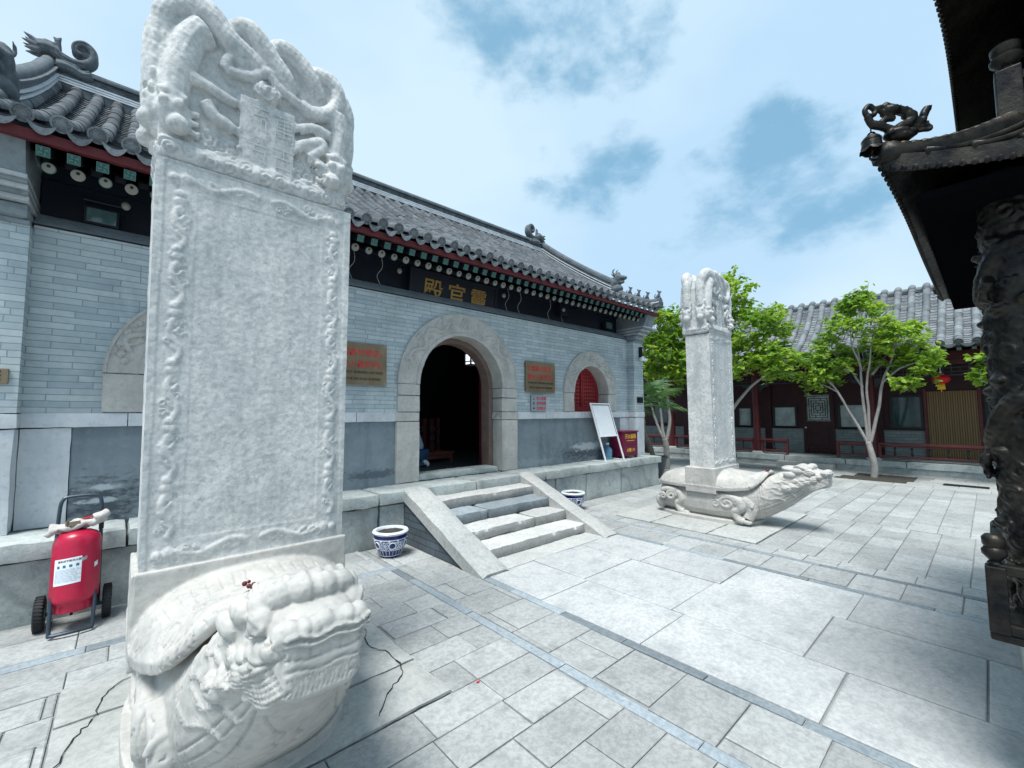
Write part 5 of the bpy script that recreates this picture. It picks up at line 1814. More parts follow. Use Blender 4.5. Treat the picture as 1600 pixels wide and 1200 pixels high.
# ------------------------------------------------------------ trees
def tree(name, label, base, limbs, blobs, n_spray, leaf, seed, mat='leaf', bark='bark', per=14, group=None, flat=.6):
    r_ = random.Random(seed)
    t = root(name, label, 'tree', base, group)
    B = Vector(base)
    mb = MB()
    for L, ra, rb in limbs:
        pts = curve([B + Vector(p) for p in L], 6)
        pts = [p + Vector((noise.noise(p * 2.1 + Vector((seed, 0, 0))), noise.noise(p * 2.1 + Vector((0, seed, 0))), 0)) * .03 for p in pts]
        n = len(pts)
        mb.tube(pts, [ra + (rb - ra) * (i / (n - 1)) for i in range(n)], 9)
    tips = []
    cmb = MB()
    Vs = []; Fs = []; tn = []
    def add_leaf(p, d, u, L, tone):
        d = d.normalized(); s = d.cross(u).normalized() * (L * .30)
        b = len(Vs)
        tip = p + d * L - u * L * .16
        mid = p + d * L * .5
        Vs.extend([p, mid + s - u * L * .05, tip, mid - s - u * L * .05, mid + u * L * .03])
        Fs.append((b, b + 1, b + 4)); Fs.append((b + 1, b + 2, b + 4)); Fs.append((b + 2, b + 3, b + 4)); Fs.append((b + 3, b, b + 4))
        tn.extend([tone] * 4)
    for c, rad, wgt in blobs:
        c = B + Vector(c); rad = Vector(rad)
        for k in range(int(n_spray * wgt)):
            while True:
                q = Vector((r_.uniform(-1, 1), r_.uniform(-1, 1), r_.uniform(-1, 1)))
                if .15 < q.length < 1: break
            q = q * (q.length ** -.35)
            if q.length > 1: q.normalize()
            q = q * (1 + .28 * noise.noise(q * 2.2 + Vector((seed, c.x, c.z))))
            p = c + Vector((q.x * rad.x, q.y * rad.y, q.z * rad.z))
            if noise.noise(p * 1.9 + Vector((seed * 2, 0, 0))) < -.16: continue
            hd = Vector((q.x + r_.gauss(0, .5), q.y + r_.gauss(0, .5), r_.gauss(.06, .38))).normalized()
            L = r_.uniform(.22, .42)
            tw0 = p - hd * L
            mb.tube([tw0, p - hd * L * .4 - Vector((0, 0, .01)), p], [.006, .004, .002], 4)
            if r_.random() < .35: mb.tube([tw0 + (c - tw0) * .35 - Vector((0, 0, .1)), tw0 + (c - tw0) * .12, tw0], [.012, .008, .006], 4)
            base_t = min(1, max(0, .45 + .5 * noise.noise(p * 1.4) + r_.gauss(0, .18)))
            for j in range(per):
                f = (j + .5) / per
                o = tw0 + (p - tw0) * f + Vector((r_.gauss(0, .03), r_.gauss(0, .03), r_.gauss(0, .02)))
                sd = hd.cross(Vector((0, 0, 1))).normalized() * (1 if j % 2 else -1)
                d = (hd * r_.uniform(.3, .9) + sd * r_.uniform(.4, 1.1) + Vector((0, 0, r_.gauss(-.12, .38))))
                u = Vector((r_.gauss(0, flat), r_.gauss(0, flat), 1)).normalized()
                u = (u - d.normalized() * u.dot(d.normalized())).normalized()
                add_leaf(o, d, u, leaf * r_.uniform(.65, 1.15), min(1, max(0, base_t + r_.gauss(0, .15))))
    o = mb.build('trunk', M_[bark], t, smooth=True)
    b = MB(); b.v = [tuple(v) for v in Vs]; b.f = [list(f) for f in Fs]; b.t = tn; b.m = [0] * len(Fs)
    b.build('crown', M_[mat], t)
    return t
G_T = 'courtyard trees'
# middle tree in its pit
tree('courtyard_tree', 'young tree with pale forked trunk standing in the dark square pit', (13.6, 1.97, 0),
     [([(0, 0, -.05), (-.03, -.01, .4), (-.02, .05, .86)], .078, .06),
      ([(-.02, .05, .80), (-.1, .35, 1.5), (-.2, .62, 2.15), (-.3, .9, 2.6)], .036, .018),
      ([(-.02, .05, .84), (-.02, .10, 1.6), (0, .12, 2.4), (0, .15, 3.2)], .042, .018),
      ([(-.02, .03, .84), (-.05, .02, 1.6), (-.1, .0, 2.3), (-.1, -.1, 3.0), (-.05, -.2, 3.7)], .036, .013),
      ([(-.02, .02, .80), (.02, -.15, 1.6), (.02, -.30, 2.4), (.05, -.5, 3.0), (.05, -.6, 3.5)], .042, .015),
      ([(.02, -.28, 2.3), (-.1, -.6, 2.6), (-.15, -1.0, 2.75)], .025, .010),
      ([(-.2, .6, 2.1), (-.2, .9, 2.3), (-.2, 1.2, 2.45)], .022, .008), ([(0, .1, 2.2), (.3, .5, 2.9), (.4, .7, 3.4)], .03, .01), ([(0, -.1, 2.5), (.4, -.3, 3.0), (.5, -.5, 3.5)], .028, .01), ([(0, .1, 2.6), (-.4, .2, 3.2), (-.5, .2, 3.7)], .026, .009)],
     [((0, .1, 3.75), (.75, .80, .75), .24), ((-.05, -.65, 3.25), (.7, .62, .55), .19), ((-.05, .75, 3.05), (.7, .62, .55), .18), ((-.1, 1.05, 2.55), (.6, .55, .30), .14), ((0, -1.0, 2.80), (.6, .45, .30), .11), ((.3, 0, 3.1), (.7, .9, .5), .12), ((-.2, -.55, 2.28), (.4, .55, .13), .045), ((-.1, .2, 4.35), (.4, .45, .3), .06)],
     520, .145, 11, group=G_T)
# large tree behind the far stele
tree('courtyard_tree', 'largest leafy tree rising behind the far marble stele', (12.6, 5.0, 0),
     [([(0, 0, -.05), (0, .02, .6), (.03, .0, 1.25)], .13, .10),
      ([(.03, 0, 1.2), (0, -.35, 1.9), (-.1, -.95, 2.45), (-.2, -1.5, 2.7)], .055, .018), ([(.03, 0, 1.2), (.05, -.1, 2.0), (0, -.25, 2.9), (0, -.4, 3.8)], .06, .02),
      ([(.03, 0, 1.2), (.1, .3, 2.1), (.1, .6, 3.0), (0, .8, 3.9)], .06, .02), ([(.03, 0, 1.2), (-.3, .1, 2.2), (-.6, .2, 3.1), (-.7, .2, 4.0)], .05, .018),
      ([(0, -.2, 2.5), (-.2, -.7, 3.2), (-.3, -1.1, 3.7)], .03, .01), ([(.1, .5, 2.6), (0, 1.2, 3.2), (0, 1.7, 3.6)], .032, .01)],
     [((0, -.15, 4.75), (.9, .75, .8), .22), ((0, .95, 4.2), (.9, .85, .85), .21), ((-.1, -1.05, 3.75), (.85, .75, .75), .20), ((-.2, -1.35, 2.95), (.75, .65, .45), .15), ((0, 1.75, 3.3), (.85, .7, .6), .15), ((-.1, .3, 3.5), (1, 1, .6), .14), ((-.2, 1.7, 2.5), (.7, .75, .4), .09), ((-.4, -.35, 2.85), (.7, .7, .35), .08)],
     800, .155, 23, group=G_T)
# tree at the right edge behind the burner
tree('courtyard_tree', 'tree of which only one leafy branch shows beside the bronze column', (13.9, -1.3, 0),
     [([(0, 0, -.05), (0, .0, .9)], .11, .085), ([(0, 0, .85), (-.1, .4, 1.6), (-.15, .9, 2.2), (-.2, 1.25, 2.5)], .05, .012), ([(0, 0, .85), (0, -.2, 1.8), (0, -.3, 3.2)], .06, .02)],
     [((-.2, 1.12, 2.78), (.5, .42, .12), .10), ((-.2, 1.15, 2.40), (.5, .46, .20), .16), ((0, -.2, 3.5), (1, 1.0, .8), .3)],
     260, .165, 31, group=G_T)
# slim grey tree by the end of the hall: several stems, crown merges upward
tree('courtyard_tree', 'slim many stemmed grey tree between the hall corner and far stele', (11.55, 6.25, 0),
     [([(0, 0, -.05), (.0, .0, .5), (-.02, .03, .85)], .09, .075), ([(-.02, .03, .82), (-.05, .25, 1.3), (-.05, .42, 1.9), (-.1, .5, 2.6)], .045, .02), ([(-.02, .03, .84), (-.02, .12, 1.4), (-.05, .15, 2.2), (0, .15, 3)], .045, .02), ([(0, 0, .8), (.05, -.1, 1.3), (.02, -.06, 2.2), (0, -.1, 3.2)], .055, .025)],
     [((0, .3, 3.3), (.8, .9, .75), .4), ((-.1, .1, 4.1), (.7, .7, .6), .25), ((.2, -.5, 2.95), (.6, .5, .4), .14)],
     420, .165, 41, group=G_T)
# tree top above the hall roof, far left
tree('tall_tree', 'leafy treetop peeping over the left end of the hall roof', (-1.95, 13.0, -1.0),
     [([(0, 0, 0), (0, 0, 4), (.1, 0, 8)], .25, .08), ([(0, 0, 5), (.5, 0, 7), (.6, 0, 9)], .09, .03)],
     [((.0, 0, 8.9), (.7, .8, .75), .4), ((-.8, 0, 8.3), (1, 1, .8), .4)], 300, .19, 51)
# fan palm beside the hall corner, in a dark planter
pm = root('fan_palm', 'fan palm with dark green pleated fronds beside the hall corner', 'palm', (9.95, 5.95, 0))
B = Vector((9.95, 5.95, 0))
mb = MB()
pts = curve([B + Vector(p) for p in [(.12, -.15, .15), (.05, -.05, .7), (-.05, .05, 1.1), (-.05, .08, 1.75)]], 8)
mb.tube(pts, [.115 - .03 * i / len(pts) + .012 * (i % 2) for i in range(len(pts))], 10)
mb.build('trunk', M_['palm_bark'], pm, smooth=True)
r_ = random.Random(9)
top = B + Vector((-.05, .08, 1.75))
for k in range(15):
    a = 2 * PI * k / 15 * 2.4 + r_.uniform(-.2, .2)
    el = r_.uniform(-.25, 1.0)
    d = Vector((math.cos(a) * math.cos(el), math.sin(a) * math.cos(el), math.sin(el)))
    st = [top, top + d * .35 + Vector((0, 0, .05)), top + d * r_.uniform(.55, .75) + Vector((0, 0, .02))]
    fb_ = MB()
    fb_.tube(st, [.014, .010, .007], 6)
    hub = st[-1]
    sd = d.cross(Vector((0, 0, 1))).normalized(); nn_ = sd.cross(d).normalized()
    n = 26
    for j in range(n):
        b_ = (j / (n - 1) - .5) * 4.3
        ld = d * math.cos(b_) + sd * math.sin(b_)
        L = r_.uniform(.52, .66) * (1 - .1 * abs(b_) / 2)
        wv = sd * math.cos(b_) - d * math.sin(b_)
        m1 = hub + ld * L * .55 + nn_ * .03
        tip = hub + ld * L + Vector((0, 0, -.10 * r_.uniform(.5, 1.6)))
        w_ = .026
        fb_.add([hub, m1 + wv * w_ - nn_ * .012, tip, m1 - wv * w_ - nn_ * .012, m1], [(0, 1, 4), (1, 2, 4), (2, 3, 4), (3, 0, 4)], r_.random())
    fb_.build('frond', M_['palm'], pm)
pl_ = root('planter', 'dark round planter pot standing just past the platform corner', 'planter', (9.75, 5.62, 0))
mb = MB(); mb.lathe([(.16, 0), (.21, .1), (.28, .30), (.32, .48), (.34, .50), (.33, .53), (.29, .53), (.28, .47)], (9.75, 5.62, 0), 28)
mb.build('pot_body', M_['planter'], pl_, smooth='auto')
mb = MB(); mb.lathe([(.29, .46), (.001, .475)], (9.75, 5.62, 0), 24, cap=False); mb.build('soil', M_['soil'], pl_)

# ------------------------------------------------------------ bronze incense burner (near, right edge)
BCX, BCY = 3.98, -1.32
bu = root('incense_burner', 'huge dark bronze incense burner pavilion at the right edge', 'incense burner', (BCX, BCY, 0))
def tier(half, z0, rise, top_half, name, thick=.07):
    "square roof with swept-up corners, thick rim and hip ridges"
    n = 24; m = 10
    mb = MB(); V = []; F = []
    def P(side, t, s, under):
        # t -1..1 along the side, s 0 eave .. 1 top
        hw = half + (top_half - half) * s
        z = z0 + rise * (s ** 1.25) + .16 * (abs(t) ** 4) * (1 - s) ** 1.5
        hw += .05 * (abs(t) ** 6) * (1 - s)
        p = [(t * hw, -hw), (hw, t * hw), (-t * hw, hw), (-hw, -t * hw)][side]
        return (BCX + p[0], BCY + p[1], z - (thick if under else 0))
    for side in range(4):
        for under in (0, 1):
            b = len(V)
            for i in range(n + 1):
                for j in range(m + 1): V.append(P(side, -1 + 2 * i / n, j / m, under))
            for i in range(n):
                for j in range(m):
                    q = (b + i * (m + 1) + j, b + (i + 1) * (m + 1) + j, b + (i + 1) * (m + 1) + j + 1, b + i * (m + 1) + j + 1)
                    F.append(q if not under else q[::-1])
        B0 = len(V) - 2 * (n + 1) * (m + 1)
        for i in range(n):
            a, c = B0 + i * (m + 1), B0 + (i + 1) * (m + 1)
            F.append((c, a, a + (n + 1) * (m + 1), c + (n + 1) * (m + 1)))
    mb.add(V, F)
    # cast drip edge: small lobes along the eave
    for side in range(4):
        k = int(half * 2 / .03)
        for i in range(k + 1):
            q = P(side, -1 + 2 * i / k, 0, 1)
            mb.ball((q[0], q[1], q[2] + .008), (.012, .012, .014), 6)
    o = mb.build(name, M_['bronze'], bu, smooth='auto')
    for sx, sy in ((-1, -1), (1, -1), (1, 1), (-1, 1)):
        h_ = MB()
        pts = []
        for s in np.linspace(0, 1, 14):
            hw = half + (top_half - half) * s + .05 * (1 - s)
            pts.append((BCX + sx * hw, BCY + sy * hw, z0 + rise * s ** 1.25 + .16 * (1 - s) ** 1.5 + .005))
        h_.tube(pts, [.050] * 5 + [.055] * 9, 8)
        for q in pts[1:]: h_.ball((q[0], q[1], q[2] + .035), (.04, .04, .02), 7)
        h_.build('hip_ridge', M_['bronze'], o, smooth=True)
    # ribs of cast tiles
    rb = MB()
    for side in range(4):
        k = 26
        for i in range(1, k):
            t = -1 + 2 * i / k
            rb.tube([(lambda q: (q[0], q[1], q[2] + .006))(P(side, t, s, 0)) for s in np.linspace(0, 1, 8)], .016, 6)
    rb.build('cast_tile_ribs', M_['bronze'], o, smooth=True)
    return o
lower = tier(1.53, 2.555, .29, 1.17, 'lower_roof')
uz = MB()
uz.lathe([(.72, 2.8), (.74, 3.2), (.70, 3.9), (.80, 4.1)], (BCX, BCY, 0), 32)
uz.box(BCX - 1.19, BCY - 1.19, 2.72, BCX + 1.19, BCY + 1.19, 2.85); uz.box(BCX - 1.05, BCY - 1.05, 2.85, BCX + 1.05, BCY + 1.05, 3.52)
uz.build('drum', M_['bronze'], bu, smooth='auto')
upper = tier(1.36, 3.50, .9, .35, 'upper_roof')
tp = MB(); tp.lathe([(.36, 4.3), (.4, 4.45), (.25, 4.6), (.3, 4.75), (.12, 4.95), (.02, 5.1)], (BCX, BCY, 0), 24); tp.build('finial', M_['bronze'], bu, smooth='auto')
def rail_post(x, y, z0, z1, w, parent, name='rail_post'):
    mb = MB()
    mb.box(x - w, y - w, z0, x + w, y + w, z1)
    o = mb.build(name, M_['bronze'], parent, bevel=.006)
    k = MB()
    k.lathe([(w * .7, z1), (w * .8, z1 + .01), (w * .55, z1 + .02), (w * 1.25, z1 + .045), (w * 1.3, z1 + .06), (w * .95, z1 + .075), (w * 1.15, z1 + .085), (w * 1.2, z1 + .11), (w * .8, z1 + .125), (.002, z1 + .13)], (x, y, 0), 14)
    k.build('knob', M_['bronze'], o, smooth='auto')
# upper balustrade
for sx in (-1, 1):
    for sy in (-1, 1): rail_post(BCX + sx * 1.19, BCY + sy * 1.19, 2.84, 3.07, .040, bu)
ur = MB()
for z in (2.89, 3.03):
    for a in ((-1, -1, 1, -1), (1, -1, 1, 1), (1, 1, -1, 1), (-1, 1, -1, -1)):
        ur.bar((BCX + a[0] * 1.19, BCY + a[1] * 1.19, z), (BCX + a[2] * 1.19, BCY + a[3] * 1.19, z), .03, .035)
ur.build('upper_rail', M_['bronze'], bu)
# dragon columns
def dragon_column(x, y):
    mb = MB()
    mb.lathe([(.112, .70), (.112, 2.64)], (x, y, 0), 28)
    mb.lathe([(.16, .69), (.16, .73), (.125, .76)], (x, y, 0), 28)
    pts = []; n = 140
    for i in range(n + 1):
        t = i / n; a = 2 * PI * 2.6 * t + .6; z = .72 + 1.72 * t
        R_ = .108
        pts.append((x + R_ * math.cos(a), y + R_ * math.sin(a), z + .03 * math.sin(a * 3)))
    mb.tube(pts, [.020 + .022 * min(1, t * 3) * min(1, 3 * (1 - t) + .4) for t in np.linspace(0, 1, n + 1)], 8)
    hd = Vector(pts[-6])
    rr = random.Random(int(x * 7 + y * 3 + 50))
    for k in range(120):
        z = .74 + 1.72 * k / 120; a = k * 2.4
        c = Vector((x + .110 * math.cos(a), y + .110 * math.sin(a), z))
        e1 = Vector((-math.sin(a), math.cos(a), 0))
        mb.tube(spiral(c, rr.uniform(.03, .05), 1.3, e1, (0, 0, 1), 12, .2, rr.random() * 6, rr.choice((-1, 1))), .0095, 6)
        if k % 3 == 0: mb.ball(c, (.035, .035, .022), 8)
    for k in range(8):
        i = 15 + k * 15; q = Vector(pts[i]); a = math.atan2(q.y - y, q.x - x)
        e1 = Vector((-math.sin(a), math.cos(a), 0)); o = Vector((math.cos(a), math.sin(a), 0))
        mb.tube(curve([q, q + e1 * .05 + o * .03 + Vector((0, 0, -.05)), q + e1 * .02 + o * .03 + Vector((0, 0, -.10)), q + e1 * .06 + o * .02 + Vector((0, 0, -.13))], 4), [.024] * 6 + [.018] * 4 + [.012, .01, .008], 7)
        for s in (-1, 0, 1): mb.tube([q + Vector((0, 0, .02)), q + o * .03 + Vector((0, 0, .06)) + e1 * (.02 * s)], [.014, .004], 5)
    V, F = sculpt(mb, .006, 1, .3)
    V = jitter(V, F, .0025, 18, 2)
    N = normals(V, F)
    ph = np.sin(V[:, 2] * 170 + np.arctan2(V[:, 1] - y, V[:, 0] - x) * 6) * np.sin(np.arctan2(V[:, 1] - y, V[:, 0] - x) * 13)
    V += N * (.0014 * ph)[:, None]
    return V, F
CI = 1.13
CIY = 1.20
DV, DF = dragon_column(BCX - CI, BCY + CIY)
o = mesh_obj('dragon_column', DV, DF, M_['bronze'], bu)
for dx, dy in ((2 * CI, 0), (0, -2 * CIY), (2 * CI, -2 * CIY)):
    c = copy_tree(o); c.location = (dx, dy, 0)
# tray, marble base, rails
RH = 1.295
tr_ = MB()
tr_.box(BCX - 1.31, BCY - 1.31, .665, BCX + 1.31, BCY + 1.37, .70)
tr_.build('bronze_tray', M_['bronze'], bu, bevel=.01)
bs = MB()
for (a, z0, z1) in ((1.26, .50, .664), (1.16, .20, .50), (1.27, -.02, .20)):
    bs.rough(BCX - a, BCY - a, z0, BCX + a, BCY + a, z1, .06, .012, .5, int(a * 40), .03)
bs.build('marble_base', M_['turtle'], bu, smooth='auto')
for sx, yy in ((-1, BCY - RH), (-1, BCY + 1.34)): rail_post(BCX + sx * RH, yy, .70, .965, .030, bu)
rl = MB()
for z in (.955, .722):
    rl.bar((BCX - RH, BCY - RH, z), (BCX - RH, BCY + 1.34, z), .04, .042)
rl.build('tray_rail', M_['bronze'], bu, bevel=.006)
fg = MB()
for k in range(9):
    t = -1.13 + .285 * k
    e = Vector((0, 1, 0)); c = Vector((BCX - RH, BCY + t, .84))
    fg.tube(spiral(c + e * -.05, .075, 1.5, e, (0, 0, 1), 18), .013, 6); fg.tube(spiral(c + e * .08 + Vector((0, 0, .02)), .06, 1.5, -e, (0, 0, 1), 18), .013, 6)
    fg.tube(curve([c - e * .13 + Vector((0, 0, -.1)), c + Vector((0, 0, -.03)), c + e * .13 + Vector((0, 0, .1))], 4), .015, 6)
fg.build('rail_scrollwork', M_['bronze'], bu, smooth=True)
vs_ = MB(); vs_.lathe([(.35, .61), (.5, .7), (.62, .95), (.62, 1.2), (.55, 1.35), (.66, 1.42), (.66, 1.5), (.5, 1.5)], (BCX, BCY, 0), 32)
vs_.build('cauldron', M_['bronze'], bu, smooth='auto')
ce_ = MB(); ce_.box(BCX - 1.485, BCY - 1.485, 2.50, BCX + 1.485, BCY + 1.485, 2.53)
ce_.build('eave_ceiling', M_['shade_black'], bu)
# dragon finial on the near corner of the lower roof
K = Vector((2.45, .222, 2.785))
KS = .68
mb = MB()
_tube = mb.tube
def ktube(p, r, n=8): _tube(p, [KS * v for v in r] if hasattr(r, '__len__') else KS * r, n)
ex = Vector((.74, -.67, 0)).normalized()     # runs in along the hip
def Q(a, b, c=0): 
    return K + (ex * a + Vector((0, 0, b)) + Vector((.67, .74, 0)) * c) * KS
D = lambda L: [Q(*p) for p in L]
ktube(curve(D([(-.135, .235), (-.165, .20), (-.15, .165), (-.11, .17), (-.10, .205), (-.135, .235)]), 5), .017, 8)     # pearl ring
ktube(curve(D([(-.15, .16), (-.13, .12), (-.105, .105), (-.04, .085), (.03, .06)]), 5), [.022] * 8 + [.026] * 20, 8)                    # lower jaw / arm
ktube(curve(D([(-.10, .21), (-.05, .225), (0, .215), (.06, .20), (.12, .185)]), 5), [.016] * 6 + [.03] * 20, 9)
mb.ball(Q(.0, .195), tuple(KS * v for v in (.055, .055, .033)), 12)
for k in range(5): ktube(D([(.03 + .02 * k, .21 - .012 * k), (.085 + .022 * k, .245 - .02 * k, .01 * (-1) ** k)]), [.014, .004], 6)
ktube(D([(-.08, .205), (-.035, .17), (0, .165)]), [.012, .016, .02], 7)
ktube(curve(D([(.10, .18), (.14, .15), (.10, .11), (.05, .085), (.02, .05)]), 6), [.034] * 6 + [.03] * 26, 9)
ktube(curve(D([(.13, .15), (.17, .125), (.205, .13), (.215, .17), (.235, .205), (.255, .215)]), 5), [.026] * 8 + [.022] * 6 + [.026] * 8 + [.02] * 6, 8)
for k in range(4): ktube(D([(.235, .195), (.262 - .01 * k, .235 - .012 * (3 - k) * .2, .008 * (k - 1.5))]), [.016, .005], 6)
ktube(curve(D([(.10, .10), (.17, .095), (.235, .10), (.25, .075), (.19, .065), (.13, .06)]), 5), .014, 7)
ktube(D([(.235, .1), (.245, .135)]), [.013, .004], 6)
ktube(curve(D([(-.07, .115), (-.03, .14), (.02, .145)]), 5), [.02] * 12, 7)
mb.ball(Q(.03, .04), tuple(KS * v for v in (.07, .07, .032)), 12); mb.ball(Q(.10, .04), tuple(KS * v for v in (.06, .06, .028)), 12); mb.ball(Q(.05, .01), tuple(KS * v for v in (.07, .07, .03)), 12)
V, F = sculpt(mb, .0042, 1, .4)
V = jitter(V, F, .002, 30, 4)
mesh_obj('corner_dragon', V, F, M_['bronze'], bu)
wb = root('wind_bell', 'small bronze wind bell with scalloped rim hanging from the corner dragon', 'bell', (2.42, .287, 2.75))
bc = Vector((2.42, .287, 2.785))
BS = .68
mb = MB(); n = 40; V = []; F = []
prof = [(r__ * BS, z * BS) for r__, z in [(.012, .055), (.035, .053), (.047, .040), (.052, .02), (.055, -.01), (.058, -.03), (.066, -.05)]]
for ins_, dr in ((0, 0), (1, -.004)):
    for r__, z in prof:
        for k in range(n):
            a = 2 * PI * k / n
            zz = z - (.012 * abs(math.sin(a * 3)) ** .7 - .010 if z < -.033 else 0)
            V.append((bc.x + (r__ + dr) * math.cos(a), bc.y + (r__ + dr) * math.sin(a), bc.z + zz))
m_ = len(prof)
for q in range(2):
    for i in range(m_ - 1):
        for k in range(n):
            f = (q * m_ * n + i * n + k, q * m_ * n + i * n + (k + 1) % n, q * m_ * n + (i + 1) * n + (k + 1) % n, q * m_ * n + (i + 1) * n + k)
            F.append(f if q else f[::-1])
for k in range(n):
    a = (m_ - 1) * n
    F.append((a + k, a + (k + 1) % n, a + m_ * n + (k + 1) % n, a + m_ * n + k))
mb.add(V, F)
for z in (.03, .022, -.02): mb.lathe([(r_ * BS, zz * BS) for r_, zz in [(.0535 + (.022 - z) * .08, z - .002), (.0555 + (.022 - z) * .08, z), (.0535 + (.022 - z) * .08, z + .002)]], tuple(bc), 32, cap=False)
mb.build('bell_body', M_['bronze'], wb, smooth='auto')
mb = MB(); mb.tube([bc + BS * Vector((0, .018 * math.cos(t), .062 + .018 * math.sin(t))) for t in np.linspace(-.3, PI + .3, 12)], .004, 6)
mb.tube([bc + Vector((0, 0, .054)), bc + Vector((.0, .0, .085))], .003, 5)
mb.build('loop', M_['bronze'], wb, smooth=True)
mb = MB(); mb.tube([bc + Vector((0, 0, .03)), bc + Vector((0, 0, -.05))], .003, 5)
e1 = Vector((.74, -.67, 0)); mb.tube([bc + Vector((0, 0, -.062)) + e1 * (.012 * math.cos(t)) + Vector((0, 0, .011 * math.sin(t))) for t in np.linspace(0, 2 * PI, 18)], .005, 7)
mb.build('clapper', M_['bronze'], wb, smooth=True)

# ------------------------------------------------------------ signs and fittings on the hall
pq = root('name_plaque', 'dark board over the central doorway with three large gilt characters', 'plaque', (CX, 5.66, 3.5))
TL = Matrix.Rotation(math.radians(9), 3, 'X')
def tilt(x, y, z):
    v = TL @ Vector((x, -z, y))
    return (CX - .02 + v.x, 5.66 + v.y, 3.50 + v.z)
mb = MB(); mb.prism([(-.80, -.24), (.80, -.24), (.80, .24), (-.80, .24)], tilt, -.045, -.008)
b_ = mb.build('board', M_['beam'], pq, bevel=.004)
mb = MB()
for a, b, c, d in ((-.84, -.28, .84, -.24), (-.84, .24, .84, .28), (-.84, -.24, -.80, .24), (.80, -.24, .84, .24)): mb.prism([(a, b), (c, b), (c, d), (a, d)], tilt, -.05, .005)
mb.build('frame', M_['dark_wood'], pq)
mb = MB()
for ch, xx in (('殿', -.44), ('官', 0), ('靈', .44)):
    text_geo(ch, .36, lambda x, y, z: tilt(xx + x, y - .125, z), .007, .0035, mb=mb)
mb.build('gilt_characters', M_['gold'], pq)

def brass_sign(x0, x1, z0, z1, label, nm='incense_sign'):
    w, h_ = x1 - x0, z1 - z0
    t = root(nm, label, 'sign', ((x0 + x1) / 2, YW, (z0 + z1) / 2), 'incense rule plates beside the doorway')
    cx, cz = (x0 + x1) / 2, (z0 + z1) / 2
    mb = MB(); mb.box(x0, YW - .045, z0, x1, YW - .02, z1)
    mb.build('plate', M_['brass'], t, bevel=.003)
    mb = MB(); mb.box(x0 + .012, YW - .02, z0 + .012, x1 - .012, YW + .002, z1 - .012); mb.build('backing', M_['black'], t)
    mp = lambda X, Z: (lambda x, y, z: (X + x, YW - .0465 - z, Z + y))
    mb = MB()
    text_geo('已燃香勿带走，', .104, mp(cx + .02, z1 - .165), .001, .0010, mb=mb)
    text_geo('请放入香炉内。', .104, mp(cx + .02, z1 - .315), .001, .0010, mb=mb)
    mb.build('red_lettering', M_['red_ink'], t)
    mb = MB()
    text_geo('PLEASE PUT BURNING INCENSE', .046, mp(cx, z1 - .40), .001, .0001, mb=mb)
    text_geo('INTO THE INCENSE BURNER', .046, mp(cx, z1 - .485), .001, .0001, mb=mb)
    mb.build('black_lettering', M_['black_ink'], t)
    mb = MB()
    for sx in (-1, 1):
        for sz in (-1, 1): mb.ball((cx + sx * (w / 2 - .025), YW - .046, cz + sz * (h_ / 2 - .025)), (.008, .004, .008), 8)
    mb.build('screws', M_['steel'], t)
brass_sign(1.86, 2.615, 1.98, 2.53, 'brass plate with red and black lettering left of the doorway, partly behind the stele')
brass_sign(5.24, 6.00, 1.98, 2.53, 'brass plate with red and black lettering between doorway and red lattice window')
t = root('rule_sign', 'small grey metal notice with three rows of red characters under the brass plate', 'sign', (5.57, YW, 1.78))
mb = MB(); mb.box(5.38, YW - .04, 1.63, 5.76, YW - .015, 1.93); mb.build('plate', M_['steel'], t, bevel=.003)
mb = MB(); mb.box(5.39, YW - .015, 1.64, 5.75, YW + .002, 1.92); mb.build('backing', M_['black'], t)
mp = lambda X, Z: (lambda x, y, z: (X + x, YW - .0415 - z, Z + y))
mb = MB()
for k, s_ in enumerate(('禁止吸烟', '请勿拍照', '注意防火')): text_geo(s_, .062, mp(5.625, 1.845 - k * .09), .001, .0005, mb=mb)
mb.build('red_lettering', M_['red_ink'], t)
mb = MB()
for k in range(3):
    c = Vector((5.435, YW - .042, 1.865 - k * .09))
    if k == 0: mb.bar(c + Vector((-.02, 0, -.02)), c + Vector((.025, 0, -.02)), .003, .008); mb.tube([c + Vector((0, 0, -.01)), c + Vector((.005, 0, .02))], .004, 5)
    elif k == 1: mb.tube([c + Vector((.018 * math.cos(a), 0, .02 * math.sin(a))) for a in np.linspace(0, 2 * PI, 14)], .004, 5)
    else: mb.box(c.x - .02, c.y, c.z - .012, c.x + .02, c.y + .002, c.z + .012); mb.box(c.x - .008, c.y, c.z + .012, c.x + .008, c.y + .002, c.z + .02)
mb.build('pictograms', M_['black_ink'], t)
def small_plaque(x0, x1, z0, z1, label, m):
    t = root('pier_plaque', label, 'plaque', ((x0 + x1) / 2, 5.33, (z0 + z1) / 2))
    mb = MB(); mb.box(x0, 5.305, z0, x1, 5.332, z1); mb.build('plate', M_[m], t, bevel=.003)
    mb = MB()
    for k in range(3):
        for j in range(5):
            xx = x0 + .03 + (x1 - x0 - .06) * (j + .1) / 5
            mb.box(xx, 5.303, z1 - .03 - k * .032, xx + (x1 - x0) * .10, 5.306, z1 - .018 - k * .032)
    mb.build('small_lettering', M_['black_ink'], t)
small_plaque(8.60, 8.82, 1.82, 1.95, 'small dull bronze plaque on the right end pier', 'bronze')
small_plaque(-.98, -.72, 1.86, 1.985, 'small brown plaque on the left end pier, cut by the photo edge', 'brass')

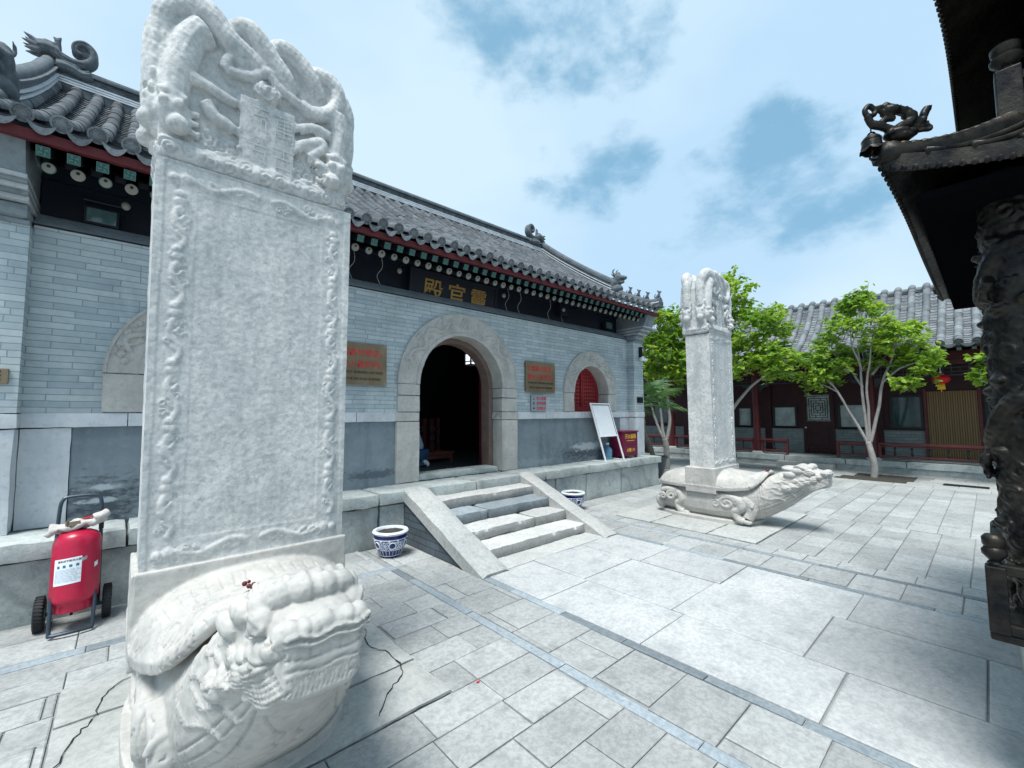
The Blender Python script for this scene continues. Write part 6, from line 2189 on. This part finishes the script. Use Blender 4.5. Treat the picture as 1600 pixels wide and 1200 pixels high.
# floodlights, bulbs and camera
def flood(x, z, label):
    t = root('floodlight', label, 'lamp', (x, 5.70, z), 'floodlights under the eave')
    mb = MB(); mb.box(x - .125, 5.63, z - .085, x + .125, 5.74, z + .085); mb.build('housing', M_['dark_wood'], t, bevel=.008)
    mb = MB(); mb.box(x - .105, 5.622, z - .066, x + .105, 5.632, z + .066); o = mb.build('glass', M_['lamp_glass'], t, bevel=.004)
    mb = MB(); mb.tube([(x - .135, 5.70, z), (x - .135, 5.70, z + .16), (x + .135, 5.70, z + .16), (x + .135, 5.70, z)], .008, 6); mb.build('bracket', M_['steel_blue'], t)
flood(-.25, 3.515, 'green glazed floodlight under the eave at the left end')
flood(8.02, 3.56, 'floodlight under the eave near the right end pier')
for X_, lb in ((-.08, 'bare round bulb under the eave beside the left floodlight'), (2.80, 'bare round bulb under the eave left of the gilt characters'), (4.75, 'bare round bulb under the eave right of the gilt characters'), (6.3, 'bare round bulb under the eave above the red lattice window')):
    t = root('eave_bulb', lb, 'light bulb', (X_, 5.48, 3.62), 'bulbs under the eave')
    mb = MB(); mb.ball((X_, 5.48, 3.62), (.035, .035, .04), 14); mb.build('globe', M_['cream'], t, smooth=True)
    mb = MB(); mb.lathe([(.018, 3.65), (.02, 3.69), (.012, 3.71)], (X_, 5.48, 0), 12); mb.tube([(X_, 5.48, 3.70), (X_, 5.5, 3.86)], .005, 6); mb.build('socket', M_['black'], t)
cb = MB()
for x0, x1 in ((1.2, 1.5), (2.2, 2.6), (5.0, 5.3), (6.1, 6.5)):
    for k in range(2):
        xx = x0 + (x1 - x0) * k
        cb.tube(curve([(xx, 5.70, 3.95), (xx + .03, 5.66, 3.7), (xx - .04, 5.68, 3.55), (xx + .02, 5.69, 3.42)], 6), .005, 5)
o = cb.build('cable', M_['corbel_light'], hall)
t = root('security_camera', 'small white security camera on a black arm at the right pier top', 'camera', (8.74, 5.33, 2.9))
mb = MB(); mb.box(8.715, 5.24, 2.86, 8.74, 5.33, 3.10); mb.build('arm', M_['black'], t, bevel=.003)
mb = MB(); mb.tube([(8.68, 5.26, 2.815), (8.83, 5.20, 2.80)], [.036, .036], 14); mb.ball((8.735, 5.245, 2.85), .035, 12); mb.build('camera_body', M_['white'], t, smooth='auto')
mb = MB(); mb.tube([(8.828, 5.2005, 2.80), (8.836, 5.197, 2.80)], .026, 14); mb.build('lens', M_['black'], t)

# ------------------------------------------------------------ things on the platform
t = root('notice_stand', 'empty white framed notice board on thin legs leaning by the window', 'notice stand', (7.29, 5.15, PZ))
lo_, hi_ = Vector((0, 5.04, PZ)), Vector((0, 5.40, 1.80))
def along(x, f): v = lo_.lerp(hi_, f); return (x, v.y, v.z)
nv = Vector((0, -(hi_ - lo_).z, (hi_ - lo_).y)).normalized()
mb = MB()
for xx in (6.98, 7.60): mb.bar(along(xx, 0), along(xx, 1), .026, .026, nv)
mb.bar(along(6.98, .985), along(7.60, .985), .026, .026, nv); mb.bar(along(6.98, .42), along(7.60, .42), .02, .026, nv)
mb.bar((6.985, 5.04, PZ + .012), (6.985, 5.36, PZ + .012), .022, .016); mb.bar((7.595, 5.04, PZ + .012), (7.595, 5.36, PZ + .012), .022, .016)
mb.build('frame', M_['white'], t, bevel=.003)
mb = MB(); mb.bar(Vector(along(7.29, .43)) - nv * .002, Vector(along(7.29, .975)) - nv * .002, .60, .006, nv); o = mb.build('panel', M_['paper'], t)
mb = MB(); k_ = nv * .008
for q in (6.998, 7.582): mb.bar(Vector(along(q, .44)) + k_, Vector(along(q, .97)) + k_, .010, .003, nv)
mb.bar(Vector(along(7.0, .965)) + k_, Vector(along(7.58, .965)) + k_, .003, .010, (0, 0, 1))
mb.build('panel_edging', M_['black'], o)

t = root('extinguisher_box', 'maroon metal box with yellow lettering standing on the platform at the pier', 'metal box', (8.01, 5.29, PZ))
mb = MB(); mb.box(7.73, 5.15, PZ + .045, 8.29, 5.45, 1.185); mb.build('body', M_['maroon'], t, bevel=.006)
mb = MB(); mb.box(7.71, 5.13, 1.185, 8.31, 5.47, 1.215); mb.build('lid', M_['maroon'], t, bevel=.006)
for a in (7.745, 8.235):
    for b in (5.16, 5.40):
        mb = MB(); mb.box(a, b, PZ, a + .04, b + .04, PZ + .05); mb.build('leg', M_['maroon'], t)
mb = MB(); mb.box(7.76, 5.144, PZ + .09, 8.26, 5.15, .905); mb.box(7.76, 5.144, .925, 8.26, 5.15, 1.165); mb.build('door_panel', M_['maroon'], t, bevel=.002)
mb = MB()
mp2 = lambda X, Z: (lambda x, y, z: (X + x, 5.1425 - z, Z + y))
text_geo('灭火器箱', .105, mp2(8.01, 1.06), .001, .001, mb=mb); mb.build('yellow_lettering', M_['yellow'], t)
mb = MB(); text_geo('FIRE EXTINGUISHER BOX', .026, mp2(8.01, 1.0), .001, .0004, mb=mb); mb.build('small_lettering', M_['yellow'], t)
mb = MB(); text_geo('火警119', .085, mp2(8.01, .78), .001, .001, mb=mb)
mb.build('yellow_lettering', M_['yellow'], t)

t = root('water_jug', 'clear blue plastic water jug on the platform behind the notice stand legs', 'water jug', (7.44, 5.33, PZ))
mb = MB(); mb.lathe([(.085, 0), (.098, .012), (.098, .05), (.092, .06), (.098, .07), (.098, .12), (.092, .13), (.098, .14), (.098, .19), (.085, .225), (.04, .265), (.03, .28), (.03, .31)], (7.44, 5.33, PZ), 28); mb.build('bottle', M_['jug'], t, smooth='auto')
mb = MB(); mb.lathe([(.034, .305), (.034, .335), (.03, .34)], (7.44, 5.33, PZ), 20); mb.build('cap', M_['white'], t, smooth='auto')

# ------------------------------------------------------------ glazed pots at the foot of the platform
def glazed_pot(x, y, label, sc=1.0):
    t = root('glazed_pot', label, 'flower pot', (x, y, 0), 'blue and white pots flanking the stairs')
    prof = [(.105, 0), (.11, .012), (.135, .06), (.160, .115), (.175, .175), (.182, .22), (.180, .255)]
    mb = MB(); mb.lathe([(r * sc, z * sc) for r, z in prof], (x, y, .002), 40)
    o = mb.build('pot_body', M_['porcelain'], t, smooth='auto')
    mb = MB(); mb.lathe([(r * sc, z * sc) for r, z in [(.178, .25), (.198, .262), (.202, .275), (.192, .288), (.160, .288), (.150, .272), (.150, .20)]], (x, y, .002), 40, cap=False)
    mb.build('rim', M_['porcelain_white'], o, smooth='auto')
    mb = MB()
    for r, z in ((.1835, .205), (.150, .094), (.119, .022)): mb.lathe([(r * sc - .004, z * sc - .004), (r * sc + .002, z * sc), (r * sc - .003, z * sc + .005)], (x, y, .002), 40, cap=False)
    for k in range(24):
        a = 2 * PI * k / 24
        mb.tube([(x + .123 * math.cos(a) * sc, y + .123 * math.sin(a) * sc, .028 * sc), (x + .150 * math.cos(a) * sc, y + .150 * math.sin(a) * sc, .088 * sc)], .0022, 4)
        if k % 2 == 0: mb.ball((x + .1835 * math.cos(a) * sc, y + .1835 * math.sin(a) * sc, .199 * sc), (.010, .010, .006), 6)
    for k in range(6):
        a = 2 * PI * k / 6 - 1.9
        e = Vector((-math.sin(a), math.cos(a), 0)); c = Vector((x + .172 * math.cos(a) * sc, y + .172 * math.sin(a) * sc, .148 * sc))
        o_ = Vector((math.cos(a), math.sin(a), -.28))
        mb.tube([c + e * (.036 * math.cos(q)) + Vector((0, 0, .036 * math.sin(q))) + o_ * (.28 * .036 * -math.sin(q)) * 0 + Vector((math.cos(a), math.sin(a), 0)) * (.010 * math.sin(q)) for q in np.linspace(0, 2 * PI, 20)], .0055, 5)
    mb.build('white_bands', M_['porcelain_white'], o, smooth=True)
    md = MB()
    for k in range(6):
        a = 2 * PI * k / 6 - 1.9
        e = Vector((-math.sin(a), math.cos(a), 0)); c = Vector((x + .169 * math.cos(a) * sc, y + .169 * math.sin(a) * sc, .148 * sc))
        V = [c + Vector((math.cos(a), math.sin(a), 0)) * .006] + [c + e * (.032 * math.cos(q)) + Vector((0, 0, .032 * math.sin(q))) + Vector((math.cos(a), math.sin(a), 0)) * (.005 + .010 * math.sin(q)) for q in np.linspace(0, 2 * PI, 18)[:-1]]
        md.add(V, [(0, i + 1, (i + 1) % 17 + 1) for i in range(17)])
    md.build('blue_medallions', M_['blue_glaze'], o)
    mb = MB()
    P = [[(x + r * math.cos(a) * sc, y + r * math.sin(a) * sc, (.264) * sc + .012 * noise.noise(Vector((r * 20 * math.cos(a), r * 20 * math.sin(a), x)))) for a in np.linspace(0, 2 * PI, 28)] for r in np.linspace(.158, .001, 7)]
    mb.grid(P); mb.build('soil', M_['soil'], t, smooth=True)
glazed_pot(2.30, 4.64, 'blue and white glazed pot on the paving left of the stairs')
glazed_pot(5.60, 4.72, 'blue and white glazed pot partly hidden behind the right stair slab')

# ------------------------------------------------------------ wheeled fire extinguisher
EX, EY = -.235, 4.72
t = root('wheeled_extinguisher', 'red wheeled fire extinguisher with a white instruction sheet by the platform', 'fire extinguisher', (EX, EY, 0))
LEAN = Matrix.Rotation(math.radians(-7), 3, 'X')
def ez(p): v = LEAN @ Vector((p[0], p[1], p[2] - .12)); return (EX + v.x, EY + v.y, v.z + .12)
def xf(mb): mb.v = [ez(p) for p in mb.v]; return mb
mb = MB(); mb.lathe([(.098, .135), (.104, .14), (.108, .19), (.118, .20), (.132, .215), (.137, .24), (.137, .615), (.135, .64), (.126, .675), (.105, .70), (.07, .718), (.03, .724)], (0, 0, 0), 40)
xf(mb).build('cylinder', M_['ext_red'], t, smooth='auto')
mb = MB()
for z in (.27, .605): mb.lathe([(.1365, z - .003), (.1385, z), (.1365, z + .003)], (0, 0, 0), 40, cap=False)
xf(mb).build('weld_seam', M_['ext_red'], t, smooth=True)
mb = MB()
mb.tube(curve([(-.115, -.06, .26), (-.115, -.085, .16), (-.112, -.115, .02), (-.10, -.135, .012), (0, -.15, .012), (.10, -.135, .012), (.112, -.115, .02), (.115, -.085, .16), (.115, -.06, .26)], 5), .0125, 8)
mb.tube(curve([(-.13, .13, .12), (-.125, .13, .6), (-.12, .14, .88), (-.105, .15, .955), (-.07, .155, .975), (.07, .155, .975), (.105, .15, .955), (.12, .14, .88), (.125, .13, .6), (.13, .13, .12)], 5), .0125, 8)
mb.tube([(-.19, .13, .12), (.19, .13, .12)], .013, 8)
for sx in (-1, 1): mb.tube([(sx * .115, -.06, .22), (sx * .128, .13, .2)], .011, 7)
xf(mb).build('frame', M_['steel_blue'], t, smooth='auto')
for sx in (-1, 1):
    mb = MB()
    mb.lathe([(.06, -.026), (.112, -.028), (.125, -.018), (.128, 0), (.125, .018), (.112, .028), (.06, .026)], (sx * .185, .13, .13), 32, ax='x')
    for k in range(32):
        a = 2 * PI * k / 32
        mb.bar((sx * .185 - .024, .13 + .126 * math.cos(a), .13 + .126 * math.sin(a)), (sx * .185 + .024, .13 + .126 * math.cos(a + .06), .13 + .126 * math.sin(a + .06)), .009, .008, (0, math.cos(a), math.sin(a)))
    w_ = xf(mb).build('wheel', M_['rubber'], t, smooth='auto')
    mb = MB(); mb.lathe([(.015, -.03), (.062, -.02), (.062, .02), (.015, .03)], (sx * .185, .13, .13), 20, ax='x')
    xf(mb).build('hub', M_['steel'], w_, smooth='auto')
# folded cloth hose over the valve
mb = MB()
rr_ = random.Random(4)
n = 30
for q in range(5):
    pts = []
    for i in range(n + 1):
        s_ = -1 + 2 * i / n
        pts.append((s_ * .155, -.03 + .02 * q - .03 * math.cos(s_ * 2), .752 + .014 * (q % 3) + .025 * s_ + .012 * math.sin(s_ * 7 + q)))
    mb.tube(pts, [.020 + .006 * math.sin(i * .9 + q) for i in range(n + 1)], 7)
mb.tube([(.09, -.03, .79), (.17, -.02, .835)], [.045, .03], 9)
mb.tube([(-.13, -.06, .74), (-.165, -.07, .70)], [.03, .018], 8)
V, F = sculpt(mb, .008, 2)
V = jitter(V, F, .005, 22, 3)
V = np.array([ez(p) for p in V])
mesh_obj('folded_hose', V, F, M_['cloth'], t)
mb = MB(); mb.lathe([(.02, .715), (.028, .73), (.028, .80), (.015, .81)], (.02, .03, 0), 14); mb.bar((-.05, -.062, .772), (.01, -.066, .778), .03, .03); mb.tube([(-.06, -.06, .765), (-.06, -.065, .795)], .012, 8)
xf(mb).build('brass_valve', M_['brass'], t, smooth='auto')
mb = MB(); mb.bar((.02, -.02, .80), (.075, -.03, .815), .02, .012); xf(mb).build('red_trigger', M_['red_ink'], t)
mb = MB(); mb.box(.11, .10, .70, .14, .14, .78); xf(mb).build('hose_clip', M_['black'], t)
def cyl(u, v, d): # u along the surface, v height
    a = -PI / 2 - .32 + u / .137
    r_ = .137 + d
    return ez((r_ * math.cos(a), r_ * math.sin(a), v))
def patch(name, u0, u1, v0, v1, d, m, par, n=14):
    mb = MB(); mb.grid([[cyl(u0 + (u1 - u0) * i / n, v + (.012 * (i / n - .5)), d) for i in range(n + 1)] for v in (v0, v1)])
    return mb.build(name, m, par, smooth=True)
ls = patch('instruction_sheet', -.080, .080, .345, .53, .0015, M_['paper'], t)
patch('grey_sticker', .080, .108, .50, .525, .0015, M_['steel'], t); patch('inspection_tag', .16, .19, .44, .475, .0018, M_['paper'], t)
lt_ = lambda X, Z: (lambda x, y, z: cyl(X + x, Z + y + .07 * (X + x), .0022 + z))
mb = MB(); text_geo('推车式干粉灭火器', .0165, lt_(.012, .505), .0003, .0002, mb=mb)
mb.build('sheet_title', M_['black_ink'], ls)
mb = MB()
for k in range(4):
    u = -.058 + .036 * k
    mb.grid([[cyl(u + du, .465 + dv + .07 * u, .0022) for du in (0, .017)] for dv in (0, .019)])
mb.build('pictograms', M_['blue_ink'], ls)
mb = MB()
rr_ = random.Random(8)
for k in range(11):
    u = -.07; v = .450 - k * .0085
    while u < .06:
        L = rr_.uniform(.012, .04)
        mb.grid([[cyl(u + du, v + dv + .07 * u, .0022) for du in np.linspace(0, L, 4)] for dv in (0, .0032)]); u += L + .004
mb.build('small_print', M_['pale_ink'], ls)

# ------------------------------------------------------------ inside the doorway
t = root('kneeling_bench', 'low red brown padded bench just inside the doorway', 'bench', (4.45, 7.5, PZ))
mb = MB(); mb.rough(3.92, 7.25, .80, 4.97, 7.72, .865, .08, .004, .5, 8, .015); mb.build('seat', M_['bench'], t, smooth='auto')
for a in (3.96, 4.88):
    for b in (7.28, 7.64):
        mb = MB(); mb.box(a, b, PZ, a + .05, b + .05, .80); mb.build('leg', M_['bench'], t)
mb = MB(); mb.box(3.98, 7.285, .72, 4.90, 7.31, .80); mb.build('apron', M_['bench'], t)
t = root('altar_table', 'dim altar table under a patterned red cloth inside the hall', 'altar', (4.6, 9.0, PZ))
mb = MB(); mb.box(3.9, 8.7, 1.44, 5.5, 9.3, 1.50); mb.build('tabletop', M_['dark_wood'], t)
mb = MB(); n = 60
mb.grid([[(3.9 + 1.6 * k / n, 8.68 + .015 * math.sin(k * .9), z) for k in range(n + 1)] for z in (PZ + .04, 1.0, 1.5)]); cl = mb.build('altar_cloth', M_['red_wood'], t, smooth=True)
mb = MB()
for k in range(5):
    for z in (.85, 1.05, 1.25):
        c = (4.1 + .3 * k, 8.655, z); mb.tube([(c[0] + .05 * math.cos(a), c[1], c[2] + .05 * math.sin(a)) for a in np.linspace(0, 2 * PI, 12)], .012, 5)
mb.build('cloth_pattern', M_['brown'], cl)
t = root('palace_lantern', 'white paned hanging lantern glimpsed through the top of the doorway arch', 'lantern', (5.2, 7.0, 2.58))
mb = MB(); mb.box(5.11, 6.91, 2.60, 5.29, 7.09, 2.80); mb.build('pane', M_['lit'], t)
mb = MB()
for a in (5.10, 5.30):
    for b in (6.90, 7.10): mb.box(a - .012, b - .012, 2.57, a + .012, b + .012, 2.84)
for z in (2.575, 2.64, 2.82):
    for q in (6.90, 7.10): mb.box(5.09, q - .012, z, 5.31, q + .012, z + .02)
    for q in (5.10, 5.30): mb.box(q - .012, 6.89, z, q + .012, 7.11, z + .02)
mb.tube([(5.2, 7.0, 2.8), (5.2, 7.0, 4.05)], .008, 6)
mb.build('frame', M_['dark_wood'], t)
# the kneeling worshipper, mostly behind the left door jamb
def skin(name, joints, edges, mat, parent, sub=2):
    names = list(joints)
    me = bpy.data.meshes.new(name)
    off = WL[parent.name]
    me.from_pydata([Vector(joints[k][:3]) - off for k in names], [(names.index(a), names.index(b)) for a, b in edges], [])
    o = bpy.data.objects.new(name, me); C.objects.link(o); o.parent = parent
    m = o.modifiers.new('skin', 'SKIN'); m.use_smooth_shade = True
    sv = me.skin_vertices[0].data if me.skin_vertices else None
    if sv is None:
        bpy.context.view_layer.objects.active = o
    for i, k in enumerate(names):
        r = joints[k][3]
        me.skin_vertices[0].data[i].radius = (r, r) if not hasattr(r, '__len__') else r
    me.skin_vertices[0].data[0].use_root = True
    s = o.modifiers.new('sub', 'SUBSURF'); s.levels = sub; s.render_levels = sub
    me.materials.append(mat)
    WL[o.name] = off
    return o
PX, PY, PF = 3.98, 6.95, .645
t = root('person', 'person in a grey shirt and blue jeans kneeling inside the doorway by the left jamb', 'person', (PX, PY, PF))
J = {'pelvis': (PX, PY, PF + .27, .125), 'waist': (PX - .05, PY, PF + .42, .115), 'chest': (PX - .15, PY, PF + .62, .135), 'upper': (PX - .20, PY, PF + .74, .10), 'neck': (PX - .235, PY, PF + .83, .055)}
E_ = [('pelvis', 'waist'), ('waist', 'chest'), ('chest', 'upper'), ('upper', 'neck')]
for s_, y in (('l', -1), ('r', 1)):
    J['sh' + s_] = (PX - .19, PY + y * .17, PF + .72, .062); J['el' + s_] = (PX - .28, PY + y * .21, PF + .47, .048); J['wr' + s_] = (PX - .42, PY + y * .07, PF + .56, .034)
    E_ += [('upper', 'sh' + s_), ('sh' + s_, 'el' + s_), ('el' + s_, 'wr' + s_)]
body = skin('body', J, E_, M_['shirt'], t)
J = {'pelvis': (PX, PY, PF + .26, .13)}
E_ = []
for s_, y in (('l', -1), ('r', 1)):
    J['hip' + s_] = (PX - .02, PY + y * .09, PF + .22, .105); J['kn' + s_] = (PX - .42, PY + y * .12, PF + .085, .075); J['cf' + s_] = (PX - .2, PY + y * .12, PF + .06, .062); J['an' + s_] = (PX + .03, PY + y * .12, PF + .06, .045)
    E_ += [('pelvis', 'hip' + s_), ('hip' + s_, 'kn' + s_), ('kn' + s_, 'cf' + s_), ('cf' + s_, 'an' + s_)]
skin('jeans', J, E_, M_['jeans'], t)
mb = MB()
mb.ball((PX - .29, PY, PF + .97), (.095, .075, .115), 18); mb.ball((PX - .32, PY, PF + .925), (.07, .06, .07), 14); mb.tube([(PX - .24, PY, PF + .82), (PX - .27, PY, PF + .92)], .05, 12)
mb.ball((PX - .385, PY, PF + .955), (.02, .014, .018), 8)
for y in (-1, 1): mb.ball((PX - .275, PY + y * .078, PF + .955), (.02, .01, .03), 8)
V, F = sculpt(mb, .008, 2); mesh_obj('head', V, F, M_['skin'], t)
mb = MB(); mb.ball((PX - .265, PY, PF + .995), (.10, .085, .105), 18); V, F = sculpt(mb, .01, 1); mesh_obj('hair', V, F, M_['hair'], t)
mb = MB()
for y in (-1, 1):
    w = Vector((PX - .42, PY + y * .06, PF + .56))
    mb.ball((w.x - .05, w.y - y * .025, w.z + .035), (.045, .014, .04), 10)
    for k in range(4): mb.tube([(w.x - .055 - .012 * k, w.y - y * .035, w.z + .055), (w.x - .075 - .012 * k, w.y - y * .042, w.z + .095), (w.x - .085 - .012 * k, w.y - y * .046, w.z + .125 - .008 * abs(k - 1.5))], [.009, .008, .006], 6)
    mb.tube([(w.x - .03, w.y - y * .03, w.z + .04), (w.x - .035, w.y - y * .04, w.z + .09)], [.010, .007], 6)
mb.build('hands', M_['skin'], t, smooth=True)
for y in (-1, 1):
    mb = MB()
    mb.tube(curve([(PX + .01, PY + y * .12, PF + .085), (PX + .06, PY + y * .12, PF + .09), (PX + .09, PY + y * .12, PF + .05), (PX + .07, PY + y * .12, PF + .03)], 5), [.045] * 8 + [.05] * 4 + [.045] * 6, 12)
    V, F = sculpt(mb, .008, 1); o = mesh_obj('shoe', V, F, M_['white'], t)
    mb = MB(); mb.bar((PX + .115, PY + y * .12, PF + .0), (PX + .115, PY + y * .12, PF + .13), .07, .02, (1, 0, 0)); mb.build('sole', M_['black'], o, bevel=.008)

# ------------------------------------------------------------ drain grate in the paving
t = root('drain_grate', 'long black iron drain grate set in the far courtyard paving', 'drain grate', (13.3, .42, 0))
mb = MB()
for x in (13.15, 13.45): mb.box(x - .015, .10, -.01, x + .015, .76, .008)
for k in range(15): mb.box(13.16, .10 + .0455 * k, -.01, 13.44, .12 + .0455 * k, .007)
mb.build('bars', M_['iron'], t)
mb = MB(); mb.box(13.15, .09, -.012, 13.45, .77, .0035); mb.build('pit', M_['black'], t)
# fallen petals and scraps
for k, (x, y, m) in enumerate(((1.63, 2.13, 'red_ink'), (3.6, 2.3, 'paper'), (4.4, 1.2, 'paper'))):
    mb = MB(); mb.prism([(x + .012 * math.cos(a) * (1 + .3 * math.sin(a * 3)), y + .007 * math.sin(a)) for a in np.linspace(0, 2 * PI, 9)[:-1]], lambda a, b, d: (a, b, d), .002, .006)
    o = mb.build(('petal', 'paper_scrap', 'paper_scrap')[k], M_[m], None, loc=(x, y, .0))
    tag(o, ('tiny red petal lying on the pavers beside the near stone bed', 'tiny white paper scrap on the granite path nearer the stairs', 'tiny white paper scrap on the granite path toward the burner')[k], ('petal', 'scrap', 'scrap')[k])
print('objects', len(bpy.data.objects))
